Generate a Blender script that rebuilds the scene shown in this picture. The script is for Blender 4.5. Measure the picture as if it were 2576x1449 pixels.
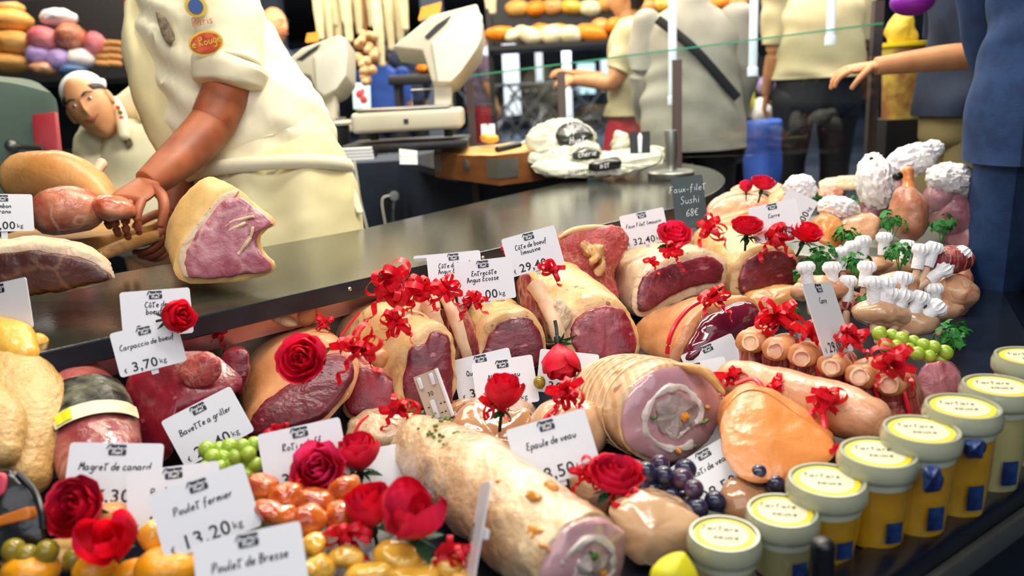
import bpy, bmesh, math, random
from mathutils import Vector, Matrix, noise
for _o in list(bpy.data.objects): bpy.data.objects.remove(_o)
SC = bpy.context.scene
COL = SC.collection
PI = math.pi
V = Vector
# ------------------------------------------------------------------ camera
F, CX, CY = 2003.0, 1288.0, 724.5          # a 28 mm-equivalent view, 2576 x 1449
CAM = V((0, 0, 1.2))
PITCH, ROLL = math.radians(14), math.radians(3)
_f = V((0, math.cos(PITCH), -math.sin(PITCH)))
_u0 = V((0, math.sin(PITCH), math.cos(PITCH)))
_r0 = V((1, 0, 0))
RT = _r0*math.cos(ROLL) - _u0*math.sin(ROLL)
UP = _r0*math.sin(ROLL) + _u0*math.cos(ROLL)
cd = bpy.data.cameras.new('camera'); cam = bpy.data.objects.new('camera', cd); COL.objects.link(cam)
cd.sensor_width = 36; cd.lens = F/2576*36; cd.clip_start = .05; cd.clip_end = 100
cam.matrix_world = Matrix(((RT.x, UP.x, -_f.x, CAM.x), (RT.y, UP.y, -_f.y, CAM.y), (RT.z, UP.z, -_f.z, CAM.z), (0, 0, 0, 1)))
cd.dof.use_dof = True; cd.dof.focus_distance = 1.32; cd.dof.aperture_fstop = 3.2
SC.camera = cam
# ------------------------------------------------------------------ light
wd = bpy.data.worlds.new('world'); SC.world = wd; wd.use_nodes = True
bg = wd.node_tree.nodes['Background']; bg.inputs[0].default_value = (.62, .74, 1, 1); bg.inputs[1].default_value = .16
def area(name, loc, aim, sx, sy, power, col):
    l = bpy.data.lights.new(name, 'AREA'); l.shape = 'RECTANGLE'; l.size = sx; l.size_y = sy; l.energy = power; l.color = col
    o = bpy.data.objects.new(name, l); COL.objects.link(o); o.location = loc
    o.rotation_euler = (V(aim)-V(loc)).to_track_quat('-Z', 'Y').to_euler(); return o
area('case_tube_light', (-.1, .55, 2.0), (.15, 1.3, .7), 1.8, .16, 13, (1, .94, .90))
area('shop_ceiling_light', (-.7, 1.9, 2.9), (-.7, 2.0, 0), 1.8, .5, 22, (1, .93, .76))
area('butcher_lamp', (.25, 1.75, 2.7), (-.65, 2.1, 1.1), .5, .3, 26, (1, .95, .80))
area('counter_ceiling_light', (1.0, 2.5, 2.9), (1.0, 2.5, 0), 1.4, .5, 34, (1, .93, .80))
area('stall_ceiling_light', (-1.6, 4.0, 2.9), (-1.6, 4.8, .6), 2.6, .8, 120, (1, .86, .66))
area('hall_ceiling_light', (1.6, 4.6, 3.3), (1.6, 5.2, 0), 5, 1.6, 190, (1, .92, .76))
area('hall_middle_light', (1.0, 10, 3.5), (1.0, 10.2, 0), 7, 3, 420, (1, .94, .84))
area('hall_far_light', (1.0, 18, 3.6), (1.0, 20, 0), 10, 6, 1300, (.95, .97, 1))
area('street_daylight', (.2, -1.3, 2.3), (.2, 1.6, .8), 3.2, 1.6, 24, (.90, .93, 1))  # unseen fill light added behind the camera to lift the shadows
vs = SC.view_settings; SC.display_settings.display_device = 'sRGB'
vs.view_transform = 'Standard'; vs.look = 'None'; vs.gamma = 1; vs.use_curve_mapping = False; vs.exposure = 0.22
# ------------------------------------------------------------------ placing helpers
def P(px, py, d): return CAM + _f*d + RT*((px-CX)/F*d) + UP*((CY-py)/F*d)
def ray(px, py): return _f + RT*((px-CX)/F) + UP*((CY-py)/F)
def dz(px, py, z): return (z-CAM.z)/ray(px, py).z
def Q(px, py, z): return P(px, py, dz(px, py, z))
DECK = .70; TOP = .90
# ------------------------------------------------------------------ materials
def srgb(h):
    h = h.lstrip('#'); r = []
    for i in (0, 2, 4):
        c = int(h[i:i+2], 16)/255; r.append(c/12.92 if c <= .04045 else ((c+.055)/1.055)**2.4)
    return (*r, 1)
C = srgb; MATS = {}; TONE = {}
def mat(name, c, rough=.5, metal=0, c2=None, c3=None, scale=20, detail=5, lo=.4, hi=.6, bump=0, bscale=60, coat=0, trans=0, sss=0, emit=0, st=(1, 1, 1), wave=None, spec=.5, alpha=1, dist=0, speck=None, vein=None, cr=.12):
    m = bpy.data.materials.new(name); m.use_nodes = True; nt = m.node_tree; b = nt.nodes['Principled BSDF']; tn = TONE.get(name, (1, 1, 1))
    def C(h): return tuple(q*k for q, k in zip(srgb(h), (*tn, 1)))
    I = b.inputs; I['Base Color'].default_value = C(c); I['Roughness'].default_value = rough; I['Metallic'].default_value = metal
    I['Coat Weight'].default_value = coat; I['Coat Roughness'].default_value = cr; I['Transmission Weight'].default_value = trans
    I['Specular IOR Level'].default_value = spec; I['Alpha'].default_value = alpha
    if sss: I['Subsurface Weight'].default_value = sss; I['Subsurface Radius'].default_value = (.02, .008, .004); I['Subsurface Scale'].default_value = .3
    if emit: I['Emission Color'].default_value = C(c); I['Emission Strength'].default_value = emit
    N = nt.nodes.new; L = nt.links.new
    if c2 or bump:
        tc = N('ShaderNodeTexCoord'); mp = N('ShaderNodeMapping'); mp.inputs['Scale'].default_value = st; L(tc.outputs['Object'], mp.inputs[0])
    if c2:
        if wave:
            nz = N('ShaderNodeTexWave'); nz.inputs['Scale'].default_value = scale; nz.inputs['Distortion'].default_value = wave; nz.inputs['Detail'].default_value = detail; nz.inputs['Detail Scale'].default_value = 1.5; fo = nz.outputs['Fac']
        else:
            nz = N('ShaderNodeTexNoise'); nz.inputs['Scale'].default_value = scale; nz.inputs['Detail'].default_value = detail; nz.inputs['Distortion'].default_value = dist; fo = nz.outputs['Fac']
        L(mp.outputs[0], nz.inputs['Vector'])
        rp = N('ShaderNodeValToRGB'); e = rp.color_ramp.elements
        e[0].position = lo; e[0].color = C(c); e[1].position = hi; e[1].color = C(c2)
        if c3: x = e.new((hi+1)/2 if hi < .9 else (lo+hi)/2); x.color = C(c3)
        L(fo, rp.inputs[0]); out = rp.outputs[0]
        if speck:
            n2 = N('ShaderNodeTexNoise'); n2.inputs['Scale'].default_value = speck[1]; n2.inputs['Detail'].default_value = 3; L(mp.outputs[0], n2.inputs['Vector'])
            r2 = N('ShaderNodeValToRGB'); r2.color_ramp.elements[0].position = speck[2]; r2.color_ramp.elements[1].position = speck[2]+.06
            L(n2.outputs['Fac'], r2.inputs[0]); mx = N('ShaderNodeMix'); mx.data_type = 'RGBA'; L(r2.outputs[0], mx.inputs[0]); L(out, mx.inputs[6]); mx.inputs[7].default_value = C(speck[0]); out = mx.outputs[2]
        if vein:
            n3 = N('ShaderNodeTexNoise'); n3.inputs['Scale'].default_value = vein[1]*.6; n3.inputs['Detail'].default_value = 3; L(mp.outputs[0], n3.inputs['Vector'])
            m3 = N('ShaderNodeMix'); m3.data_type = 'VECTOR'; m3.inputs[0].default_value = .13; L(mp.outputs[0], m3.inputs[4]); L(n3.outputs['Color'], m3.inputs[5])
            vo = N('ShaderNodeTexVoronoi'); vo.feature = 'DISTANCE_TO_EDGE'; vo.inputs['Scale'].default_value = vein[1]; L(m3.outputs[1], vo.inputs['Vector'])
            r3 = N('ShaderNodeMapRange'); r3.inputs[1].default_value = 0; r3.inputs[2].default_value = vein[2]; r3.inputs[3].default_value = vein[3]; r3.inputs[4].default_value = 0; L(vo.outputs['Distance'], r3.inputs[0])
            n4 = N('ShaderNodeTexNoise'); n4.inputs['Scale'].default_value = vein[1]*.5; L(mp.outputs[0], n4.inputs['Vector'])
            mu = N('ShaderNodeMath'); mu.operation = 'MULTIPLY'; L(r3.outputs[0], mu.inputs[0]); r4 = N('ShaderNodeMapRange'); r4.inputs[1].default_value = .42; r4.inputs[2].default_value = .62; L(n4.outputs['Fac'], r4.inputs[0]); L(r4.outputs[0], mu.inputs[1])
            x3 = N('ShaderNodeMix'); x3.data_type = 'RGBA'; L(mu.outputs[0], x3.inputs[0]); L(out, x3.inputs[6]); x3.inputs[7].default_value = C(vein[0]); out = x3.outputs[2]
        L(out, I['Base Color'])
    if bump:
        nb = N('ShaderNodeTexNoise'); nb.inputs['Scale'].default_value = bscale; nb.inputs['Detail'].default_value = 4; L(mp.outputs[0], nb.inputs['Vector'])
        bp = N('ShaderNodeBump'); bp.inputs['Strength'].default_value = bump; bp.inputs['Distance'].default_value = .004
        L(nb.outputs['Fac'], bp.inputs['Height']); L(bp.outputs[0], I['Normal'])
        if coat: L(bp.outputs[0], I['Coat Normal'])
    MATS[name] = m; return m
M = MATS
# ------------------------------------------------------------------ object helpers
def props(o, label=None, cat=None, group=None, kind=None):
    if label: o['label'] = label
    if cat: o['category'] = cat
    if group: o['group'] = group
    if kind: o['kind'] = kind
    return o
def thing(name, label, cat, loc, group=None):
    o = bpy.data.objects.new(name, None); COL.objects.link(o); o.location = loc; o.empty_display_size = .02
    return props(o, label, cat, group)
def obj(name, bm, m, parent=None, smooth=True, local=False, label=None):
    if parent is not None and not local:
        top = parent; off = V((0, 0, 0))
        while top is not None: off = off + top.location; top = top.parent
        bmesh.ops.translate(bm, verts=bm.verts[:], vec=-off)
    bmesh.ops.recalc_face_normals(bm, faces=bm.faces[:])
    me = bpy.data.meshes.new(name); bm.to_mesh(me); bm.free()
    if smooth:
        for p in me.polygons: p.use_smooth = True
        try: me.set_sharp_from_angle(angle=math.radians(42))
        except Exception: pass
    me.materials.append(M[m] if isinstance(m, str) else m)
    o = bpy.data.objects.new(name, me); COL.objects.link(o)
    if parent is not None: o.parent = parent
    if label: o['label'] = label
    return o
def single(name, bm, m, label, cat, group=None, smooth=True):
    """a thing that is one mesh: origin moved to its base"""
    zs = min(v.co.z for v in bm.verts); c = sum((v.co for v in bm.verts), V())/len(bm.verts); c.z = zs
    bmesh.ops.translate(bm, verts=bm.verts[:], vec=-c)
    o = obj(name, bm, m, None, smooth); o.location = c; return props(o, label, cat, group)
def struct(name, bm, m, smooth=False):
    o = obj(name, bm, m, None, smooth); o['kind'] = 'structure'; return o
def dup(root, label=None, group=None):
    def cp(o, par):
        c = o.copy(); COL.objects.link(c); c.parent = par
        for ch in o.children: cp(ch, c)
        return c
    r = cp(root, root.parent)
    if label: r['label'] = label
    if group: r['group'] = group
    return r
BM = bmesh.new
# ------------------------------------------------------------------ shapes
def box(bm, c, s, rot=None, bev=0, seg=2):
    r = bmesh.ops.create_cube(bm, size=1); vs_ = r['verts']
    bmesh.ops.scale(bm, verts=vs_, vec=V(s))
    if bev:
        es = list({e for v in vs_ for e in v.link_edges})
        g = bmesh.ops.bevel(bm, geom=es, offset=bev, segments=seg, affect='EDGES', profile=.5)
        vs_ = list({v for f_ in g['faces'] for v in f_.verts} | {v for v in vs_ if v.is_valid})
    if rot is not None: bmesh.ops.transform(bm, matrix=rot.to_4x4(), verts=vs_)
    bmesh.ops.translate(bm, verts=vs_, vec=V(c)); return bm
def frame_of(d, up=V((0, 0, 1))):
    d = d.normalized()
    if abs(d.dot(up)) > .98: up = V((1, 0, 0))
    x = up.cross(d).normalized(); return x, d.cross(x).normalized()
def ringmesh(bm, rings, cap0=True, cap1=True):
    R = [[bm.verts.new(p) for p in r] for r in rings]; n = len(R[0])
    for a, b in zip(R, R[1:]):
        for i in range(n):
            j = (i+1) % n; bm.faces.new((a[i], a[j], b[j], b[i]))
    if cap0: bm.faces.new(R[0][::-1])
    if cap1: bm.faces.new(R[-1])
    return R
def cr(p, t, closed=False):
    """Catmull-Rom through list p at parameter t in 0..1"""
    n = len(p)
    if closed: u = t*n; i = int(math.floor(u)) % n; f_ = u-math.floor(u); a, b, c, d = p[(i-1) % n], p[i], p[(i+1) % n], p[(i+2) % n]
    else:
        u = min(max(t, 0), 1)*(n-1); i = min(int(u), n-2); f_ = u-i; a, b, c, d = p[max(i-1, 0)], p[i], p[i+1], p[min(i+2, n-1)]
    return b*1.0 + ((c-a)*f_ + (a*2-b*5+c*4-d)*(f_*f_) + (b*3-a-c*3+d)*(f_**3))*.5
def sweep(bm, pts, radii, seg=24, rings=None, round_=(1, 1), up=V((0, 0, 1)), spline=True, flat0=False):
    """tube through pts; radii = r or (horizontal, vertical) per point; rounded ends by default"""
    pts = [V(p) for p in pts]; rad = [V((r, r, 0)) if not hasattr(r, '__len__') else V((r[0], r[1], 0)) for r in radii]
    m = rings or (len(pts)*4 if spline else len(pts)); out = []
    def at(t): return (cr(pts, t), cr(rad, t)) if spline and len(pts) > 2 else (pts[0].lerp(pts[-1], t), rad[0].lerp(rad[-1], t)) if len(pts) == 2 else (pts[round(t*(len(pts)-1))], rad[round(t*(len(pts)-1))])
    S = [(at(i/(m-1))) for i in range(m)]
    for i, (p, r) in enumerate(S):
        d = S[min(i+1, m-1)][0]-S[max(i-1, 0)][0]; x, y = frame_of(d, up); d.normalize()
        ring = lambda k, o: [p + d*o + (x*math.cos(a)*r.x + y*math.sin(a)*r.y)*k for a in (2*PI*j/seg for j in range(seg))]
        if i == 0 and round_[0]:
            for k in range(1, 6): a = PI/2*k/6; out.append(ring(math.sin(a), -math.cos(a)*round_[0]*(r.x+r.y)/2))
        out.append(ring(1, 0))
        if i == m-1 and round_[1]:
            for k in range(5, 0, -1): a = PI/2*k/6; out.append(ring(math.sin(a), math.cos(a)*round_[1]*(r.x+r.y)/2))
    ringmesh(bm, out); return bm
def tube(bm, pts, r, seg=8, spline=True, rings=None): return sweep(bm, pts, [r]*len(pts), seg, rings or len(pts)*(5 if spline else 1), (0, 0), spline=spline)
def cyl(bm, a, b, r0, r1=None, seg=20):
    a, b = V(a), V(b); x, y = frame_of(b-a); r1 = r0 if r1 is None else r1
    ringmesh(bm, [[p + (x*math.cos(t)+y*math.sin(t))*r for t in (2*PI*j/seg for j in range(seg))] for p, r in ((a, r0), (b, r1))]); return bm
def lathe(bm, prof, o=V((0, 0, 0)), seg=32, ax=V((0, 0, 1)), cap=(True, True)):
    x, y = frame_of(ax); ax = ax.normalized()
    ringmesh(bm, [[V(o) + ax*z + (x*math.cos(t)+y*math.sin(t))*r for t in (2*PI*j/seg for j in range(seg))] for r, z in prof], *cap); return bm
def ball(bm, c, r, u=16, v=10, rot=None):
    s = bmesh.ops.create_uvsphere(bm, u_segments=u, v_segments=v, radius=1)['verts']
    r = (r, r, r) if not hasattr(r, '__len__') else r
    bmesh.ops.scale(bm, verts=s, vec=V(r))
    if rot is not None: bmesh.ops.transform(bm, matrix=rot.to_4x4(), verts=s)
    bmesh.ops.translate(bm, verts=s, vec=V(c)); return bm
def disp(bm, amp, sc, seed=0, octv=3):
    bm.normal_update(); o = V((seed*3.17, seed*1.31, seed*7.7))
    for v in bm.verts: v.co += v.normal*(noise.fractal(v.co*sc+o, 1, 2, octv)*amp)
    return bm
def prism(bm, pts, dvec):
    a = [bm.verts.new(V(p)) for p in pts]; b = [bm.verts.new(V(p)+V(dvec)) for p in pts]; n = len(a)
    bm.faces.new(a[::-1]); bm.faces.new(b)
    for i in range(n): bm.faces.new((a[i], a[(i+1) % n], b[(i+1) % n], b[i]))
    return bm
def bevel(bm, off, seg=2, ang=30):
    bm.normal_update(); es = [e for e in bm.edges if len(e.link_faces) == 2 and e.calc_face_angle(0) > math.radians(ang)]
    bmesh.ops.bevel(bm, geom=es, offset=off, segments=seg, affect='EDGES', profile=.5); return bm
def resamp(poly, n=56):
    """closed smooth outline in pixels -> n points by arc length, starting at the direction +x from its centre"""
    p = [V((a, b, 0)) for a, b in poly]
    ar = sum(p[i].x*p[(i+1) % len(p)].y-p[(i+1) % len(p)].x*p[i].y for i in range(len(p)))
    if ar < 0: p = p[::-1]
    d = [cr(p, i/400, True) for i in range(400)]; c = sum(d, V())/400
    k = min(range(400), key=lambda i: abs(math.atan2(d[i].y-c.y, d[i].x-c.x))); d = d[k:]+d[:k]; d.append(d[0])
    L = [0]
    for a, b in zip(d, d[1:]): L.append(L[-1]+(b-a).length)
    out = []; j = 0
    for i in range(n):
        t = L[-1]*i/n
        while L[j+1] < t: j += 1
        out.append(d[j].lerp(d[j+1], (t-L[j])/max(L[j+1]-L[j], 1e-9)))
    return out, c
def ell(cx, cy, rx, ry, rot=0, n=12):
    a = math.radians(rot); return [(cx+rx*math.cos(t)*math.cos(a)-ry*math.sin(t)*math.sin(a), cy+rx*math.cos(t)*math.sin(a)+ry*math.sin(t)*math.cos(a)) for t in (2*PI*i/n for i in range(n))]
def section(poly, d, gx=0, gy=0, n=56):
    q, c = resamp(poly, n)
    return [P(p.x, p.y, d + gx*(p.x-c.x)/F*d + gy*(p.y-c.y)/F*d) for p in q]
def loft(bm, secs, rings=14, dome=.01, back=.6, lip=.93):
    """secs front to back: (outline, depth[, gx, gy]); smooth skin through them, domed front, rounded back"""
    S = [section(*s) for s in secs]; n = len(S[0]); cen = [sum(s, V())/n for s in S]
    out = []; ax = (cen[0]-cen[-1]).normalized()
    for k in (.02, .2, .45, .7, .86): out.append([cen[0]+(p-cen[0])*k*lip+ax*dome*(1-k*k) for p in S[0]])
    out.append([cen[0]+(p-cen[0])*lip for p in S[0]])
    for i in range(rings):
        t = i/(rings-1)
        r = [cr([s[j] for s in S], t) for j in range(n)] if len(S) > 2 else [S[0][j].lerp(S[1][j], t) for j in range(n)]
        if i == 0: r = [p-ax*.004 for p in r]
        out.append(r)
    r = out[-1]; c = sum(r, V())/n; w = sum((p-c).length for p in r)/n
    for k in range(1, 7): a = PI/2*k/6.5; out.append([c+(p-c)*math.cos(a)-ax*math.sin(a)*w*back for p in r])
    ringmesh(bm, out); return bm
def facecap(bm, poly, d, gx=0, gy=0, thick=.004, n=84, push=.003, ragged=.0):
    """a lean cut face: a slightly domed plate a few mm proud of the plane d, gx, gy"""
    S = section(poly, d, gx, gy, n); c = sum(S, V())/n; nr = V()
    for i in range(n): nr += (S[i]-c).cross(S[(i+1) % n]-c)
    nr.normalize()
    if nr.dot(CAM-c) < 0: nr = -nr
    if ragged: S = [c+(p-c)*(1+ragged*(noise.noise(p*45)*1.0+noise.noise(p*140)*.7)) for p in S]
    out = [[c+(p-c)*k+nr*(push+h) for p in S] for k, h in ((1, -.02), (1, 0), (.97, thick*.6), (.9, thick), (.75, thick*1.3), (.55, thick*1.5), (.35, thick*1.6), (.15, thick*1.65), (.02, thick*1.65))]
    ringmesh(bm, out); return bm
# ------------------------------------------------------------------ palette
for _n in ('fat_cream', 'fat_white', 'veal_roll', 'veal_net', 'pale_meat', 'skin_pink', 'poultry'): TONE[_n] = (.84, .74, .62)
for _n in ('fat_tan', 'orange_fillet'): TONE[_n] = (.88, .76, .62)
TONE['stone_top'] = (.35, .35, .35); TONE['tag_white'] = (.85, .85, .86); TONE['bag_white'] = (.66, .66, .62)
mat('lean_dark', '#5c1220', .36, c2='#7d1c2a', c3='#8f2a35', scale=14, lo=.35, hi=.62, bump=.25, bscale=120, coat=.35, st=(1, 1, 1.6), dist=1.2, speck=('#b0676a', 46, .66), vein=('#a05a60', 22, .10, .45))
mat('lean_red', '#7c1626', .34, c2='#a12233', c3='#b9464c', scale=12, lo=.35, hi=.62, bump=.25, bscale=110, coat=.35, dist=1.5, speck=('#c98a86', 40, .66), vein=('#c47a74', 20, .10, .45))
mat('lean_bright', '#a8343a', .4, c2='#c4564e', c3='#d98c78', scale=22, lo=.35, hi=.62, bump=.7, bscale=130, coat=.25, dist=1, vein=('#e8b8a0', 40, .08, .7))
mat('lean_wet', '#5a1226', .12, c2='#762036', scale=7, lo=.3, hi=.7, bump=.1, bscale=40, coat=1)
mat('fat_cream', '#e3bd83', .42, c2='#edd3a6', c3='#c98f5c', scale=16, lo=.35, hi=.6, bump=.5, bscale=60, coat=.2, dist=1.2, speck=('#8f5b3a', 60, .66), vein=('#b2603e', 18, .07, .5))
mat('fat_tan', '#cf9264', .42, c2='#dda97e', c3='#b8694a', scale=9, lo=.35, hi=.64, bump=.4, bscale=60, coat=.25, dist=.6, vein=('#a4583c', 12, .06, .3))
mat('fat_white', '#ecd9c0', .4, c2='#f3e6d0', c3='#d9a88a', scale=14, lo=.35, hi=.64, bump=.6, bscale=70, coat=.2, vein=('#b87c58', 26, .07, .6), speck=('#8a6a48', 70, .68))
mat('skin_pink', '#e0a98a', .35, c2='#e9bfa2', c3='#b86850', scale=10, lo=.35, hi=.6, bump=.5, bscale=60, coat=.35, vein=('#a85848', 24, .07, .6))
mat('mixed_raw', '#8e2a2e', .4, c2='#c2685a', c3='#e2b694', scale=15, detail=6, lo=.42, hi=.58, bump=.8, bscale=80, coat=.25, dist=2, vein=('#e6c0a0', 18, .1, .8))
mat('rib_meat', '#7a1d26', .4, c2='#a8443f', c3='#d9a083', scale=12, lo=.42, hi=.6, bump=.8, bscale=80, coat=.25, dist=2, st=(2.2, 2.2, .5), vein=('#e0b494', 20, .1, .8))
mat('bone', '#d9a78a', .5, c2='#e8c6a4', scale=25, bump=.3)
mat('bone_core', '#e2b49b', .6, c2='#c48a78', scale=60)
mat('veal_roll', '#dcb894', .3, c2='#ecd9ba', c3='#c9a06c', scale=11, detail=7, lo=.36, hi=.6, bump=.9, bscale=95, coat=.9, cr=.05, dist=1.4, speck=('#8a8a55', 24, .66), vein=('#f4e8d0', 22, .1, .7))
mat('veal_net', '#e2bd92', .3, c2='#f0d8b4', scale=30, lo=.3, hi=.7, bump=.5, bscale=40, coat=.9, cr=.06, wave=3, speck=('#b07848', 30, .64))
mat('veal_pink', '#b98690', .2, c2='#cfa2a4', scale=10, lo=.35, hi=.65, bump=.2, bscale=50, coat=1)
mat('stuffing', '#cdbcb4', .25, c2='#e6dcd2', c3='#9a8278', scale=26, lo=.35, hi=.62, bump=.6, bscale=70, coat=.8)
mat('glazed_brown', '#b07c58', .12, c2='#c9986e', scale=9, lo=.3, hi=.7, bump=.35, bscale=26, coat=1)
mat('pale_meat', '#d9b394', .2, c2='#e4c7a8', c3='#c08f74', scale=12, lo=.35, hi=.64, bump=.3, bscale=40, coat=.9)
mat('carrot', '#d98a24', .3, coat=.6); mat('herb', '#4b6b34', .5, c2='#7c8f4a', scale=80)
mat('poultry', '#d9b372', .4, c2='#e6c88c', c3='#c08e56', scale=14, lo=.35, hi=.64, bump=.8, bscale=140, coat=.3, vein=('#a87440', 14, .05, .5))
mat('poultry_yellow', '#e2a534', .35, c2='#edbb52', scale=12, bump=.4, bscale=100, coat=.4)
mat('duck', '#8a3038', .3, c2='#b46058', c3='#d9a184', scale=13, lo=.36, hi=.6, bump=.7, bscale=60, coat=.9, cr=.06, vein=('#d8a48c', 18, .1, .8))
mat('orange_fillet', '#dd8c4e', .32, c2='#e8a768', c3='#c46d3c', scale=7, lo=.35, hi=.65, bump=.5, bscale=50, coat=.12)
mat('marinade', '#b5431a', .18, c2='#d9782c', c3='#8a2414', scale=30, lo=.38, hi=.6, bump=.6, bscale=60, coat=1)
mat('golden', '#e0a22c', .2, c2='#f0c350', c3='#a85a1c', scale=14, lo=.35, hi=.62, bump=.4, bscale=50, coat=.9)
mat('orange_skin', '#f0960c', .35, c2='#f5ae22', c3='#d9780c', scale=14, lo=.35, hi=.64, bump=.4, bscale=120, coat=.4)
mat('ham_skin', '#c98848', .4, c2='#dca565', c3='#a8603c', scale=8, lo=.35, hi=.64, bump=.4, coat=.3, vein=('#9a5430', 12, .07, .35))
mat('ham_lean', '#a9533f', .35, c2='#d28a6a', c3='#8a3328', scale=14, lo=.36, hi=.62, bump=.7, coat=.4, dist=1, vein=('#e8c09c', 16, .1, .8))
mat('pork_rind', '#ddb06c', .45, c2='#e6c080', c3='#cd9a55', scale=7, lo=.35, hi=.65, bump=.3)
mat('pork_lean', '#a04d5c', .35, c2='#c58088', c3='#e0b4ac', scale=11, lo=.36, hi=.6, bump=.8, bscale=60, coat=.4, dist=2.2, vein=('#e6c4bc', 15, .08, .8))
mat('beef_aged', '#3c1810', .4, c2='#5a2818', c3='#7c4428', scale=12, lo=.35, hi=.65, bump=.6, coat=.3, vein=('#a8784c', 12, .07, .7))
mat('rose_red', '#f2183a', .5, c2='#e01030', scale=30, bump=.08, sss=.2); mat('rose_dark', '#a80a1c', .5)
mat('ribbon_red', '#f01c36', .35, coat=.25, sss=.1)
mat('leaf_green', '#1f5434', .4, c2='#2f6e42', scale=40); mat('stem_dark', '#14261c', .5)
mat('parsley', '#2f8a3a', .5, c2='#49a548', scale=60)
mat('grape_green', '#8fae2c', .2, c2='#a8c044', scale=22, coat=.4, sss=.15); mat('grape_black', '#1c1c34', .25, c2='#2c2c4c', scale=30, coat=.3); mat('grape_plum', '#4a2a44', .25, c2='#38304c', scale=30, coat=.3)
mat('olive', '#8c7a1c', .2, c2='#9c8c2c', scale=22, coat=.4)
mat('tag_white', '#eceef3', .35, coat=.2); mat('ink', '#14161c', .6); mat('logo_navy', '#161d30', .4); mat('white_ink', '#f4f6f8', .6)
mat('chalkboard', '#16262e', .6, c2='#20343c', scale=12); mat('chalk', '#c8d4d4', .9)
mat('stone_top', '#3f4138', .16, c2='#4c4d42', c3='#58564a', scale=7, lo=.35, hi=.65, bump=.06, bscale=200, coat=.25, speck=('#262a28', 60, .66)); mat('stone_edge', '#151c2a', .3, c2='#1d2634', scale=20)
mat('navy_panel', '#0a1526', .6, c2='#12233a', scale=3); mat('steel', '#b9b4b0', .3, metal=1, bump=.04, bscale=300); mat('steel_dull', '#8d8f8a', .42, metal=.85, bump=.05, bscale=200)
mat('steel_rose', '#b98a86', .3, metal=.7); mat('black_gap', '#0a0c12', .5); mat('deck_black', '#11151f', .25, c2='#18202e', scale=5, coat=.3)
mat('rail_black', '#0e1220', .28, coat=.3); mat('screw', '#c9c6be', .3, metal=1)
mat('block_wood', '#744420', .55, c2='#8a5428', c3='#583014', scale=5, lo=.35, hi=.65, bump=.2, st=(1, 1, 6)); mat('block_top', '#c99a50', .6, c2='#d9b068', c3='#b5843e', scale=9, lo=.35, hi=.65, bump=.3); mat('board_wood', '#a8772f', .5, c2='#c08d40', scale=6, st=(1, 5, 1), bump=.2)
mat('bag_white', '#e9ead8', .3, coat=.4, bump=.8, bscale=45, sss=.1); mat('bag_black', '#23261f', .28, coat=.35, bump=.25, bscale=30); mat('paper', '#eef0f4', .7)
mat('scale_cream', '#d6d0bc', .4, c2='#ccc6b0', scale=4); mat('scale_white', '#e2dfd2', .35); mat('scale_dark', '#23262a', .35); mat('screen_orange', '#d98a2c', .3, emit=.8)
mat('plastic_black', '#111318', .35); mat('plastic_grey', '#7e868c', .4); mat('cable_white', '#c6c8c2', .4); mat('cable_grey', '#4c5660', .4)
def clear(name, tint, gl=.06, rough=.02):
    m = bpy.data.materials.new(name); m.use_nodes = True; nt = m.node_tree; nt.nodes.clear(); N = nt.nodes.new
    o = N('ShaderNodeOutputMaterial'); t = N('ShaderNodeBsdfTransparent'); t.inputs[0].default_value = C(tint); g = N('ShaderNodeBsdfGlossy'); g.inputs['Roughness'].default_value = rough
    fr = N('ShaderNodeFresnel'); fr.inputs[0].default_value = 1.45; x = N('ShaderNodeMixShader'); L = nt.links.new
    L(fr.outputs[0], x.inputs[0]); L(t.outputs[0], x.inputs[1]); L(g.outputs[0], x.inputs[2]); L(x.outputs[0], o.inputs[0]); M[name] = m
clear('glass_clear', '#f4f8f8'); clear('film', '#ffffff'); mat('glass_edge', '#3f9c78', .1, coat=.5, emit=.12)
# ------------------------------------------------------------------ the hall
FLOOR = .15
b = BM(); box(b, (1, 16, FLOOR-.05), (22, 42, .1)); struct('floor', b, mat('floor_dark', '#26303f', .35, c2='#343f50', scale=1.2, bump=.1))
b = BM(); box(b, (1, 16, 3.75), (22, 42, .1)); struct('ceiling', b, mat('ceiling_dark', '#2c2c30', .8))
b = BM(); box(b, (1, 36.5, 1.95), (22, .1, 3.6)); struct('wall_back', b, mat('wall_dim', '#1c2434', .7, c2='#3a3f4c', scale=1.4))
b = BM(); box(b, (-9.6, 16, 1.95), (.1, 41, 3.6)); struct('wall_left', b, 'wall_dim')
b = BM(); box(b, (11.6, 16, 1.95), (.1, 41, 3.6)); struct('wall_right', b, 'wall_dim')
# ------------------------------------------------------------------ meat display case
RA, RB = Q(2080, 1449, DECK), Q(2576, 1140, DECK); RD = (RB-RA).normalized(); RN = V((-RD.y, RD.x, 0))
FA, FB = RA-RD*1.35, RB+RD*.16
KA, KB = Q(480, 800, TOP), Q(1700, 522, TOP); KD = (KB-KA).normalized(); KN = V((-KD.y, KD.x, 0))
def at(p, z): return V((p.x, p.y, z))
case = thing('display_case', 'long dark refrigerated display case holding the meat under the stone worktop', 'display case', (.1, 1.0, FLOOR))
E2 = Q(2452, 615, DECK); BL = KA-KD*.75+KN*.06; BR = KB+KD*.05+KN*.06; BR2 = at(BR+KD*.75-KN*.12, DECK)
b = BM(); prism(b, [at(p, DECK-.03) for p in (FA, FB, E2, BR2, BR, BL)], (0, 0, .03)); obj('deck', b, 'deck_black', case, False)
b = BM(); prism(b, [at(p, FLOOR) for p in (FA+RN*.02, FB+RN*.02, E2, BR2, BR, BL)], (0, 0, DECK-.031-FLOOR)); obj('body', b, 'navy_panel', case, False)
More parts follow.
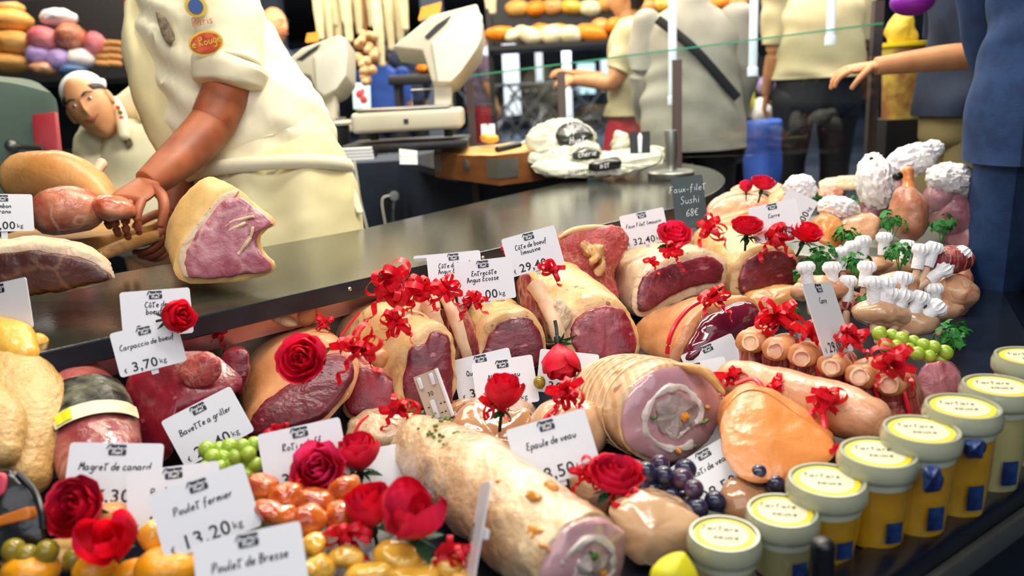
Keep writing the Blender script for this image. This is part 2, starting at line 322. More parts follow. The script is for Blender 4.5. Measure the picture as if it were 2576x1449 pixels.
b = BM(); prism(b, [at(p, DECK-.06) for p in (FA-RN*.045, FB-RN*.045, FB+RN*.004, FA+RN*.004)], (0, 0, .065)); bevel(b, .006); rail = obj('front_rail', b, 'rail_black', case)
b = BM(); prism(b, [at(p, DECK-.05) for p in (FA-RN*.056, FB-RN*.056, FB-RN*.045, FA-RN*.045)], (0, 0, .03)); bevel(b, .003); obj('trim_strip', b, 'steel_dull', rail, label='thin metal trim strip along the rail')
b = BM(); c = Q(2310, 1335, DECK+.006); ball(b, c, (.004, .004, .002)); obj('screw', b, 'screw', rail)
b = BM(); prism(b, [at(p, FLOOR) for p in (FA-RN*.03, FB-RN*.03, FB+RN*.0, FA+RN*.0)], (0, 0, DECK-.061-FLOOR)); obj('front_panel', b, 'navy_panel', case, False)
# back of the well under the worktop: stainless strip, dark slot, lower wall
b = BM(); prism(b, [at(p, DECK) for p in (BL, BR, BR+KN*.02, BL+KN*.02)], (0, 0, .135)); obj('back_panel', b, 'steel_dull', case, False)
b = BM(); o = KN*.035; prism(b, [at(p+o-KN*.06, TOP-.066) for p in (BL, BR, BR+KN*.04, BL+KN*.04)], (0, 0, .034)); obj('steel_strip', b, 'steel_rose', case, False, label='stainless strip reflecting the red meat')  # reflection of the meat is put into the pink steel colour
b = BM(); prism(b, [at(p+KN*.03, TOP-.16) for p in (BL, BR, BR+KN*.02, BL+KN*.02)], (0, 0, .10)); obj('slot', b, 'black_gap', case, False)
# end glass, seen edge on
b = BM(); e0, e1 = FB-RN*.0+RD*.005, E2; nn = (e1-e0).normalized(); sd = V((nn.y, -nn.x, 0))*.004
prism(b, [at(e0, DECK), at(e1, DECK), at(e1, DECK+.52), at(e0+nn*.25, DECK+.42), at(e0, DECK+.12)], sd*2); obj('end_glass', b, 'glass_clear', case, False)
RISE = .79
b = BM(); prism(b, [at(p, DECK) for p in (Q(2010, 640, RISE), Q(2440, 690, RISE), E2, BR2, BR+KD*.10)], (0, 0, RISE-DECK)); bevel(b, .006); obj('raised_step', b, 'steel_dull', case)
# ------------------------------------------------------------------ worktop: one L-shaped slab with a round end
wt_px = [(-330, 985), (1130, 652), (1700, 522)]
outer = [KA-KD*.75, KA, KB]
e0 = Q(1700, 522, TOP); e1 = Q(1800, 482, TOP); e2 = Q(1824, 448, TOP); e3 = Q(1790, 424, TOP); e4 = Q(1730, 412, TOP)
arc = [cr([e0, e1, e2, e3, e4], i/14) for i in range(15)]
pts = [KA-KD*.75] + arc + [Q(p[0], p[1], TOP) for p in ((1560, 396), (1400, 350), (1180, 362), (1010, 400), (1150, 440), (1290, 441), (1464, 449), (1300, 486), (905, 577))] + [Q(905, 577, TOP)-KD*1.35]
wt = thing('worktop', 'dark speckled stone worktop with rounded end running behind the meat', 'counter top', at(KA, TOP-.032))
b = BM(); prism(b, [at(p, TOP-.032) for p in pts], (0, 0, .032)); bevel(b, .0025, 2, 50); o = obj('slab', b, 'stone_top', wt, False)
o.data.materials.append(M['stone_edge'])
for p in o.data.polygons: p.material_index = 0 if abs(p.normal.z) > .5 else 1
for px, py in ((755, 692), (1075, 622)):
    b = BM(); c = Q(px, py+2, TOP-.012); c = c-KN*(c-KA).dot(KN)-KN*.001; ball(b, c, (.004, .004, .004)); obj('screw', b, 'screw', wt)
# dark counter cabinet seen inside the L
g = Q(905, 577, TOP); well = [Q(p[0], p[1], TOP-.032) for p in ((1005, 402), (1150, 444), (1290, 445), (1464, 453))]
cab = thing('counter_cabinet', 'dark navy counter cabinet behind the worktop with a socket on its side', 'cabinet', at(well[0], FLOOR))
b = BM(); q = [well[0]-KD*.0+V((-1.15, -.02, 0)), well[0]+V((0, .0, 0)), well[2]+V((0, .01, 0)), well[3]+V((0, .01, 0)), Q(1560, 400, TOP-.032), Q(1400, 356, TOP-.032), Q(1180, 368, TOP-.032), well[0]+V((-.2, .55, 0)), well[0]+V((-1.15, .95, 0))]
prism(b, [at(p, FLOOR) for p in q], (0, 0, TOP-.036-FLOOR)); obj('side_panel', b, 'navy_panel', cab, False)
# ------------------------------------------------------------------ meat
def base_of(o_px, d, z): return at(P(o_px[0], o_px[1], d), z)
def cen(poly): return (sum(p[0] for p in poly)/len(poly), sum(p[1] for p in poly)/len(poly))
def roast(name, label, cat, secs, lean=None, mats=('fat_cream', 'lean_dark'), z=DECK, amp=.004, sc=22, thick=.004, group=None, body='fat_layer', face='cut_face', back=.6, dome=.006, seed=None, push=.004):
    c = cen(secs[0][0]); d0 = secs[0][1]; root = thing(name, label, cat, base_of(c, d0, z), group); seed = seed or len(bpy.data.objects)
    b = BM(); loft(b, secs, dome=dome, back=back); disp(b, amp, sc, seed); disp(b, amp*.45, sc*3.2, seed+5); obj(body, b, mats[0], root)
    if lean:
        b = BM(); s = secs[0]; g = (s+(0, 0))[2:4] if len(s) > 2 else (0, 0)
        c2 = cen(lean); dd = d0 + g[0]*(c2[0]-c[0])/F*d0 + g[1]*(c2[1]-c[1])/F*d0
        facecap(b, lean, dd-.004, g[0], g[1], thick, push=push, ragged=.05); disp(b, amp*.5, 34, seed+1); obj(face, b, mats[1], root)
    return root
def lump(name, label, cat, px, py, rx, ry, d, m, rot=0, dep=1.0, amp=.005, sc=26, group=None, one=True, root=None, part=None, u=28):
    """an organic lump: half-sizes rx, ry in pixels at distance d, depth dep times the mean"""
    c = P(px, py, d); a, e = rx/F*d, ry/F*d; r = math.radians(rot)
    X = RT*math.cos(r)+UP*math.sin(r); Y = -RT*math.sin(r)+UP*math.cos(r); mt = Matrix((X, Y, -_f)).transposed()
    b = BM(); ball(b, c, (a, e, (a+e)/2*dep), u, u//2+2, None)
    for v in b.verts: v.co = c + mt @ (v.co-c)
    disp(b, amp, sc, px*.01+py)
    if root is not None: return obj(part, b, m, root)
    return single(name, b, m, label, cat, group)
def rib(root, pts, r, name='rib_bone', m='bone'):
    b = BM(); n = len(pts); sweep(b, [P(*p) for p in pts], [(r*1.2, r*.95)]+[(r, r*.8)]*(n-2)+[(r*.9, r*.7)], 14, 12, (.15, .3)); disp(b, .002, 60, pts[0][0]); o = obj(name, b, m, root)
    b = BM(); p0, p1 = P(*pts[0]), P(*pts[1]); ax = (p0-p1).normalized(); lathe(b, [(r*.72, -.002), (r*.72, .004), (r*.5, .0045), (r*.45, .002)], p0, 14, ax); obj('marrow', b, 'bone_core', o)
# --- back row of beef
roast('beef_chuck_piece', 'dark red raw beef piece with a cream fat edge behind the boeuf limousine tag', 'meat',
      [([(1398, 600), (1440, 578), (1500, 571), (1556, 575), (1578, 600), (1572, 640), (1540, 690), (1560, 780), (1480, 800), (1420, 740), (1405, 650)], 1.64, 0, .1), ([(1410, 600), (1450, 582), (1500, 574), (1550, 580), (1565, 610), (1550, 680), (1540, 760), (1480, 780), (1425, 720)], 1.74)], None, ('lean_bright', ''), body='muscle', amp=.006)
r_ = bpy.data.objects['beef_chuck_piece']
b = BM(); sweep(b, [P(1408, 597, 1.63), P(1440, 580, 1.635), P(1490, 572, 1.64), P(1535, 572, 1.645)], [.003, .006, .006, .003], 10); obj('fat_edge', b, 'fat_cream', r_)
for q in ((1498, 642, 30, 12), (1480, 628, 12, 22), (1512, 664, 24, 9)): lump(0, 0, 0, *q, 1.622, 'fat_cream', rot=q[0], root=r_, part='fat_flap', u=24, amp=.011, sc=50)
roast('sirloin_roast', 'boned sirloin with pale fat cap and purple cut face under the upright red rose', 'meat',
      [([(1592, 770), (1600, 708), (1625, 673), (1690, 643), (1772, 626), (1822, 652), (1830, 690), (1814, 724), (1735, 748), (1652, 792), (1612, 800)], 1.66, .25, -.1),
       ([(1545, 745), (1560, 672), (1600, 642), (1660, 622), (1740, 614), (1785, 635), (1790, 680), (1730, 730), (1640, 775), (1580, 780)], 1.74), ([(1508, 705), (1525, 655), (1575, 626), (1640, 613), (1700, 614), (1735, 640), (1730, 680), (1650, 725), (1570, 745)], 1.86)],
      [(1604, 760), (1608, 728), (1622, 692), (1662, 671), (1724, 654), (1778, 644), (1812, 661), (1819, 686), (1808, 709), (1760, 718), (1710, 735), (1668, 757), (1632, 782), (1610, 782)], ('fat_white', 'lean_dark'))
roast('rump_roast', 'tan fatted rump roast with shiny wine coloured lean in front of the sirloin', 'meat',
      [([(1688, 912), (1718, 832), (1758, 780), (1830, 748), (1892, 750), (1914, 792), (1898, 852), (1840, 902), (1760, 926)], 1.42, .35, -.1), ([(1640, 912), (1655, 830), (1700, 778), (1780, 744), (1850, 748), (1860, 790), (1830, 860), (1740, 915)], 1.5),
       ([(1592, 905), (1596, 832), (1640, 790), (1700, 762), (1780, 744), (1830, 752), (1820, 800), (1760, 862), (1680, 905)], 1.6)],
      [(1712, 902), (1745, 832), (1768, 800), (1832, 766), (1884, 760), (1904, 792), (1890, 842), (1850, 875), (1800, 908), (1750, 916)], ('fat_tan', 'lean_wet'), thick=.016)
r_ = bpy.data.objects['rump_roast']
b = BM(); tube(b, [P(1776, 752, 1.40), P(1738, 772, 1.395), P(1705, 808, 1.385), P(1685, 850, 1.38), P(1678, 890, 1.385)], .004, 8); obj('ribbon_strap', b, 'ribbon_red', r_, label='red ribbon tied round it')
roast('round_roast', 'squared beef roast with yellow fat top and deep red side next to the chalkboard', 'meat',
      [([(1842, 742), (1848, 665), (1905, 616), (1975, 617), (2010, 650), (2010, 705), (1988, 738), (1900, 745)], 1.74, .2, 0), ([(1780, 720), (1800, 620), (1850, 585), (1920, 592), (1960, 640), (1950, 720), (1860, 735)], 1.83), ([(1735, 650), (1750, 585), (1800, 563), (1860, 575), (1900, 602), (1900, 680), (1840, 720), (1770, 715)], 1.93)],
      [(1862, 736), (1868, 668), (1915, 632), (1968, 634), (2000, 656), (2003, 700), (1984, 726), (1920, 732)], ('fat_cream', 'lean_dark'))
roast('beef_offcut', 'thin slice of beef with orange fat lying under the squared roast', 'meat',
      [([(1880, 760), (1900, 735), (1960, 722), (2005, 728), (2000, 760), (1950, 790), (1900, 790)], 1.64, 0, -.6), ([(1870, 750), (1900, 728), (1960, 718), (2000, 722), (1990, 750), (1930, 775)], 1.72)], None, ('ham_skin', ''), body='slice')
cote = roast('rib_of_beef', 'bone-in beef rib with large crimson cut face below the boeuf limousine tag', 'meat',
      [([(1398, 812), (1438, 768), (1500, 742), (1562, 764), (1606, 838), (1600, 905), (1545, 938), (1452, 934), (1402, 888)], 1.42, .1, -.15), ([(1345, 770), (1390, 705), (1455, 690), (1520, 720), (1572, 790), (1570, 880), (1490, 920), (1400, 890)], 1.5),
       ([(1298, 722), (1340, 672), (1412, 656), (1462, 682), (1500, 750), (1490, 830), (1420, 880), (1335, 845)], 1.6)],
      [(1455, 798), (1495, 774), (1550, 772), (1578, 794), (1594, 828), (1598, 856), (1590, 902), (1560, 920), (1473, 916), (1448, 878), (1432, 842), (1442, 816)], ('fat_cream', 'lean_red'), group='bone-in beef ribs')
rib(cote, [(1346, 716, 1.44), (1368, 752, 1.425), (1394, 805, 1.405), (1408, 860, 1.40)], .015)
b = BM(); loft(b, [([(1305, 700), (1330, 690), (1350, 740), (1385, 800), (1400, 860), (1385, 880), (1340, 830), (1312, 770)], 1.45, .1, 0), ([(1300, 710), (1340, 700), (1380, 780), (1390, 850), (1350, 840), (1315, 780)], 1.52)], 6); disp(b, .003, 40, 5); obj('rib_meat', b, 'rib_meat', cote)
b = BM(); facecap(b, [(1390, 772), (1408, 750), (1430, 772), (1440, 800), (1425, 830), (1410, 850), (1398, 810)], 1.41, .1, -.1); disp(b, .003, 50, 6); obj('gristle', b, 'fat_white', cote)
rb2 = roast('rib_of_beef', 'smaller bone-in beef rib with dark purple face under the Angus Ecosse tag', 'meat',
      [([(1192, 905), (1215, 828), (1265, 788), (1320, 783), (1356, 808), (1372, 860), (1366, 918), (1300, 952), (1220, 945)], 1.36, .1, -.1), ([(1165, 840), (1180, 782), (1212, 752), (1262, 746), (1305, 765), (1322, 810), (1290, 880), (1210, 890)], 1.5)],
      [(1212, 900), (1235, 838), (1272, 806), (1310, 795), (1342, 808), (1362, 850), (1360, 905), (1300, 938), (1232, 932)], ('fat_cream', 'lean_dark'), group='bone-in beef ribs')
b = BM(); loft(b, [([(1108, 800), (1130, 770), (1168, 790), (1196, 850), (1205, 920), (1170, 940), (1130, 900)], 1.345, 0, 0), ([(1110, 800), (1140, 760), (1180, 790), (1205, 860), (1190, 910), (1140, 880)], 1.44)], 6); disp(b, .004, 40, 9); obj('rib_meat', b, 'rib_meat', rb2)
rib(rb2, [(1122, 746, 1.35), (1140, 790, 1.335), (1160, 850, 1.325), (1176, 905, 1.325)], .011)
rb3 = roast('rib_of_beef', 'large bone-in beef rib with cream fat shoulder under the pile of red ribbon', 'meat',
      [([(998, 985), (1010, 925), (1026, 858), (1088, 815), (1134, 836), (1148, 892), (1146, 985), (1130, 1034), (1070, 1052), (1018, 1032)], 1.21, .15, -.1), ([(905, 920), (930, 810), (985, 775), (1060, 790), (1105, 830), (1110, 920), (1075, 1000), (980, 990)], 1.3), ([(840, 835), (870, 792), (930, 758), (1000, 757), (1060, 786), (1085, 832), (1065, 900), (1000, 948), (920, 938), (852, 895)], 1.41)],
      [(1012, 975), (1022, 920), (1036, 872), (1066, 866), (1088, 836), (1124, 846), (1136, 890), (1138, 970), (1130, 1012), (1078, 1034), (1026, 1014)], ('fat_cream', 'lean_dark'), group='bone-in beef ribs', amp=.005)
rib(rb3, [(1052, 752, 1.36), (1050, 790, 1.35), (1052, 830, 1.345), (1060, 860, 1.345)], .014); rib(rb3, [(1079, 752, 1.34), (1088, 790, 1.325), (1100, 830, 1.32), (1112, 868, 1.32)], .014)
for a in ([(905, 785), (880, 815), (858, 845)], [(938, 792), (915, 822), (898, 850)], [(985, 830), (965, 850), (950, 870)]):
    b = BM(); tube(b, [P(x, y, 1.31+i*.0) for i, (x, y) in enumerate(a)], .0022, 6); obj('ribbon_strap', b, 'ribbon_red', rb3)
roast('beef_topside', 'dark red topside tucked between the rose pinned rump and the large rib', 'meat',
      [([(872, 1050), (866, 950), (885, 892), (935, 890), (990, 930), (1004, 975), (998, 1030), (950, 1062)], 1.22, .1, -.2), ([(870, 1000), (870, 920), (890, 880), (940, 885), (990, 925), (990, 990), (940, 1020)], 1.3)],
      [(878, 1040), (874, 960), (900, 925), (945, 928), (988, 955), (998, 985), (990, 1022), (948, 1050)], ('fat_tan', 'lean_red'))
lump('fat_lump', 'pale lump of beef fat beside the red bow above the topside', 'fat', 955, 900, 22, 30, 1.2, 'fat_tan', amp=.005)
ham = roast('beef_rump', 'big rump with smooth tan fat and dark lean pinned with a red rose', 'meat',
      [([(610, 1092), (640, 1020), (705, 966), (770, 932), (815, 888), (850, 876), (888, 892), (902, 926), (888, 985), (852, 1036), (815, 1070), (730, 1096), (655, 1112)], 1.17, -.1, -.55), ([(604, 1040), (618, 950), (670, 890), (750, 850), (825, 842), (872, 868), (890, 920), (860, 990), (780, 1040), (680, 1080)], 1.25),
       ([(603, 1010), (610, 930), (645, 872), (722, 834), (800, 824), (842, 850), (850, 895), (790, 940), (700, 985), (640, 1020)], 1.33)],
      [(626, 1088), (650, 1030), (709, 982), (765, 950), (812, 908), (842, 890), (871, 894), (889, 912), (892, 932), (876, 975), (838, 1023), (808, 1052), (735, 1078), (664, 1094)], ('fat_tan', 'lean_dark'), amp=.0025, sc=14)
roast('shin_of_beef', 'raw jointed shin with pale knuckle end at the back under the worktop edge', 'meat',
      [([(572, 862), (590, 802), (650, 775), (735, 754), (785, 770), (800, 812), (745, 852), (660, 885), (600, 895)], 1.34, .1, -.1), ([(580, 850), (600, 800), (650, 772), (740, 752), (780, 768), (790, 800), (730, 835), (640, 865)], 1.44)], None, ('mixed_raw', ''), body='muscle', amp=.007, sc=16)
r_ = bpy.data.objects['shin_of_beef']; lump(0, 0, 0, 768, 785, 32, 36, 1.34, 'fat_tan', root=r_, part='knuckle'); lump(0, 0, 0, 712, 800, 46, 18, 1.31, 'fat_white', rot=-30, root=r_, part='tendon')
roast('beef_cheek', 'dark raw beef cheek lying between the crimson round and the tan rump', 'meat', [([(560, 900), (590, 880), (625, 890), (625, 950), (612, 990), (590, 985), (570, 950)], 1.16), ([(560, 890), (590, 870), (620, 880), (615, 940), (580, 950)], 1.24)], None, ('lean_dark', ''), body='muscle')
roast('beef_round', 'smooth egg shaped crimson beef round behind the slanted 25,40 tag', 'meat',
      [([(318, 985), (332, 940), (382, 903), (455, 884), (522, 886), (572, 916), (608, 955), (588, 992), (510, 1040), (444, 1066), (420, 1102), (430, 1140), (404, 1160), (366, 1132), (330, 1082)], 1.09, 0, -.4), ([(330, 970), (350, 920), (420, 890), (500, 888), (560, 920), (580, 960), (500, 1010), (420, 1050), (360, 1060)], 1.2)],
      None, ('lean_red', ''), body='muscle', dome=.03, amp=.004, sc=12)
r_ = bpy.data.objects['beef_round']; lump(0, 0, 0, 505, 930, 55, 42, 1.075, 'lean_bright', rot=25, root=r_, part='seam', dep=.5)
# --- left: packaged breast, poultry, black pack
dk = thing('packed_duck_breast', 'pink duck breast in clear film with a black foil label and pale sticker', 'packed meat', base_of((215, 1060), 1.02, DECK))
ax = [P(180, 945, 1.10), P(205, 1010, 1.06), P(235, 1100, 1.0), P(255, 1180, .96)]; rr = [(.036, .03), (.05, .04), (.055, .042), (.045, .036)]
b = BM(); sweep(b, ax, rr, 32, 18); disp(b, .003, 22, 3); obj('breast', b, 'duck', dk)
def wrap(name, t0, t1, a0, a1, off, m, par):
    b = BM(); S = []; nu, nv = 10, 14
    for i in range(nu+1):
        t = t0+(t1-t0)*i/nu; p = cr(ax, t); d = cr(ax, min(t+.02, 1))-cr(ax, max(t-.02, 0)); x, y = frame_of(d); r = cr([V((*q, 0)) for q in rr], t)
        S.append([p+(x*math.cos(a)*(r.x+off)+y*math.sin(a)*(r.y+off)) for a in (math.radians(a0+(a1-a0)*j/nv) for j in range(nv+1))])
    v = [[b.verts.new(p) for p in r] for r in S]
    for i in range(nu):
        for j in range(nv): b.faces.new((v[i][j], v[i][j+1], v[i+1][j+1], v[i+1][j]))
    g = bmesh.ops.solidify(b, geom=b.faces[:], thickness=.0012); disp(b, .0015, 40, 2); return obj(name, b, m, par)
lb = wrap('foil_label', .36, .72, 28, 138, .0045, mat('foil_black', '#20221e', .3, metal=.2, c2='#8d8a72', scale=22, detail=5, lo=.5, hi=.75, bump=.6, bscale=40), dk)
wrap('sticker', .63, .73, 30, 130, .0065, mat('sticker_cream', '#e4dfb8', .5), lb); wrap('round_stamp', .64, .72, 108, 126, .008, mat('stamp_yellow', '#d8d020', .5), lb)
po = thing('whole_poultry', 'pale yellow plucked bird lying at the left end of the case', 'poultry', base_of((60, 1080), .98, DECK))
b = BM(); sweep(b, [P(5, 900, 1.06), P(40, 980, 1.02), P(62, 1080, .98), P(60, 1190, .93)], [(.03, .03), (.052, .045), (.055, .045), (.032, .03)], 32, 18); disp(b, .004, 18, 4); obj('carcass', b, 'poultry', po)
b = BM(); sweep(b, [P(-40, 990, .94), P(-5, 1060, .92), P(15, 1130, .90)], [.018, .028, .018], 20); disp(b, .003, 30, 7); obj('wing', b, 'poultry', po)
b = BM(); sweep(b, [P(-20, 845, 1.08), P(30, 865, 1.05), P(60, 895, 1.03)], [.03, .03, .018], 20); disp(b, .003, 30, 8); obj('neck', b, 'poultry_yellow', po)
lump(0, 0, 0, 118, 1085, 14, 14, .955, 'duck', root=po, part='tail_spot', u=12, amp=.002)
lump('chicken_foot_stump', 'yellow skinned joint standing behind the pink duck breast', 'poultry', 92, 868, 26, 30, 1.08, 'poultry_yellow', amp=.004)
lump('quail', 'small brown skinned bird peeking over the pink duck breast', 'poultry', 128, 905, 30, 20, 1.07, 'ham_skin', amp=.004)
bk = thing('black_pack', 'black film pack with orange band and pink emblem in the lower left corner', 'packed meat', base_of((40, 1300), .84, DECK))
b = BM(); loft(b, [([(-90, 1190), (-10, 1186), (42, 1192), (86, 1245), (108, 1320), (104, 1385), (40, 1400), (-90, 1400)], .83, 0, -.2), ([(-90, 1180), (0, 1176), (60, 1190), (100, 1250), (118, 1320), (100, 1370), (-80, 1380)], .91)], 8); disp(b, .004, 20, 4); obj('film', b, mat('film_black', '#1c1a18', .3, coat=.6, bump=.5, bscale=30), bk)
b = BM(); facecap(b, [(-70, 1315), (0, 1300), (60, 1280), (80, 1276), (84, 1302), (60, 1310), (0, 1324), (-70, 1338)], .822, 0, -.2, .001, push=.006); band = obj('orange_band', b, mat('band_orange', '#d9781e', .4), bk)
b = BM(); facecap(b, [(-30, 1195), (8, 1190), (22, 1205), (20, 1238), (0, 1248), (-30, 1240)], .836, 0, -.2, .001, push=.006); obj('pink_emblem', b, mat('emblem_pink', '#d8475f', .4), bk)
b = BM(); tube(b, [P(46, 1192, .84), P(86, 1236, .83), P(104, 1290, .815), P(108, 1330, .81)], .0035, 8); obj('handle', b, 'plastic_black', bk)
# --- front row of veal
def end_face(root, poly, d, gx, gy, turns, bits, push=.004, name='rolled_filling', r0=.0):
    c = cen(poly); S = section(poly, d, gx, gy, 64); c3 = sum(S, V())/64; nr = V()
    for i in range(64): nr += (S[i]-c3).cross(S[(i+1) % 64]-c3)
    nr.normalize(); nr = nr if nr.dot(CAM-c3) > 0 else -nr
    pts = []; n = int(turns*40)
    for i in range(n+1):
        t = i/n; k = .16+.58*t; a = (t*turns) % 1; j = a*64; p = S[int(j) % 64].lerp(S[(int(j)+1) % 64], j-int(j)); w = noise.noise(V((i*.21, 1, 2)))*.03
        pts.append(c3+(p-c3)*(k+w)+nr*(push+.005))
    b = BM(); sweep(b, pts, [(.0035+.0022*noise.noise(V((i*.3, 4, 1))), .0035) for i in range(n+1)], 8, n+1, spline=False); disp(b, .0015, 120, 3); obj(name, b, 'stuffing', root)
    b = BM(); q = [c3+(p-c3)*.26+nr*(push+.004) for p in S]; ringmesh(b, [[c3+(p-c3)*k+nr*(push+h) for p in S] for k, h in ((.3, .001), (.28, .006), (.15, .008), (.01, .008))]); disp(b, .002, 90, 8); obj('core_filling', b, 'stuffing', root)
    for x, y, r, m in bits:
        k = c3+RT*((x-c[0])/F*d)+UP*((c[1]-y)/F*d); k = k-nr*(k-c3).dot(nr)+nr*(push+.008); b = BM(); ball(b, k, r, 12, 8); disp(b, r*.5, 150, x); obj('carrot_piece' if m == 'carrot' else 'herb_piece' if m == 'herb' else 'filling_piece', b, m, root)
v1 = thing('stuffed_veal_roll', 'long film wrapped stuffed veal roll lying towards the viewer behind the roses', 'meat', Q(1270, 1290, DECK))
a0, a1 = Q(1062, 1130, DECK+.054), Q(1462, 1418, DECK+.057)
b = BM(); mid = a0.lerp(a1, .5)+V((0, .0, .004)); pts = [a0, a0.lerp(a1, .3)+V((.003, 0, .004)), mid, a0.lerp(a1, .8), a1]
sweep(b, pts, [(.046, .044), (.054, .05), (.056, .053), (.056, .052), (.054, .05)], 56, 50, (.55, .12)); disp(b, .005, 26, 2, 4); obj('rolled_meat', b, 'veal_roll', v1)
dv = (a1-a0).normalized()
def roll_end(root, c, dv, rx, ry, turns, bits, m='veal_pink'):
    x, y = frame_of(dv); b = BM(); ring = lambda k, o: [c+dv*o+(x*math.cos(t)*rx+y*math.sin(t)*ry)*k for t in (2*PI*j/64 for j in range(64))]
    ringmesh(b, [ring(.97, -.004), ring(.97, .0), ring(.9, .004), ring(.6, .006), ring(.3, .007), ring(.02, .007)]); disp(b, .004, 34, 1); obj('pink_end', b, m, root)
    pts = []; n = int(turns*44)
    for i in range(n+1):
        t = i/n; k = .2+.5*t+noise.noise(V((i*.17, 1, 2)))*.05; a = t*turns*2*PI+.6; pts.append(c+dv*.007+(x*math.cos(a)*rx+y*math.sin(a)*ry)*k)
    b = BM(); sweep(b, pts, [(.0045+.003*noise.noise(V((i*.3, 4, 1))), .003) for i in range(n+1)], 8, n+1, spline=False, up=dv); disp(b, .004, 80, 3); obj('rolled_filling', b, 'stuffing', root)
    b = BM(); ringmesh(b, [[c+dv*o+(x*math.cos(t)*rx+y*math.sin(t)*ry)*k*(1+.15*noise.noise(V((math.cos(t)*2, math.sin(t)*2, 3)))) for t in (2*PI*j/48 for j in range(48))] for k, o in ((.42, .004), (.40, .010), (.2, .013), (.01, .012))]); disp(b, .006, 60, 8); obj('core_filling', b, mat_core, root)
    for u, v, r, m_ in bits:
        b = BM(); ball(b, c+dv*.010+x*u*rx+y*v*ry, (r, r, r*.7), 12, 8); disp(b, r*.6, 150, u*9); obj('carrot_piece' if m_ == 'carrot' else 'herb_piece', b, m_, root)
mat_core = mat('filling_grey', '#8f7c78', .3, c2='#b7a6a0', c3='#6b5a4c', scale=50, lo=.35, hi=.62, bump=.6, bscale=90, coat=.7)
roll_end(v1, a1+dv*.006, dv, .053, .049, 1.3, [(-.15, .1, .006, 'herb'), (.2, -.1, .006, 'carrot'), (.05, .3, .005, 'herb'), (-.4, -.2, .005, 'carrot')])
for q in ((1245, 1240, 26, 13), (1345, 1262, 34, 14), (1375, 1240, 18, 10), (1330, 1330, 30, 18), (1345, 1365, 22, 12), (1265, 1225, 10, 8)):
    p = Q(q[0], q[1], DECK+.10); s = a0 + dv*max(0, (p-a0).dot(dv)); rv = (p-s).normalized(); p = s+rv*.0525; b = BM(); x, y = frame_of(rv); s2 = dz(q[0], q[1], p.z)/F
    ball(b, (0, 0, 0), (q[2]*s2*.8, q[3]*s2, .004), 14, 8, Matrix((dv, rv.cross(dv), rv)).transposed()); bmesh.ops.translate(b, verts=b.verts[:], vec=p); disp(b, .007, 90, q[0]); obj('carrot_piece', b, 'carrot', v1)
b = BM()
for i in range(46):
    t = random.Random(i).uniform(0, .5); a = random.Random(i+99).uniform(.9, 2.0); x, y = frame_of(dv); c = a0.lerp(a1, t)+(x*math.cos(a)*.053+y*math.sin(a)*.052); ball(b, c, random.Random(i).uniform(.0015, .004), 6, 4)
o = obj('herb_crumbs', b, 'herb', v1); o['kind'] = 'stuff'
v2 = thing('stuffed_veal_roll', 'thick netted veal roll showing its spiral cut end towards the right', 'meat', Q(1640, 1120, DECK))
c1 = P(1686, 1038, 1.045); c0 = P(1500, 985, 1.235); d2 = (c1-c0).normalized()
b = BM(); sweep(b, [c0, c0.lerp(c1, .4)+V((0, 0, .002)), c1], [(.045, .042), (.070, .062), (.080, .066)], 56, 40, (.7, .12)); disp(b, .003, 24, 6)
obj('rolled_meat', b, 'veal_net', v2)
roll_end(v2, c1+d2*.007, d2, .078, .064, 1.7, [(.1, -.05, .008, 'carrot'), (-.05, -.75, .005, 'carrot'), (.25, -.70, .004, 'herb'), (.5, -.25, .005, 'herb'), (-.45, .05, .004, 'herb'), (.6, .0, .004, 'carrot')])
for k in range(13):
    t = .06+k*.062; p = cr([c0, c0.lerp(c1, .4)+V((0, 0, .002)), c1], t); r = cr([V((.045, .042, 0)), V((.070, .062, 0)), V((.080, .066, 0))], t); x, y = frame_of(d2)
    b = BM(); tube(b, [p+x*math.cos(a)*(r.x+.0015)+y*math.sin(a)*(r.y+.0015) for a in (PI*2*i/28 for i in range(29))], .0011, 5, False); obj('string', b, mat('string_cream', '#e6d2ae', .6) if k == 0 else 'string_cream', v2)
b = BM(); sweep(b, [P(1690, 918, 1.05), P(1765, 935, 1.03), P(1818, 985, 1.02)], [.004, .007, .004], 10); disp(b, .003, 60, 2); obj('browned_edge', b, 'ham_skin', v2)
v3 = thing('tied_veal_roast', 'small round tied veal roast with a ribbon strap behind the veau shoulder tag', 'meat', Q(1430, 1150, DECK))
b = BM(); c = P(1428, 1085, 1.09); ball(b, c, (.056, .052, .046), 48, 28)
for v in b.verts:
    a = (v.co-c).dot(RT)*.7-(v.co-c).dot(UP)*.3; v.co = c+(v.co-c)*(1-.045*abs(math.cos(a*130))**8)
disp(b, .003, 26, 4); obj('rolled_meat', b, 'pale_meat', v3)
b = BM(); tube(b, [P(1405, 1020, 1.06), P(1375, 1048, 1.045), P(1360, 1085, 1.035), P(1355, 1120, 1.035)], .003, 8); obj('ribbon_strap', b, 'ribbon_red', v3)
roast('glazed_veal', 'shiny brown glazed veal slab lying under the rose with drooping sepals', 'meat', [([(1140, 1095), (1150, 1040), (1200, 1012), (1270, 1030), (1330, 1030), (1345, 1090), (1320, 1150), (1240, 1165), (1170, 1140)], 1.10, 0, -.6), ([(1130, 1060), (1150, 1020), (1210, 1000), (1290, 1005), (1340, 1020), (1340, 1060), (1240, 1080)], 1.2)], None, ('glazed_brown', ''), body='slab', amp=.006, sc=20, dome=.02)
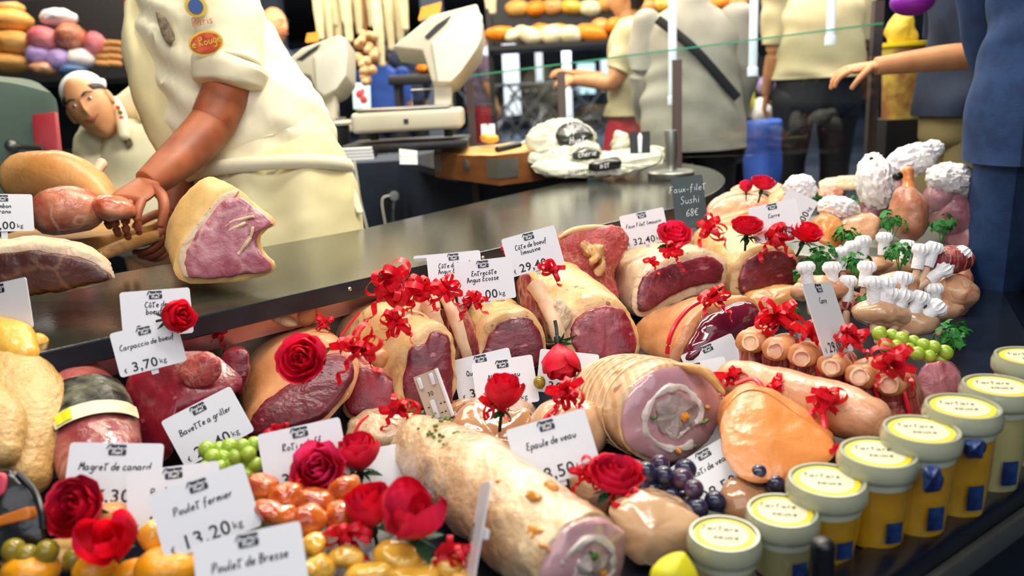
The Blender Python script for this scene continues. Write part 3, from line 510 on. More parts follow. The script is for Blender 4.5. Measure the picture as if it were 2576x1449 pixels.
roast('glazed_veal', 'smaller shiny brown veal piece between the clear clip and the Noix de veau tag', 'meat', [([(1120, 1040), (1140, 1015), (1190, 1005), (1220, 1020), (1200, 1050), (1150, 1060)], 1.17, 0, -.5), ([(1120, 1030), (1150, 1005), (1200, 1000), (1220, 1010), (1180, 1035)], 1.23)], None, ('glazed_brown', ''), body='slab', amp=.004, dome=.01)
roast('poultry_roulade', 'cream coloured boned roulade with a thin ribbon peeking out behind the long veal roll', 'meat', [([(870, 1100), (885, 1062), (940, 1040), (1010, 1040), (1070, 1058), (1082, 1100), (1040, 1140), (950, 1150), (890, 1135)], 1.07, 0, -.3), ([(880, 1080), (900, 1045), (960, 1028), (1030, 1035), (1070, 1060), (1050, 1100), (960, 1115)], 1.17)], None, ('veal_roll', ''), body='rolled_meat', amp=.005, sc=18, dome=.02)
r_ = bpy.data.objects['poultry_roulade']; b = BM(); tube(b, [P(925, 1045, 1.065), P(905, 1065, 1.05), P(890, 1095, 1.045)], .0022, 6); obj('ribbon_strap', b, 'ribbon_red', r_)
roast('turkey_breast', 'pale glossy poultry breast in film right of the long veal roll end', 'meat', [([(1530, 1290), (1570, 1245), (1640, 1240), (1710, 1270), (1755, 1310), (1740, 1370), (1690, 1410), (1610, 1420), (1560, 1370)], .84, 0, -.3), ([(1550, 1270), (1600, 1235), (1660, 1232), (1730, 1270), (1740, 1320), (1660, 1370), (1580, 1350)], .92)], None, ('pale_meat', ''), body='breast', amp=.005, dome=.02)
roast('veal_cutlet', 'pale veal piece under the ribbon left of the lone red rose', 'meat', [([(1430, 1200), (1460, 1180), (1520, 1190), (1560, 1230), (1550, 1290), (1500, 1300), (1450, 1260)], .93, 0, -.4), ([(1440, 1190), (1480, 1170), (1540, 1190), (1555, 1240), (1500, 1270)], 1.0)], None, ('pale_meat', ''), body='slab', dome=.012)
roast('liver_slice', 'speckled brown meat piece beside the black grapes behind the two smallest jars', 'meat', [([(1815, 1290), (1820, 1230), (1860, 1200), (1920, 1215), (1950, 1260), (1930, 1310), (1860, 1325)], .92, 0, -.4), ([(1820, 1260), (1830, 1210), (1880, 1190), (1930, 1215), (1940, 1260), (1880, 1290)], 1.0)], None, ('glazed_brown', ''), body='slab', dome=.012)
roast('marinated_fillet', 'wide smooth orange fillet lying flat left of the jars', 'meat', [([(1818, 1120), (1822, 1040), (1870, 985), (1930, 990), (2000, 1040), (2070, 1085), (2105, 1130), (2080, 1170), (2000, 1200), (1900, 1215), (1845, 1190)], .96, 0, -.9), ([(1810, 1080), (1820, 1010), (1870, 965), (1940, 975), (2010, 1020), (2090, 1080), (2090, 1120), (2000, 1150), (1880, 1160)], 1.03)], None, ('orange_fillet', ''), body='fillet', amp=.004, sc=14, dome=.012)
nr = thing('netted_roast', 'long pale roast tied with loops of red ribbon in front of the chop rack', 'meat', Q(2020, 1060, DECK))
b = BM(); sweep(b, [P(1850, 955, 1.16), P(1960, 990, 1.11), P(2080, 1022, 1.06), P(2175, 1055, 1.02)], [(.03, .03), (.036, .036), (.036, .036), (.032, .032)], 36, 30); disp(b, .004, 22, 5); obj('rolled_meat', b, 'skin_pink', nr)
# chop rack
rk = thing('chop_rack', 'rack of thick bone-in chops tied with red ribbon right of the rump roast', 'meat', Q(2130, 990, DECK))
ends = [(1895, 846, 1.22), (1958, 866, 1.18), (2024, 886, 1.15), (2098, 910, 1.12), (2170, 933, 1.09), (2245, 952, 1.07)]
for i, (x, y, d) in enumerate(ends):
    b = BM(); t0 = P(x, y, d); t1 = P(x+28, y+95, d-.02); t2 = P(x+60, y+70, d+.09)
    sweep(b, [P(x+6, y+14, d+.005), P(x+20, y+50, d+.01), P(x+36, y+95, d-.0)], [(.022, .034), (.024, .042), (.02, .036)], 26, 16, (.5, .6), up=RD); disp(b, .004, 28, i); ch = obj('chop', b, 'rib_meat', rk)
    b = BM(); sweep(b, [P(x-6, y+12, d-.022), P(x+20, y-2, d+.03)], [(.022, .017), (.022, .017)], 20, 8, (.5, .5)); disp(b, .004, 34, i+9); obj('fat_rim', b, 'fat_tan', ch)
    b = BM(); lathe(b, [(.012, -.006), (.012, .002), (.009, .003), (.008, -.001)], P(x-8, y+14, d-.037), 16, CAM-P(x, y, d)); disp(b, .004, 70, i+3); obj('bone_end', b, 'bone', ch)
    b = BM(); tube(b, [P(x+34, y-6, d+.0), P(x+28, y+20, d-.024), P(x+38, y+70, d-.026), P(x+46, y+108, d-.02)], .003, 7); obj('ribbon_strap', b, 'ribbon_red', ch)
roast('pink_ham_end', 'pink film wrapped ham end at the right of the chop rack', 'meat', [([(2310, 960), (2330, 915), (2380, 910), (2412, 940), (2415, 985), (2380, 1010), (2330, 1010)], 1.10), ([(2320, 940), (2350, 905), (2400, 915), (2412, 950), (2370, 985)], 1.17)], None, ('pork_lean', ''), body='slab')
# --- golden and marinated pieces in front
for i, q in enumerate([(655, 1225, 52, 30, 8), (720, 1248, 48, 34, 20), (800, 1262, 55, 36, -10), (860, 1232, 40, 30, 30), (690, 1290, 56, 34, -12), (770, 1312, 56, 34, 12), (852, 1300, 44, 34, 0)]):
    lump('marinated_skewer_meat', ['leftmost', 'rosy', 'upper middle', 'rightmost upper', 'lower left', 'lower middle', 'lower right'][i]+' glossy orange red marinated meat chunk below the tag with two roses', 'meat', *q[:4], .86-.0004*(q[1]-1230), 'marinade', rot=q[4], group='marinated meat chunks', amp=.006, sc=40)
wh = ['under the heart shaped rose', 'left of the edge-on white tag', 'at the bottom edge beside the Bresse tag', 'beneath the left tall rose', 'in the bottom row left of the rose stem', 'in the bottom row right of the rose stem', 'touching the edge-on white tag', 'at the bottom edge below the red ribbon', 'between the ribbon and the Bresse tag']
for i, q in enumerate([(1010, 1400, 62, 34, -8), (1120, 1420, 50, 30, 12), (800, 1430, 46, 40, 20), (870, 1405, 44, 30, -10), (930, 1440, 60, 30, 8), (1040, 1450, 66, 30, 0), (1165, 1448, 40, 26, 10), (1100, 1478, 60, 26, 0), (790, 1370, 40, 30, 10)]):
    lump('golden_parcel', 'golden yellow glazed stuffed parcel '+wh[i], 'food', *q[:4], .79-.0003*(q[1]-1400), 'golden', rot=q[4], group='golden glazed parcels', amp=.006, sc=34)
for i, q in enumerate([(75, 1440, 70, 46), (238, 1430, 52, 50), (425, 1432, 82, 56), (330, 1440, 44, 34)]):
    lump('orange_squash', ['bumpy orange squash in the bottom left corner', 'small orange squash below the heart shaped rose at left', 'large yellow orange squash with a green leaf left of the Bresse tag', 'low orange squash half hidden between two others'][i], 'squash', *q, .80, 'orange_skin', group='orange squashes', amp=.003, sc=30)
lump('pate_ball', 'round tan poultry parcel behind the price 17,3 tag and the open rose', 'food', 285, 1305, 52, 42, .86, 'ham_skin', amp=.003)
lump('pate_ball', 'orange brown glazed ball in front of the Poulet de la tag', 'food', 385, 1350, 34, 42, .83, 'golden', amp=.003)
lump('pale_breast', 'pale poultry breast lying under the green olives at bottom left', 'poultry', 130, 1395, 150, 26, .86, 'poultry', amp=.004)
lump('yellow_pat', 'yellow rounded piece under the 13.20 tag', 'food', 520, 1395, 70, 26, .83, 'orange_fillet', amp=.003)
# --- on the worktop: pork, hams, beef
pork = roast('pork_loin', 'cut pork loin with golden rind standing on the worktop beside the butcher', 'meat',
      [([(438, 682), (446, 630), (482, 570), (532, 505), (586, 470), (640, 510), (697, 560), (672, 580), (656, 605), (670, 640), (694, 665), (676, 692), (580, 710), (480, 714)], 1.31, .15, .0), ([(425, 640), (424, 575), (448, 520), (490, 470), (540, 448), (600, 480), (640, 540), (600, 660), (500, 690)], 1.4), ([(420, 630), (421, 588), (436, 530), (472, 486), (512, 449), (560, 458), (590, 510), (560, 610), (490, 660)], 1.48)],
      [(480, 694), (466, 652), (485, 604), (524, 548), (562, 504), (604, 500), (650, 526), (686, 562), (660, 576), (644, 604), (658, 638), (682, 664), (670, 682), (580, 697), (510, 699)], ('pork_rind', 'pork_lean'), z=TOP, amp=.003)
b = BM(); facecap(b, [(462, 690), (452, 640), (476, 590), (520, 535), (560, 490), (600, 480), (590, 500), (548, 545), (500, 610), (478, 650), (482, 694)], 1.303, .15, 0, .002, push=.005); obj('fat_rim', b, 'fat_white', pork)
for q in ([(520, 640), (560, 590), (620, 560)], [(540, 600), (580, 560), (640, 545)], [(600, 640), (630, 600), (636, 570)]):
    b = BM(); tube(b, [P(x, y, 1.298) for x, y in q], .0032, 8); disp(b, .002, 60, 1); obj('fat_seam', b, 'fat_white', pork)
roast('aged_beef_slab', 'dark aged beef slab with a cream fat top at the left edge of the worktop', 'meat',
      [([(-110, 640), (0, 618), (100, 612), (200, 626), (262, 654), (292, 698), (240, 724), (150, 740), (50, 754), (-110, 770)], 1.16, .1, .1), ([(-110, 600), (0, 602), (100, 598), (200, 610), (255, 640), (270, 670), (150, 690), (-80, 700)], 1.28)],
      [(-100, 665), (0, 640), (100, 632), (195, 650), (255, 678), (278, 700), (230, 716), (150, 732), (50, 746), (-100, 760)], ('fat_white', 'beef_aged'), z=TOP)
bd = thing('cutting_board', 'thick round wooden cutting board under the hams at left', 'board', Q(215, 610, TOP))
b = BM(); c = Q(205, 596, TOP+.02); lathe(b, [(.155, -.02), (.165, -.015), (.165, .012), (.16, .018), (.02, .018)], c, 48); obj('board', b, 'board_wood', bd)
b = BM(); sweep(b, [Q(255, 640, TOP+.014), Q(330, 612, TOP+.014), Q(405, 590, TOP+.014)], [.013, .015, .012], 16); single('dry_sausage', b, 'ham_skin', 'thick golden dry sausage lying in front of the round cutting board', 'sausage')
hm = thing('cured_ham', 'orange skinned ham leg lying at the back of the cutting board', 'ham', base_of((150, 460), 1.72, TOP+.038))
b = BM(); sweep(b, [P(70, 450, 1.75), P(150, 448, 1.72), P(225, 472, 1.7), P(280, 520, 1.66)], [(.055, .055), (.062, .06), (.045, .045), (.02, .02)], 30, 20); disp(b, .004, 14, 3); obj('leg', b, 'ham_skin', hm)
b = BM(); sweep(b, [P(255, 412, 1.72), P(238, 440, 1.70), P(225, 465, 1.68)], [.012, .009, .011], 12); obj('bone', b, 'bone', hm)
lump('boned_ham', 'rosy boned ham piece at the front of the cutting board', 'ham', 168, 532, 92, 60, 1.57, 'ham_lean', rot=8, amp=.007, sc=16)
lump('ham_trimming', 'red marbled ham trimming under the butcher hand', 'ham', 285, 522, 52, 34, 1.57, mat('trim_red', '#b5482e', .3, c2='#d98a66', c3='#e8c8a8', scale=18, lo=.38, hi=.6, bump=.5, coat=.4), rot=-10, amp=.007, sc=24)
# --- right: lamb racks with paper frills, white feathered poultry, pale cuts
mat('paper_frill', '#f3f4f6', .7, bump=.4, bscale=160); mat('feather', '#f2f0ee', .8, c2='#dedbe0', scale=40, bump=.8, bscale=90)
def frill(root, px, py, d, tilt=0, h=.042):
    t = P(px, py, d); dn = V((0, 0, -1)) + RT*math.tan(math.radians(tilt)) + _f*.15*-1; dn.normalize(); b = BM(); x, y = frame_of(dn)
    prof = [(.003, -.004), (.0095, -.003), (.0135, .004), (.0130, .011), (.0105, .017), (.0108, .026), (.0102, h)]
    rings = [[t+dn*z+(x*math.cos(a)+y*math.sin(a))*r*(1+(.22 if i in (1, 2, 3) and k % 2 else 0)) for k, a in enumerate(2*PI*j/24 for j in range(24))] for i, (r, z) in enumerate(prof)]
    ringmesh(b, rings); o = obj('paper_frill', b, 'paper_frill', root)
    b = BM(); sweep(b, [t+dn*h, t+dn*(h+.045)], [.006, .007], 10, 4); obj('rib_bone', b, 'bone', root)
def K(x, y): return 1750+x/2.337, 380+y/2.337
def lamb(label, blobs, frs, d, m='skin_pink'):
    x, y, rx, ry, rot = blobs[0]; c = K(x, y); root = thing('lamb_rack', label, 'meat', base_of(c, d, DECK if c[1] > 690 else RISE), 'lamb racks in paper frills')
    for x, y, rx, ry, rot in blobs: c = K(x, y); lump(0, 0, 0, c[0], c[1], rx/2.337, ry/2.337, d, ['rib_meat', 'skin_pink', 'pale_meat'][int(x) % 3], rot=rot, root=root, part='meat', amp=.006)
    for x, y, tl in frs: c = K(x, y); frill(root, c[0], c[1]-18, d-.02, tl)
    return root
lamb('lamb rack with five white frills at the back, by the rightmost pink roses', [(1000, 680, 190, 60, 5), (1130, 690, 150, 50, 0), (880, 690, 80, 50, 0)], [(845, 620, 8), (920, 580, 5), (985, 550, 0), (1110, 530, -4), (1245, 575, -8)], 1.62)
lamb('lamb rack with four white frills above the edge of the chop rack tag', [(760, 800, 160, 70, -10), (900, 900, 110, 80, -20), (640, 830, 80, 60, 0)], [(645, 705, 6), (800, 705, 0), (895, 785, -3), (1010, 700, -8)], 1.42)
lamb('lamb rack with seven white frills above the green grapes', [(1100, 960, 190, 80, -10), (1280, 1000, 150, 90, -12), (1180, 780, 130, 70, 0)], [(1045, 790, 0), (1120, 795, -6), (1225, 765, -10), (1150, 855, -14), (1230, 865, -18), (1330, 880, -24), (1440, 945, -50)], 1.32)
lamb('lamb rack with five white frills next to the end glass', [(1500, 640, 130, 90, 0), (1540, 830, 110, 110, 0), (1480, 920, 90, 70, 0)], [(1330, 600, -12), (1410, 590, -20), (1400, 830, 4), (1480, 725, -55), (1590, 630, -50)], 1.46)
def fluffy(root, px, py, rx, ry, d, rot=0, part='feathered_neck'):
    c = P(px, py, d); b = BM(); ball(b, (0, 0, 0), 1, 40, 26); r = math.radians(rot)
    X = RT*math.cos(r)+UP*math.sin(r); Y = -RT*math.sin(r)+UP*math.cos(r); a, e = rx/F*d, ry/F*d
    for v in b.verts:
        k = 1+.16*noise.noise(v.co*5+V((px, py, 0)))+.10*noise.noise(v.co*13+V((py, 0, px))); v.co = c+(X*v.co.x*a+Y*v.co.y*e-_f*v.co.z*(a+e)/2)*k
    return obj(part, b, 'feather', root)
def bird(label, fl, body, d, m='skin_pink', zb=RISE):
    root = thing('feathered_poultry', label, 'poultry', base_of(body[0][:2], d, zb), 'poultry with white feathers left on')
    for q in body: lump(0, 0, 0, *q[:4], d, q[5] if len(q) > 5 else m, rot=q[4], root=root, part='carcass', amp=.006, sc=20)
    for q in fl: fluffy(root, *q[:4], d-.02, q[4])
    return root
mat('plum_skin', '#7d4a58', .4, c2='#b08088', c3='#5c3046', scale=16, bump=.4, coat=.3); mat('brown_skin', '#a8644a', .4, c2='#c48a6c', c3='#7c3c38', scale=20, lo=.35, hi=.62, bump=.5, coat=.3)
hb = bird('white feathered bird with upright head and dark eye at the back right', [(2200, 460, 42, 70, 8), (2196, 408, 26, 24, 0)], [(2215, 505, 50, 40, 0), (2195, 540, 30, 40, 0)], 1.92, 'plum_skin')
b = BM(); ball(b, P(2192, 399, 1.875), .0045, 10, 8); obj('eye', b, 'ink', hb); b = BM(); ball(b, P(2198, 413, 1.872), (.008, .004, .005), 10, 8); obj('beak', b, 'rose_red', hb)
bird('white feathered bird lying with raised rump behind the upright head', [(2290, 405, 66, 40, 24), (2345, 375, 28, 22, 0)], [(2260, 480, 36, 46, 0), (2235, 520, 30, 40, 0)], 2.0, 'plum_skin')
bird('white feathered bird at the far right beside the dark blue jeans', [(2390, 450, 56, 40, -6), (2420, 470, 30, 26, 0)], [(2400, 540, 56, 60, 0), (2360, 500, 40, 40, 10), (2420, 590, 40, 60, 0)], 1.9, 'plum_skin')
bird('round cream feathered bird behind the two back price tags', [(2012, 475, 40, 36, 0)], [(2000, 520, 34, 24, 0, 'skin_pink')], 1.85)
bird('white feathered bird lying low left of the plucked brown bird', [(2108, 525, 50, 32, -12)], [(2110, 565, 54, 22, -10, 'skin_pink')], 1.8)
pb = thing('plucked_bird', 'brown plucked bird standing neck up between the white feathered birds', 'poultry', base_of((2285, 560), 1.76, RISE))
lump(0, 0, 0, 2285, 540, 42, 74, 1.76, 'brown_skin', rot=4, root=pb, part='carcass', amp=.006); b = BM(); sweep(b, [P(2283, 434, 1.77), P(2285, 460, 1.765), P(2285, 490, 1.76)], [.014, .012, .02], 14); obj('neck', b, 'orange_fillet', pb)
lump('black_truffle', 'small round black truffle between the white birds', 'truffle', 2258, 443, 13, 12, 1.74, 'plastic_black', amp=.001)
def slab(name, label, poly, d, m, gy=-.5, th=.06, **k): return roast(name, label, 'meat', [(poly, d, 0, gy), ([(x, y-10) for x, y in poly], d+th)], None, (m, ''), body='slab', dome=.01, z=RISE, **k)
slab('pork_belly', 'long folded pale pork belly strip right of the chalkboard', [(1775, 560), (1790, 520), (1840, 492), (1900, 490), (1935, 505), (1930, 530), (1860, 545), (1800, 575)], 2.02, 'skin_pink', th=.03)
slab('pork_belly', 'darker pink belly strip under the folded pale one', [(1780, 590), (1800, 560), (1870, 538), (1930, 530), (1925, 560), (1850, 585)], 1.96, 'fat_tan', th=.03)
slab('chicken_fillet', 'pale peach chicken fillet lying left of the parsley', [(2100, 605), (2120, 560), (2170, 545), (2210, 560), (2200, 600), (2150, 625)], 1.72, 'skin_pink')
slab('chicken_fillet', 'yellow peach chicken pieces in a row behind the right back rose', [(2040, 590), (2050, 555), (2090, 545), (2120, 575), (2110, 620), (2070, 615)], 1.7, 'orange_fillet')
slab('offal_piece', 'orange brown piece at the back edge behind the two small roses', [(1930, 520), (1950, 490), (1985, 485), (2000, 510), (1970, 530)], 2.0, 'ham_skin')
slab('offal_piece', 'small brown piece lying behind the low white bird', [(2060, 490), (2090, 478), (2120, 485), (2115, 505), (2080, 510)], 2.15, 'brown_skin')
slab('offal_piece', 'pale pink piece in the back row left of the cream bird', [(1840, 485), (1880, 470), (1960, 472), (1970, 490), (1900, 495)], 2.2, 'skin_pink', th=.03)
slab('offal_piece', 'flat pale piece in the back row right of the cream bird', [(2060, 472), (2080, 458), (2150, 455), (2160, 475), (2100, 482)], 2.25, 'fat_white', th=.03)
slab('veal_shank', 'rosy veal shank beside the dark end of the case on the right', [(2350, 740), (2380, 690), (2430, 680), (2445, 720), (2430, 790), (2370, 800)], 1.5, 'brown_skin')
# ------------------------------------------------------------------ handwriting: a small stroke font (x-height 1, capitals 2)
G = {'a': '.8,.9 .3,1 0,.5 .2,0 .6,.2 .8,.9;.8,.9 .75,.2 1,0', 'b': '.1,2 .05,0;.05,.6 .5,1 .8,.5 .4,0 .05,.1', 'c': '.75,.85 .4,1 .05,.5 .3,0 .8,.15', 'd': '.8,2 .75,0;.75,.8 .3,1 0,.5 .25,0 .75,.3', 'e': '.05,.5 .7,.6 .45,1 .05,.6 .2,.05 .75,.1', 'f': '.8,1.8 .5,2 .35,1.5 .25,-.5;0,.95 .7,1.05',
     'g': '.75,.9 .3,1 .05,.5 .3,.1 .7,.4;.75,.9 .7,-.5 .3,-.9 0,-.6', 'h': '.1,2 .05,0;.05,.6 .5,1 .7,.6 .75,0', 'i': '.2,1 .2,0;.22,1.4 .26,1.5', 'k': '.1,2 .05,0;.7,1 .1,.5 .75,0', 'l': '.2,2 .15,.2 .35,0', 'm': '.05,1 .05,0;.05,.6 .35,1 .5,.6 .5,0;.5,.6 .8,1 1,.6 1,0', 'n': '.05,1 .05,0;.05,.6 .45,1 .7,.6 .75,0',
     'o': '.4,1 .05,.5 .4,0 .8,.5 .4,1', 'p': '.1,1 .05,-.9;.1,.8 .55,1 .8,.5 .4,.05 .1,.2', 'q': '.75,.9 .3,1 0,.5 .25,0 .7,.3;.75,1 .7,-.9', 'r': '.05,1 .1,0;.1,.6 .35,1 .65,.9', 's': '.7,.9 .35,1 .15,.75 .6,.35 .4,0 0,.1', 't': '.35,1.7 .3,.1 .6,.05;-.1,1.55 .95,1.7', 'u': '.05,1 .1,.2 .4,0 .7,.4;.75,1 .75,0', 'v': '0,1 .35,0 .75,1', 'x': '.05,1 .7,0;.7,1 0,0', 'y': '.05,1 .35,.3;.75,1 .2,-.9', 'z': '.05,1 .7,1 .05,0 .75,0', '-': '.1,.5 .7,.55', "'": '.2,2 .1,1.6',
     'A': '0,-.1 .3,2 .9,0;-.1,.7 .8,.8', 'B': '.1,2 .1,0;0,1.9 .7,1.8 .7,1.2 .15,1.05 .9,.7 .7,.1 0,0', 'C': '.95,1.8 .5,2 .05,1 .35,.05 .95,.2', 'E': '.9,1.8 .4,2 .2,1.4 .6,1.1 .1,.7 .2,.1 .9,.1', 'F': '.3,2 .1,0;.1,1.9 1,2;.2,1 .8,1.1', 'H': '.2,2 .0,0;1,2 .8,0;-.1,1 1.1,1.1', 'M': '0,0 .2,2 .55,.8 .95,2 1.05,0', 'N': '.05,0 .1,2 .8,0 .95,2', 'P': '.1,2 .1,0;0,1.8 .6,2 .9,1.5 .5,1 .1,1', 'Q': '.5,2 0,1 .5,0 1,1 .5,2;.6,.4 1.1,-.1', 'R': '.1,2 .1,0;0,1.8 .6,2 .8,1.5 .1,1 .9,0', 'S': '.8,1.8 .3,2 .1,1.5 .7,.7 .4,0 0,.2', 'T': '.5,1.9 .4,0;-.1,1.8 1.1,2',
     '6': '.7,1.9 .1,1 .2,.1 .7,.3 .6,.9 .15,.7', '8': '.4,1 .1,1.5 .4,2 .7,1.5 .4,1 .1,.5 .4,0 .7,.5 .4,1', '9': '.7,1.3 .3,1 .1,1.5 .4,2 .7,1.5 .6,0', '2': '.05,1.6 .4,2 .7,1.5 .05,0 .8,.05', '0': '.4,2 .05,1 .4,0 .75,1 .4,2', '1': '.1,1.6 .4,2 .4,0', '4': '.5,2 .05,.7 .8,.8;.6,1.2 .55,0', '7': '.05,1.9 .75,2 .3,0', '\u20ac': '.9,1.7 .5,1.9 .15,1 .45,.1 .9,.3;-.1,1.2 .7,1.25;-.1,.8 .6,.85', ':': '.1,.8 .15,.75;.1,.2 .15,.15', '.': '.05,.05 .1,.0', ',': '.1,.1 .0,-.3'}
ACC = {'\u00f4': ('o', '.15,1.35 .45,1.6 .75,1.35'), '\u00e9': ('e', '.4,1.3 .65,1.6'), '\u00e8': ('e', '.2,1.6 .5,1.3'), '\u00ee': ('i', '0,1.3 .2,1.55 .45,1.3')}
def glyph(ch):
    if ch in ACC: return G[ACC[ch][0]]+';'+ACC[ch][1]
    return G.get(ch, '')
def strokes(bm, text, x0, y0, h, w, Mx, zoff=.0004, bend=None, cx=True, slant=.12):
    """flat pen strokes: h = x-height, w = pen width, on the plane of Mx (x right, y up, z out)"""
    adv = []; x = 0
    for ch in text:
        adv.append(x); g = glyph(ch); x += .55 if not g else max(float(q.split(',')[0]) for s in g.split(';') for q in s.split()) + .32
    sh = -x*h/2 if cx else 0
    for ch, ax_ in zip(text, adv):
        g = glyph(ch)
        if not g: continue
        for s in g.split(';'):
            p = [V((float(q.split(',')[0]), float(q.split(',')[1]), 0)) for q in s.split()]
            if len(p) > 2: n = len(p)*3; p = [cr(p, i/n) for i in range(n+1)]
            p = [V((x0+sh+(ax_+a.x+a.y*slant)*h, y0+a.y*h, 0)) for a in p]; L = []
            for i, a in enumerate(p):
                d = (p[min(i+1, len(p)-1)]-p[max(i-1, 0)]); d.normalize(); nn = V((-d.y, d.x, 0))*w/2
                f = (lambda q: Mx @ V((q.x, q.y, zoff))) if bend is None else (lambda q: bend(q.x, q.y))
                L.append((bm.verts.new(f(a+nn)), bm.verts.new(f(a-nn))))
            for (a, b_), (c, d) in zip(L, L[1:]): bm.faces.new((a, b_, d, c))
    return bm
def digits(bm, text, x0, y0, size, Mx, bold=.012, zoff=.0004):
    cu = bpy.data.curves.new('t', 'FONT'); cu.body = text; cu.size = size; cu.offset = bold*size; cu.resolution_u = 3; cu.space_character = 1.08
    o = bpy.data.objects.new('t', cu); me = bpy.data.meshes.new_from_object(o); k = bmesh.new(); k.from_mesh(me)
    w = max([v.co.x for v in k.verts] or [0]); mp = {}
    for v in k.verts: mp[v] = bm.verts.new(Mx @ V((x0+v.co.x, y0+v.co.y, zoff)))
    for f_ in k.faces: bm.faces.new([mp[v] for v in f_.verts])
    k.free(); bpy.data.objects.remove(o); bpy.data.meshes.remove(me); bpy.data.curves.remove(cu); return w
def rrect(w, h, r, n=4):
    return [V((sx*(w/2-r)+r*math.cos(a), sy*(h/2-r)+r*math.sin(a), 0)) for sx, sy, a0 in ((1, 1, 0), (-1, 1, 90), (-1, -1, 180), (1, -1, 270)) for a in (math.radians(a0+90*i/n) for i in range(n+1))]
TW, TH = .095, .069
def tag(px, py, wpx, rl, lines, price, label, yaw=0, tilt=-8, name='price_tag', plain=False, ratio=1, k=1, kg=True, depth=None, group='white price tags', stake=.006):
    d = depth or F*TW*k*math.cos(math.radians(yaw))/wpx; p = P(px, py, d); n = (CAM-p).normalized(); a = math.radians(rl)
    x = RT*math.cos(a)+UP*math.sin(a); x = (x-n*x.dot(n)).normalized(); y = n.cross(x)
    R = Matrix((x, y, n)).transposed() @ Matrix.Rotation(math.radians(yaw), 3, 'Y') @ Matrix.Rotation(math.radians(tilt), 3, 'X')
    Mx = Matrix.Translation(p) @ R.to_4x4(); w, h = TW*k, TH*k*ratio
    root = thing(name, label, 'price tag', Mx @ V((0, -h/2-stake, 0)), group)
    b = BM(); prism(b, [Mx @ V((v.x, v.y, -.0014)) for v in rrect(w, h, .004)], R @ V((0, 0, .0014))); obj('card', b, 'tag_white', root, False)
    b = BM(); prism(b, [Mx @ V(q) for q in ((-.006, -h/2+.012, -.004), (.006, -h/2+.012, -.004), (.004, -h/2-stake, -.004), (-.004, -h/2-stake, -.004))], R @ V((0, 0, .002))); obj('stake', b, 'tag_white', root, False)
    if plain: return root
    lw, lh = w*.19, w*.125; ly = h/2-w*.02-lh/2
    b = BM(); prism(b, [Mx @ V((v.x, v.y+ly, -.0002)) for v in rrect(lw, lh, .0016)], R @ V((0, 0, .0006)))
    for i in range(4): q = -lw/2-.0006+i*.0011; prism(b, [Mx @ V(v) for v in ((q-.0022, ly+lh/2-.0048+i*.001, 0), (q-.0016, ly+lh/2-.005+i*.001, 0), (q+.0012, ly+lh/2+.0006, 0), (q+.0006, ly+lh/2+.0008, 0))], R @ V((0, 0, .0005)))
    lg = obj('logo_plate', b, 'logo_navy', root, False)
    b = BM(); strokes(b, 'Boucherie', .0004, ly+.0004, lh*.17, .0005*k, Mx, .0008); strokes(b, 'Huet', .0005, ly-lh*.38, lh*.2, .00065*k, Mx, .0008); obj('logo_lettering', b, 'white_ink', lg, False)
    b = BM(); n_ = len(lines); hh = w*.044
    for i, t in enumerate(lines): strokes(b, t, (.0 if i == 0 else -.003), ly-lh/2-w*(.125 if n_ > 1 else .17)-i*w*.105, hh, .00125*k, Mx)
    obj('product_name', b, 'ink', root, False)
    if price:
        b = BM(); yb = -h/2+w*.045; strokes(b, '\u20ac', -w*.42, yb, w*.038, .0009*k, Mx, cx=False, slant=0); ww = digits(b, price, -w*.31, yb, w*.21, Mx)
        if kg: digits(b, 'kg', -w*.31+ww+.0022, yb+w*.025, w*.115, Mx, .003)
        obj('price', b, 'ink', root, False)
    return root
tag(1340, 632, 139, 15.5, ['C\u00f4te de boeuf', 'limousine'], '29,40', 'white price tag reading C\u00f4te de boeuf limousine with price 29,40')
tag(1621, 574, 112, 12, ['Faux Filet limousin'], '32,40', 'white price tag reading Faux Filet limousin with price 32,40', ratio=1.05)
tag(1220, 705, 146, 7, ['Entrec\u00f4te', 'Angus Ecosse'], '39,00', 'white price tag reading Entrec\u00f4te Angus Ecosse in front of two others')
tag(1145, 684, 128, 6, ['C\u00f4te de boeuf', 'Angus Ecosse'], '38,00', 'middle white price tag of the overlapping three, reading C\u00f4te Angus', depth=1.40)
tag(1107, 684, 116, 5, ['Entrec\u00f4te', 'limousine'], '32,00', 'rearmost white price tag of the overlapping three, mostly covered', depth=1.50)
tag(1219, 944, 152, 13.5, ['Quasi de veau'], '31,00', 'white price tag half covered by the Noix de veau tag')
tag(1271, 962, 156, 9, ['Noix de veau'], '34,50', 'white price tag reading Noix de veau with a red rose in front', ratio=1.06)
tag(1428, 938, 142, -6, ['Tournedos de veau'], '36,00', 'white price tag behind the hanging upside down rose', depth=1.27)
tag(1392, 1130, 208, 16, ['Epaule de veau'], '28,50', 'white price tag reading Epaule de veau above the long veal roll', ratio=1.05)
tag(1758, 965, 122, 11, ['Poitrine de veau'], '19,80', 'white price tag sticking up right behind the thick netted veal roll', depth=1.24)
tag(1797, 912, 104, 24, [], '', 'pale price tag leaning against the rump roast, most of it hidden', depth=1.36)
tag(1796, 1184, 150, 30, ['Roti de veau'], '28,50', 'tilted white price tag reading 28,50 lying above the black grapes', tilt=-30, depth=.99)
tag(395, 787, 162, 5, ['C\u00f4te de', 'boeuf'], '24,00', 'white price tag with a drooping red rose over its corner', depth=1.09, k=.93)
tag(374, 874, 158, 14, ['Carpaccio de boeuf'], '3,70', 'white price tag reading 3,70 in front of the dark case wall', depth=1.045, k=.86)
tag(524, 1072, 182, 28, ['Bavette \u00e0 griller'.replace('\u00e0', 'a')], '25,40', 'steeply slanted white price tag reading 25,40 above green grapes')
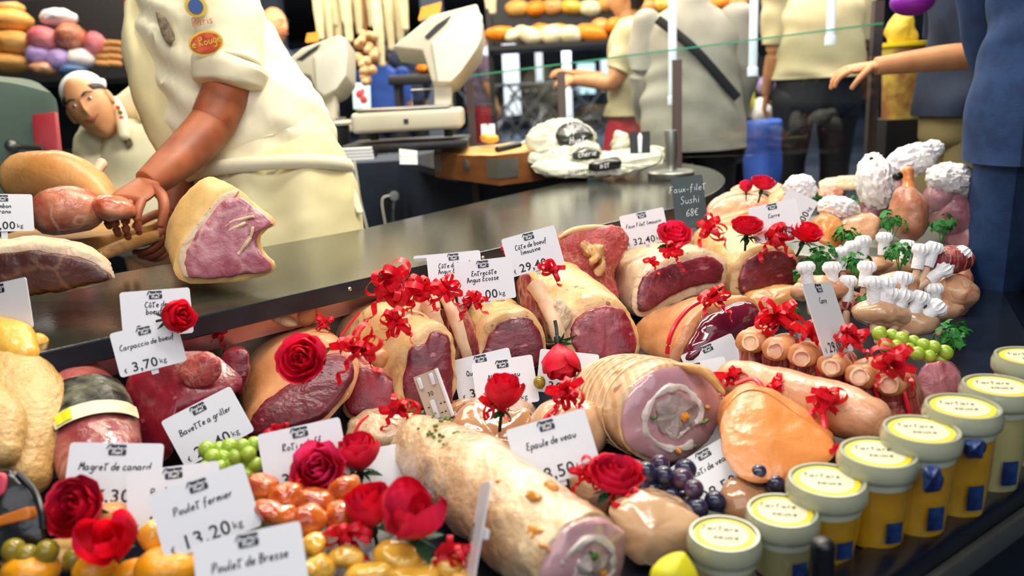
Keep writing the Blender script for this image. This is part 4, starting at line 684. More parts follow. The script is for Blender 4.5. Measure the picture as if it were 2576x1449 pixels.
tag(289, 1193, 216, 0, ['Magret de canard'], '17,30', 'white price tag reading Magret de canard under the pink duck breast')
tag(440, 1252, 218, 8, ['Poulet de la'], '14,00', 'white price tag reading Poulet de la, behind the 13.20 tag')
tag(517, 1284, 234, 20, ['Poulet fermier'], '13.20', 'white price tag reading 13.20 in big bold digits')
tag(634, 1434, 264, 13, ['Poulet de Bresse'], '18,00', 'white price tag reading Poulet de Bresse cut by the bottom edge')
tag(765, 1144, 206, 13, ['Roti orloff', 'pane'], '33,00', 'white price tag behind two red roses above the marinated chunks')
tag(8, 535, 134, 0, ['jambon', 'serrano'], '24,00', 'white price tag ending in 00 at the left edge before the hams', depth=1.46, stake=.03)
tag(-24, 980, 146, 0, ['Pintade'], '12,50', 'white price tag cut by the left edge beside the whole poultry', depth=1.0)
tag(5, 775, 74, 12, [], '', 'turned price tag at the left edge below the aged beef', yaw=-48, depth=1.08)
tag(1950, 556, 92, 12, ['Carre'], '19,00', 'white price tag between two roses in front of the pale pork', depth=1.62, ratio=1.1)
tag(1993, 540, 70, 60, ['Porc'], '16,00', 'sharply tilted price tag behind the one between two back roses', depth=1.72, ratio=1.0)
tag(2084, 800, 62, 8, ['Carre'], '29,00', 'narrow turned price tag standing on the chop rack', yaw=66, depth=1.12, ratio=1.5)
tag(1198, 1340, 30, 80, [], '', 'white price tag seen edge on before the long veal roll', yaw=0, tilt=-82, depth=.76, ratio=1, stake=.02)
tag(985, 1190, 110, 12, [], '', 'blank backside of a price tag behind the left of the long veal roll', yaw=30, depth=.98, plain=True)
# clear plastic clip card
cp = thing('plastic_clip', 'translucent plastic tag clip marked 30 standing before the large rib', 'tag clip', P(1100, 1060, 1.14))
p = P(1088, 998, 1.15); n = (CAM-p).normalized(); x = (RT*math.cos(.26)+UP*math.sin(.26)); x = (x-n*x.dot(n)).normalized(); y = n.cross(x); R = Matrix((x, y, n)).transposed() @ Matrix.Rotation(.1, 3, 'Z') @ Matrix.Rotation(math.radians(-24), 3, 'Y'); Mx = Matrix.Translation(p) @ R.to_4x4()
b = BM(); prism(b, [Mx @ V((v.x, v.y, -.004)) for v in rrect(.037, .072, .0015)], R @ V((0, 0, .004))); obj('card', b, mat('clip_plastic', '#bfae9f', .25, coat=.5), cp, False)
b = BM(); prism(b, [Mx @ V((v.x+.0195, v.y, -.005)) for v in rrect(.003, .0725, .001)], R @ V((0, 0, .007))); obj('edge_rim', b, 'tag_white', cp, False)
b = BM(); [box(b, Mx @ V((s, .024, .002)), (.006, .017, .004), R, .0012) for s in (-.010, .010)]; box(b, Mx @ V((-.001, -.018, .003)), (.0075, .028, .006), R, .0015); obj('clip_bar', b, 'tag_white', cp)
b = BM(); digits(b, '30', -.006, .002, .009, Mx, .004)
for s in ((-.011, -.013), (.009, -.013), (.015, -.013), (-.009, -.026), (.006, -.026), (.012, -.026)): prism(b, [Mx @ V((s[0]+v.x, s[1]+v.y, .0002)) for v in rrect(.003, .0018, .0003)], R @ V((0, 0, .0004)))
obj('marking', b, 'ink', cp, False)
# ------------------------------------------------------------------ roses
def petal(bm, r0, r1, h0, h1, a0, span, curl, R=.0, nu=9, nv=8, bulge=.3, tip=.0):
    g = []
    for j in range(nv+1):
        t = j/nv; row = []
        for i in range(nu+1):
            u = 2*i/nu-1; a = a0+u*span/2*(1-.15*t*t); hh = h0+(h1-h0)*(t - .16*t*u*u*u*u*(1 if t > .5 else 0)); rr = r0+(r1-r0)*math.sin(min(t*1.25, 1)*PI/2)+bulge*(r1-r0)*math.sin(t*PI)
            rr += curl*max(0, t-.62)**2*6*(1-.2*u*u); rr += .0006*noise.noise(V((u*2, t*3, a0)))*8*t; hh -= curl*max(0, t-.72)**2*5; hh += tip*(1-u*u)*t
            row.append(bm.verts.new((rr*math.cos(a), rr*math.sin(a), hh)))
        g.append(row)
    for j in range(nv):
        for i in range(nu): bm.faces.new((g[j][i], g[j][i+1], g[j+1][i+1], g[j+1][i]))
def bloom_full():
    b = BM(); k = 0
    for n, r1, h1, curl, span in ((2, .0045, .040, .0, 3.6), (3, .009, .0405, .001, 2.7), (3, .0135, .039, .003, 2.5), (4, .019, .037, .006, 2.1), (5, .0245, .033, .010, 1.75)):
        for i in range(n): petal(b, .003, r1, 0.002, h1, k*.7+2*PI*i/n, span, curl, bulge=.35)
        k += 1
    return b
def bloom_bud():
    b = BM(); k = 0
    for n, r1, h1, curl, span in ((2, .005, .048, 0, 3.6), (3, .011, .050, .001, 2.6), (3, .0165, .048, .003, 2.6), (3, .021, .045, .006, 2.5)):
        for i in range(n): petal(b, .003, r1, 0, h1, k*.9+2*PI*i/n, span, curl, bulge=.45, tip=.002)
        k += 1
    return b
def bloom_heart():
    b = BM()
    for i in range(2): petal(b, .003, .024, 0, .046, PI*i, 2.9, .003, bulge=.5, tip=.012)
    for i in range(2): petal(b, .003, .016, 0, .040, PI*i+PI/2, 2.4, .001, bulge=.4, tip=.006)
    petal(b, .002, .008, 0, .036, .5, 3.8, 0); return b
def leafm(bm, L, w, bend, a, e0=.0, base=V((0, 0, -.002))):
    g = []; dx = V((math.cos(a), math.sin(a), 0)); sx = V((-math.sin(a), math.cos(a), 0))
    for j in range(11):
        t = j/10; c = base+dx*(L*t)+V((0, 0, e0*L*t+bend*t*t)); ww = w*math.sin(PI*min(t*.92+.06, 1))*(1 if j % 2 else .8); g.append([bm.verts.new(c-sx*ww+V((0, 0, ww*.35))), bm.verts.new(c), bm.verts.new(c+sx*ww+V((0, 0, ww*.35)))])
    for p, q in zip(g, g[1:]):
        for i in range(2): bm.faces.new((p[i], p[i+1], q[i+1], q[i]))
protos = {}
def make_rose(kind, leaves, stem=.05):
    root = thing('artificial_rose', '', 'rose', (0, 0, 0), 'red artificial roses')
    b = {'full': bloom_full, 'bud': bloom_bud, 'heart': bloom_heart}[kind](); bmesh.ops.solidify(b, geom=b.faces[:], thickness=.0006); obj('bloom', b, 'rose_red', root, local=True)
    b = BM(); lathe(b, [(.002, -.012), (.005, -.010), (.0055, -.004), (.004, .002)], seg=14); obj('calyx', b, 'stem_dark', root, local=True)
    for i in range(5):
        b = BM(); leafm(b, .024, .003, -.009, i*2*PI/5+.3, .1); bmesh.ops.solidify(b, geom=b.faces[:], thickness=.0005); obj('sepal', b, 'leaf_green', root, local=True)
    for a, L in leaves:
        b = BM(); leafm(b, L, .007, -.004, a, .15, V((0, 0, -.006))); bmesh.ops.solidify(b, geom=b.faces[:], thickness=.0005); obj('leaf', b, 'leaf_green', root, local=True)
    b = BM(); tube(b, [V((0, 0, -.008)), V((.001, 0, -.025)), V((0, .001, -stem))], .0026, 8); obj('stem', b, 'stem_dark', root, local=True); return root
def rose(kind, px, py, dpx, d, axis, label, leaves=((.3, .03),), spin=0, stem=.035):
    """axis: where the bloom opens, as (image right, image up, towards the viewer)"""
    key = (kind, leaves, stem)
    if key in protos: r = dup(protos[key])
    else: r = protos[key] = make_rose(kind, leaves, stem)
    s = dpx/F*d/.052; z = (RT*axis[0]+UP*axis[1]-_f*axis[2]).normalized(); x, y = frame_of(z, UP if abs(axis[1]) < .8 else RT)
    m = Matrix((x, y, z)).transposed() @ Matrix.Rotation(spin, 3, 'Z'); r.rotation_euler = m.to_euler(); r.scale = (s, s, s); r.location = P(px, py, d)-z*.024*s; r['label'] = label; return r
L2 = ((-.4, .036), (.9, .032)); L3 = ((.3, .034), (2.4, .03), (4.2, .03))
rose('full', 758, 902, 104, 1.06, (-.1, .25, 1), 'red rose facing the viewer, pinned on the tan rump with green leaves spread', L3, .3)
rose('bud', 1268, 990, 92, 1.06, (.12, .9, .25), 'red rosebud standing in front of the Noix de veau tag', ((5.5, .026),), .4)
rose('bud', 1410, 905, 92, 1.20, (.12, -.9, .35), 'upside down red rose hanging in front of the crimson rib face', L2, 1.2)
rose('full', 1697, 588, 72, 1.60, (.05, .75, .7), 'red rose on top of the sirloin beside the 32,40 tag', L3, 1)
rose('full', 1550, 1192, 112, .88, (.1, .88, .45), 'lone upright red rose left of the black grapes', ((3.5, .028), (5.4, .034)), 2)
rose('full', 800, 1180, 114, .88, (-.1, .45, .9), 'left red rose of the pair before the white tag above the marinated chunks', L3, 2)
rose('bud', 903, 1143, 98, .93, (.0, .92, .3), 'right red rosebud of the pair beside the cream roulade', L2, .5)
rose('bud', 930, 1280, 112, .82, (-.1, .93, .3), 'red rosebud left of the heart shaped rose at bottom centre', L2, 2.2)
rose('heart', 1042, 1300, 132, .79, (.05, .85, .45), 'heart shaped red rose with two open petals at bottom centre', ((-.4, .04), (.9, .03)), .9, .05)
rose('full', 186, 1275, 122, .82, (-.1, .35, 1), 'wide open red rose in front of the Magret de canard tag', ((1.9, .03),), .8)
rose('heart', 272, 1362, 118, .79, (.05, .75, .6), 'heart shaped red rose in the lower left above the orange squashes', (), .4)
rose('bud', 443, 797, 78, 1.04, (.75, .15, .55), 'drooping red rose over the corner of the tag under the worktop', (), 1.1)
rose('full', 1880, 566, 64, 1.60, (-.05, .85, .5), 'left red rose beside the back price tag on the squared roast', L2, .2)
rose('full', 2030, 582, 66, 1.60, (.15, .8, .55), 'right red rose beside the back price tag near the peach chicken', L2, 1.9)
rose('full', 1921, 458, 50, 1.95, (.1, .85, .5), 'larger of two red roses at the far end behind the rounded worktop', L2, .7)
rose('bud', 1877, 470, 32, 1.98, (-.1, .9, .4), 'smallest red rose at the far end beside the rounded worktop', (), .7)
# ------------------------------------------------------------------ ribbon bows
def strip(bm, pts, w, nrm):
    L = []
    for i, p in enumerate(pts):
        d = (pts[min(i+1, len(pts)-1)]-pts[max(i-1, 0)]).normalized(); s = d.cross(nrm(i, p)).normalized()*w/2; L.append((bm.verts.new(p+s), bm.verts.new(p-s)))
    for (a, b_), (c, d) in zip(L, L[1:]): bm.faces.new((a, b_, d, c))
def bow(px, py, rpx, d, label, n=12, tails=((-.5, -1), (.8, -.6)), seed=1, flat=.6):
    R = rpx/F*d; c = P(px, py, d); root = thing('ribbon_bow', label, 'ribbon', c-UP*R*.4, 'red ribbon bows'); rn = random.Random(seed*77+int(px))
    b = BM(); w = max(.006, R*.3)
    for i in range(n):
        a = 2*PI*i/n+rn.uniform(-.4, .4); el = rn.uniform(.05, 1.1); dr = (RT*math.cos(a)+UP*math.sin(a)*flat)*math.cos(el)-_f*math.sin(el)*.9; dr.normalize(); ln = R*rn.uniform(.7, 1.15)
        o = RT*rn.uniform(-.3, .3)*R+UP*rn.uniform(-.2, .2)*R; sd = dr.cross(V((rn.uniform(-1, 1), rn.uniform(-1, 1), rn.uniform(-1, 1)))).normalized(); ls = ln*rn.uniform(.22, .38)
        pts = [c+o+dr*(ln*(.5-.5*math.cos(t)))+sd*(ls*math.sin(t)*(1 if t < PI else 1)) for t in (2*PI*j/14 for j in range(15))]
        ax = dr.cross(sd); strip(b, pts, w, lambda i_, p, q=c+o+dr*ln*.5: (p-q)+ax*.0001)
    bmesh.ops.solidify(b, geom=b.faces[:], thickness=.0005); obj('loops', b, 'ribbon_red', root)
    for k, (tx, ty) in enumerate(tails):
        b = BM(); dr = (RT*tx+UP*ty-_f*.25).normalized(); x, y = frame_of(dr); L = R*rn.uniform(1.1, 1.7); rr = R*.13; tw = rn.uniform(2, 3.2)
        pts = [c+dr*(L*t)+(x*math.cos(t*tw*2*PI)+y*math.sin(t*tw*2*PI))*rr*min(1, t*4)-V((0, 0, 1))*(R*.35*t*t) for t in (j/36 for j in range(37))]
        strip(b, pts, w*.8, lambda i_, p: (p-(c+dr*((p-c).dot(dr))))+dr*.0001+x*.00001); bmesh.ops.solidify(b, geom=b.faces[:], thickness=.0005); obj('curled_tail', b, 'ribbon_red', root)
    return root
for q in [(985, 712, 62, 1.27, 'big tangle of red ribbon on top of the large rib', 20), (1062, 728, 50, 1.29, 'red ribbon bow between the big tangle and the rib bones', 14), (1000, 805, 44, 1.17, 'red ribbon bow on the cream shoulder of the large rib', 12), (905, 872, 56, 1.10, 'flat red ribbon bow between the tan rump and the large rib', 14), (1118, 728, 40, 1.27, 'red ribbon bow above the rib bones under the Angus tags', 11),
          (1190, 748, 38, 1.27, 'red ribbon bow with a tail crossing the Angus Ecosse tag', 10), (1388, 678, 34, 1.34, 'red ribbon bow under the 29,40 price', 10), (1690, 632, 32, 1.57, 'red ribbon bow under the rose on the sirloin', 9), (1636, 655, 24, 1.58, 'loose red ribbon loop on the sirloin left of its bow', 4), (1795, 745, 42, 1.36, 'red ribbon bow on top of the rump roast', 11),
          (1786, 568, 42, 1.72, 'red ribbon bow at the foot of the chalkboard', 10), (1945, 592, 46, 1.62, 'red ribbon bow below the back price tag', 12), (1275, 625, 24, 1.42, 'red ribbon peeking out left of the boeuf limousine tag', 6), (1425, 985, 50, 1.03, 'curly red ribbon bow on the small tied veal roast', 14), (1245, 1012, 40, 1.08, 'red ribbon bow behind the upright rosebud of Noix de veau', 10),
          (1000, 1022, 48, 1.06, 'flat red ribbon bow lying on the cream roulade', 10), (1470, 1188, 44, .9, 'red ribbon bow left of the lone upright rose', 10), (1572, 1266, 46, .86, 'red ribbon bow below the lone upright rose', 11), (755, 1235, 34, .87, 'red ribbon hanging below the left rose of the pair', 8), (870, 1340, 54, .80, 'red ribbon bow left of the tall bottom rosebud', 12),
          (1145, 1385, 46, .78, 'red ribbon bow between the heart shaped rose and the veal roll', 11), (818, 808, 26, 1.28, 'small red ribbon bow behind the tan rump', 7), (1955, 795, 56, 1.2, 'red ribbon bow on the left end of the chop rack', 13), (2030, 832, 44, 1.14, 'red ribbon bow left of the narrow tag on the chop rack', 11), (2140, 845, 46, 1.1, 'red ribbon bow right of the narrow tag on the chop rack', 12),
          (2235, 905, 56, 1.04, 'red ribbon bow on the right end of the chop rack', 14), (1840, 945, 40, 1.13, 'red ribbon bow on the left end of the netted roast', 9), (1950, 968, 42, 1.08, 'red ribbon bow on the middle of the netted roast', 10), (2070, 1000, 52, 1.02, 'red ribbon bow on the right part of the netted roast', 13), (548, 838, 34, 1.24, 'red ribbon bow behind the crimson round at the back', 8), (700, 1085, 30, 1.02, 'red ribbon just above the tag with two roses', 6), (2105, 1128, 24, .95, 'red ribbon scrap at the tip of the orange fillet', 5)]:
    bow(q[0], q[1], q[2], q[3], q[4], q[5], seed=q[5], tails=((-.6, -.8), (.7, -.7)) if q[2] > 36 else ((.5, -.8),))
# garland on netted roast
b = BM(); pts = [P(x, y, d) for x, y, d in ((1850, 965, 1.10), (1900, 955, 1.085), (1935, 1010, 1.055), (1945, 1050, 1.04), (2010, 1062, 1.02), (2060, 1020, 1.02), (2075, 1080, 1.0), (2072, 1110, 1.0))]; sweep(b, pts, [(.0045, .0025)]*8, 8, 60, (0, 0)); obj('ribbon_strap', b, 'ribbon_red', bpy.data.objects['netted_roast'])
# ------------------------------------------------------------------ grapes and olives
gm = BM(); ball(gm, (0, 0, 0), (1, 1, 1.08), 18, 12); gme = bpy.data.meshes.new('grape'); gm.to_mesh(gme); gm.free()
for p_ in gme.polygons: p_.use_smooth = True
gms = {}
def bunch(label, pts, d, m, r, cat='grapes', name='grape_bunch', stem=True, mats2=None, sep=None):
    c = cen(pts); root = thing(name, label, cat, P(c[0], c[1], d)-V((0, 0, r)))
    for i, q in enumerate(pts):
        mm = mats2[i % len(mats2)] if mats2 else m
        if mm not in gms: gms[mm] = gme.copy(); gms[mm].materials.append(M[mm])
        o = bpy.data.objects.new('grape', gms[mm]); COL.objects.link(o); o.parent = root; rr = r*random.Random(i).uniform(.88, 1.1); o.scale = (rr, rr, rr); o.location = P(q[0], q[1], d+(q[2] if len(q) > 2 else 0))-root.location; o.rotation_euler = (i, i*2, 0)
    if stem:
        b = BM(); tube(b, [P(pts[0][0], pts[0][1]-6, d+.012), P(c[0], c[1], d+.016), P(pts[-1][0], pts[-1][1], d+.012)], .0015, 6); obj('grape_stem', b, 'olive', root)
    return root
rn = random.Random(5)
def fillpts(x0, y0, x1, y1, st, slope=0):
    o = []; y = y0; k = 0
    while y <= y1:
        x = x0+(st/2 if k % 2 else 0)
        while x <= x1: o.append((x+rn.uniform(-3, 3), y+slope*(x-x0)+rn.uniform(-3, 3), rn.uniform(-.01, .012)-.0002*(y-y0))); x += st
        y += st*.8; k += 1
    return o
bunch('bunch of green grapes below the steep 25,40 tag', fillpts(520, 1130, 640, 1215, 30, -.1), .93, 'grape_green', .0095)
bunch('bunch of green grapes right of the 13.20 tag', fillpts(600, 1300, 660, 1345, 28), .86, 'grape_green', .0085)
bunch('long bunch of green grapes right of the chop rack', fillpts(2215, 838, 2390, 875, 27, .28), 1.13, 'grape_green', .0098)
bunch('heap of black grapes under the netted veal roll', [(1625, 1190), (1670, 1195), (1715, 1205), (1640, 1235), (1688, 1245), (1735, 1262), (1700, 1290, -.01), (1660, 1270), (1745, 1230, -.02), (1800, 1262, -.02), (1753, 1280, -.03), (1610, 1215), (1725, 1180, .02), (1600, 1180, .02), (1660, 1165, .02)], .93, 'grape_black', .0125, mats2=['grape_black', 'grape_black', 'grape_plum'])
bunch('two black grapes between the orange fillet and the jars', [(1908, 1196), (1950, 1218, -.01)], .93, 'grape_black', .0125, stem=False)
for i, (x, y) in enumerate([(70, 1400), (118, 1388), (190, 1405), (35, 1385)]): b = BM(); ball(b, P(x, y, .80), (.0115, .0115, .0125), 18, 12); single('green_olive', b, 'olive', ['second green olive from the left edge above the squashes', 'third green olive from the left, the topmost', 'rightmost green olive left of the heart shaped rose', 'green olive nearest the left edge'][i], 'olive', 'green olives at the lower left')
b = BM(); ball(b, P(1357, 962, 1.2), (.0095, .0095, .0105), 18, 12); single('green_olive', b, 'olive', 'single green olive between the Noix de veau tag and the next tag', 'olive', 'green olives at the lower left')
# ------------------------------------------------------------------ parsley
def parsley(px, py, r, d, label):
    root_c = P(px, py, d); b = BM(); k = random.Random(px)
    for i in range(46):
        a, e = k.uniform(0, 6.28), k.uniform(-.3, 1.2); dr = V((math.cos(a)*math.cos(e), math.sin(a)*math.cos(e), math.sin(e))); c = root_c+dr*(r/F*d)*k.uniform(.2, 1); w = k.uniform(.006, .011)
        x, y = frame_of(dr+V((k.uniform(-.6, .6), k.uniform(-.6, .6), .3))); vs_ = []
        for j in range(10): t = 2*PI*j/10; q = w*(1 if j % 2 == 0 else .55); vs_.append(b.verts.new(c+x*math.cos(t)*q+y*math.sin(t)*q+dr*(.3*q if j % 2 else 0)))
        b.faces.new(vs_)
    bmesh.ops.solidify(b, geom=b.faces[:], thickness=.0004)
    for i in range(5): a = k.uniform(0, 6.28); tube(b, [root_c-V((0, 0, r/F*d*1.1)), root_c+V((math.cos(a), math.sin(a), .6))*(r/F*d)*.5], .001, 5, False)
    single('parsley_sprig', b, 'parsley', label, 'herb', 'parsley sprigs between the lamb racks', False)
for x, y, r, d, l in [(2245, 560, 46, 1.7, 'parsley sprig behind the tallest lamb frills'), (2130, 600, 40, 1.66, 'bright parsley sprig left behind the back lamb rack'), (2060, 650, 46, 1.6, 'parsley sprig right of the squared beef roast'), (2030, 690, 36, 1.5, 'dark parsley sprig beside the deep red side of the squared roast'), (2150, 670, 44, 1.52, 'parsley sprig between the back and the front lamb rack'), (2265, 640, 40, 1.55, 'parsley sprig among the frills of the back lamb rack'), (2320, 700, 34, 1.5, 'parsley sprig left of the end lamb rack'), (2190, 770, 34, 1.36, 'parsley sprig under the four frill lamb rack'), (2180, 505, 40, 1.95, 'dull parsley sprig beneath the upright feathered bird'), (2370, 570, 40, 1.72, 'bluish parsley sprig right of the plucked brown bird'), (2040, 505, 24, 1.9, 'small parsley tuft between the cream bird and the low white bird'), (1985, 790, 30, 1.42, 'parsley tuft behind the left end of the chop rack'), (2400, 850, 46, 1.2, 'blue green parsley sprig near the end glass above the ham end')]: parsley(x, y, r, d, l)
# ------------------------------------------------------------------ jars
mat('jar_lid', '#a4a88e', .18, coat=.6, sss=.1); mat('jar_clear', '#c8ccb0', .15, coat=.6); mat('jar_cream', '#a8a06a', .25, coat=.7); mat('jar_yellow', '#b8860e', .22, c2='#c89a1e', scale=20, coat=.7); mat('sticker_ring', '#e6cc10', .4); mat('sticker_paper', '#d2ccaa', .5); mat('blue_print', '#182e66', .35, c2='#3c62a8', scale=40, lo=.45, hi=.7)
def jar(x, y, wpx, body, label, h=.075, kd=1):
    D_ = .083*kd*1.0; d = F*D_*1.06/wpx; c = P(x, y, d); c = V((c.x, c.y, c.z)); r = D_/2; z0 = DECK+.002; hh = c.z-z0
    root = thing('jar', label, 'jar', V((c.x, c.y, z0)), 'yellow topped jars along the front rail'); o = V((c.x, c.y, 0)); zt = c.z
    b = BM(); lathe(b, [(r*.72, z0), (r*.80, z0+hh*.3), (r*.86, zt-.030)], o, 40); obj('contents', b, body, root)
    b = BM(); lathe(b, [(r*.87, zt-.030), (r*.90, zt-.018)], o, 40); obj('cup_rim', b, 'jar_clear', root)
    b = BM(); lathe(b, [(r*.93, zt-.022), (r*.985, zt-.020), (r, zt-.016), (r, zt-.008), (r*.95, zt-.003), (r*.93, zt+.0), (r*.86, zt), (r*.84, zt-.003), (.002, zt-.003)], o, 48, cap=(True, True)); lid = obj('lid', b, 'jar_lid', root)
    b = BM(); lathe(b, [(.002, zt-.0028), (r*.79, zt-.0028), (r*.79, zt-.0018), (r*.70, zt-.0018), (.002, zt-.0018)], o, 40); st = obj('sticker', b, 'sticker_ring', lid)
    b = BM(); lathe(b, [(.002, zt-.0017), (r*.66, zt-.0017), (r*.66, zt-.0012), (.002, zt-.0012)], o, 40); obj('sticker_centre', b, 'sticker_paper', st)
    b = BM(); Mx = Matrix.Translation(V((c.x, c.y, zt-.0011))) @ Matrix.Rotation(-.25, 4, 'Z'); strokes(b, 'Tartare', -.004, .005, .0045, .0009, Mx); strokes(b, 'sauce', .002, -.010, .0045, .0009, Mx); obj('sticker_writing', b, 'ink', st, False)
    b = BM(); v0 = (CAM-c); a0 = math.atan2(v0.y, v0.x)+.35
    g = [[b.verts.new(o+V((math.cos(a)*(r*.80+.004), math.sin(a)*(r*.80+.004), z))) for a in (a0+.5*i/8 for i in range(9))] for z in (z0+hh*.12, z0+hh*.24, z0+hh*.36)]
    for p, q in zip(g, g[1:]):
        for i in range(8): b.faces.new((p[i], p[i+1], q[i+1], q[i]))
    bmesh.ops.solidify(b, geom=b.faces[:], thickness=.001); obj('blue_label', b, 'blue_print', root)
    return root
JL = ['nearest pale cream jar with a yellow ringed lid at the bottom of the jar row', 'second jar from the near end, pale cream with yellow ringed lid', 'third jar from the near end, large with bright yellow contents', 'fourth jar from the near end with deep yellow contents', 'fifth jar from the near end with a blue print', 'sixth jar from the near end, partly behind the seventh', 'seventh jar from the near end with a faint yellow ring', 'furthest jar at the right edge of the photo']
for i, (x, y, w, bd_, k) in enumerate([(1822, 1340, 196, 'jar_cream', .88), (1968, 1282, 194, 'jar_cream', .9), (2080, 1205, 210, 'jar_yellow', 1), (2209, 1136, 206, 'jar_yellow', 1), (2318, 1078, 203, 'jar_yellow', 1), (2422, 1020, 196, 'jar_yellow', 1), (2512, 968, 186, 'jar_cream', 1), (2590, 895, 176, 'jar_cream', 1)]): jar(x, y, w, bd_, JL[i], kd=k)
# blue satin ribbons and a rail holder between the jars
for i, (x, y, w, h) in enumerate([(2345, 1205, 40, 60), (2450, 1130, 44, 40)]):
    b = BM(); loft(b, [([(x-w/2, y-h/2), (x, y-h*.4), (x+w/2, y-h/2), (x+w*.4, y), (x+w/2, y+h/2), (x, y+h*.42), (x-w/2, y+h/2), (x-w*.4, y)], .80+.05*i), ([(x-w/2, y-h/2), (x+w/2, y-h/2), (x+w/2, y+h/2), (x-w/2, y+h/2)], .815+.05*i)], 4); disp(b, .003, 60, i); single('blue_sachet', b, 'blue_print', ['shiny blue sachet standing before the fourth and fifth jars', 'dark blue sachet standing before the sixth jar'][i], 'sachet', 'blue sachets by the jars')
b = BM(); sweep(b, [at(P(2070, 1400, .745), DECK+.006), P(2070, 1370, .745)], [(.014, .011), (.012, .011)], 20, 6, (.3, .6)); single('dark_cap', b, 'plastic_black', 'dark rounded bottle cap between the second and third jars', 'cap')
b = BM(); loft(b, [([(1640, 1430), (1700, 1392), (1730, 1400), (1755, 1470), (1650, 1480)], .72, 0, -.3), ([(1650, 1420), (1705, 1388), (1740, 1420), (1700, 1470)], .76)], 6); single('lemon_wedge', b, 'stamp_yellow', 'yellow lemon sachet at the bottom left of the nearest jar', 'lemon')
# ------------------------------------------------------------------ things on the worktop and the counter cabinet
def drop(px, py, z): return Q(px, py, z)
cb = thing('chopping_block', 'thick wooden butcher block with steel corner plates and a hollowed top', 'chopping block', Q(1250, 466, TOP))
k0 = Q(1256, 467, TOP); hB = .098; kl = Q(1052, 440, TOP+.0); kl = k0+(kl-k0).normalized()*.44; kr = Q(1352, 445, TOP); dl = (kl-k0); dr = V((-dl.y, dl.x, 0)).normalized()
if dr.y < 0: dr = -dr
dr = dr*.36; c4 = [k0, k0+dr, k0+dr+dl, k0+dl]
b = BM(); nx = 14; top = [[None]*(nx+1) for _ in range(nx+1)]
for i in range(nx+1):
    for j in range(nx+1):
        u, v = i/nx, j/nx; sag = .014*math.sin(PI*u)*(.6+.4*math.sin(PI*v))+.002*noise.noise(V((u*6, v*6, 0))); top[i][j] = b.verts.new(k0+dl*u+dr*v+V((0, 0, hB-sag)))
for i in range(nx):
    for j in range(nx): b.faces.new((top[i][j], top[i+1][j], top[i+1][j+1], top[i][j+1]))
bot = [b.verts.new(p) for p in c4]; 
for e, (p, q) in (([top[i][0] for i in range(nx+1)], (bot[0], bot[3])), ([top[i][nx] for i in range(nx+1)], (bot[1], bot[2])), ([top[0][j] for j in range(nx+1)], (bot[0], bot[1])), ([top[nx][j] for j in range(nx+1)], (bot[3], bot[2]))): b.faces.new([p]+e+[q])
b.faces.new(bot); o = obj('block', b, 'block_wood', cb, False); o.data.materials.append(M['block_top'])
for p in o.data.polygons: p.material_index = 1 if p.normal.z > .7 else 0
ul, ur = dl.normalized(), dr.normalized()
def plate(p, u, w, h, z): box_ = BM(); n = V((-u.y, u.x, 0)); n = n if n.dot(CAM-p) > 0 else -n; q = p+V((0, 0, z)); prism(box_, [q, q+u*w, q+u*w+V((0, 0, h)), q+V((0, 0, h))], n*.0025); return box_
pl = plate(k0, ul, .07, .062, .022); obj('corner_plate', pl, 'steel_dull', cb, False); obj('corner_plate', plate(k0, ur, .075, .062, .022), 'steel_dull', cb, False); obj('corner_plate', plate(k0+dl, -ul, .05, .062, .022), 'steel_dull', cb, False)
b = BM(); n = V((-ul.y, ul.x, 0)); n = n if n.dot(CAM-k0) > 0 else -n; q = k0+ul*.205+V((0, 0, .055)); lathe(b, [(.0, 0), (.019, .0), (.019, .002), (.016, .0035), (.0, .0035)], q, 24, n); obj('bolt_disc', b, 'steel_dull', cb)
kn = thing('butcher_knife', 'black handled butcher knife lying on the wooden block', 'knife', P(1290, 372, 2.72))
h0, h1, h2 = P(1252, 376, 2.68), P(1308, 364, 2.75), P(1345, 345, 2.84); b = BM(); sweep(b, [h0, h0.lerp(h1, .5), h1], [(.013, .011), (.012, .011), (.010, .009)], 16, 10, (.6, .5)); obj('handle', b, 'plastic_black', kn)
b = BM(); dk_ = (h2-h1).normalized(); s_ = dk_.cross(V((0, 0, 1))).normalized(); prism(b, [h1+s_*.012, h1-s_*.012, h2-s_*.014+dk_*.05, h2+s_*.004+dk_*.11, h2+s_*.014], (0, 0, .0025)); obj('blade', b, 'steel', kn, False)
# printed plastic bags
def bagmesh(secs, dome=.02, amp=.012, sc=13, seed=1):
    b = BM(); loft(b, secs, 44, dome, .4); disp(b, amp, sc, seed, 4); b.normal_update()
    for v in b.verts: q = v.co*26+V((seed, 0, 0)); v.co += v.normal*(.5-abs(noise.noise(q)))*.016+v.normal*(.4-abs(noise.noise(q*2.3)))*.009
    return b
def bag(label, px, py, d, secs, m='bag_white', seed=1, **k):
    r = thing('plastic_bag', label, 'plastic bag', P(px, py, d), 'white and black shop bags'); obj('film', bagmesh(secs, seed=seed, **k), m, r); return r
bg1 = bag('topmost bag of the stack with a big dark printed band', 1420, 380, 2.72, [([(1326, 352), (1345, 325), (1400, 306), (1455, 312), (1490, 335), (1494, 352), (1450, 372), (1380, 388), (1335, 378)], 2.68, 0, -.3), ([(1340, 350), (1380, 310), (1440, 305), (1485, 335), (1460, 365), (1370, 375)], 2.82)], seed=2, amp=.005)
b = BM(); facecap(b, [(1398, 335), (1420, 312), (1462, 312), (1488, 334), (1491, 350), (1450, 362), (1412, 368), (1400, 352)], 2.662, 0, -.3, .010, push=.006); disp(b, .003, 30, 2); bp = obj('printed_band', b, 'bag_black', bg1)
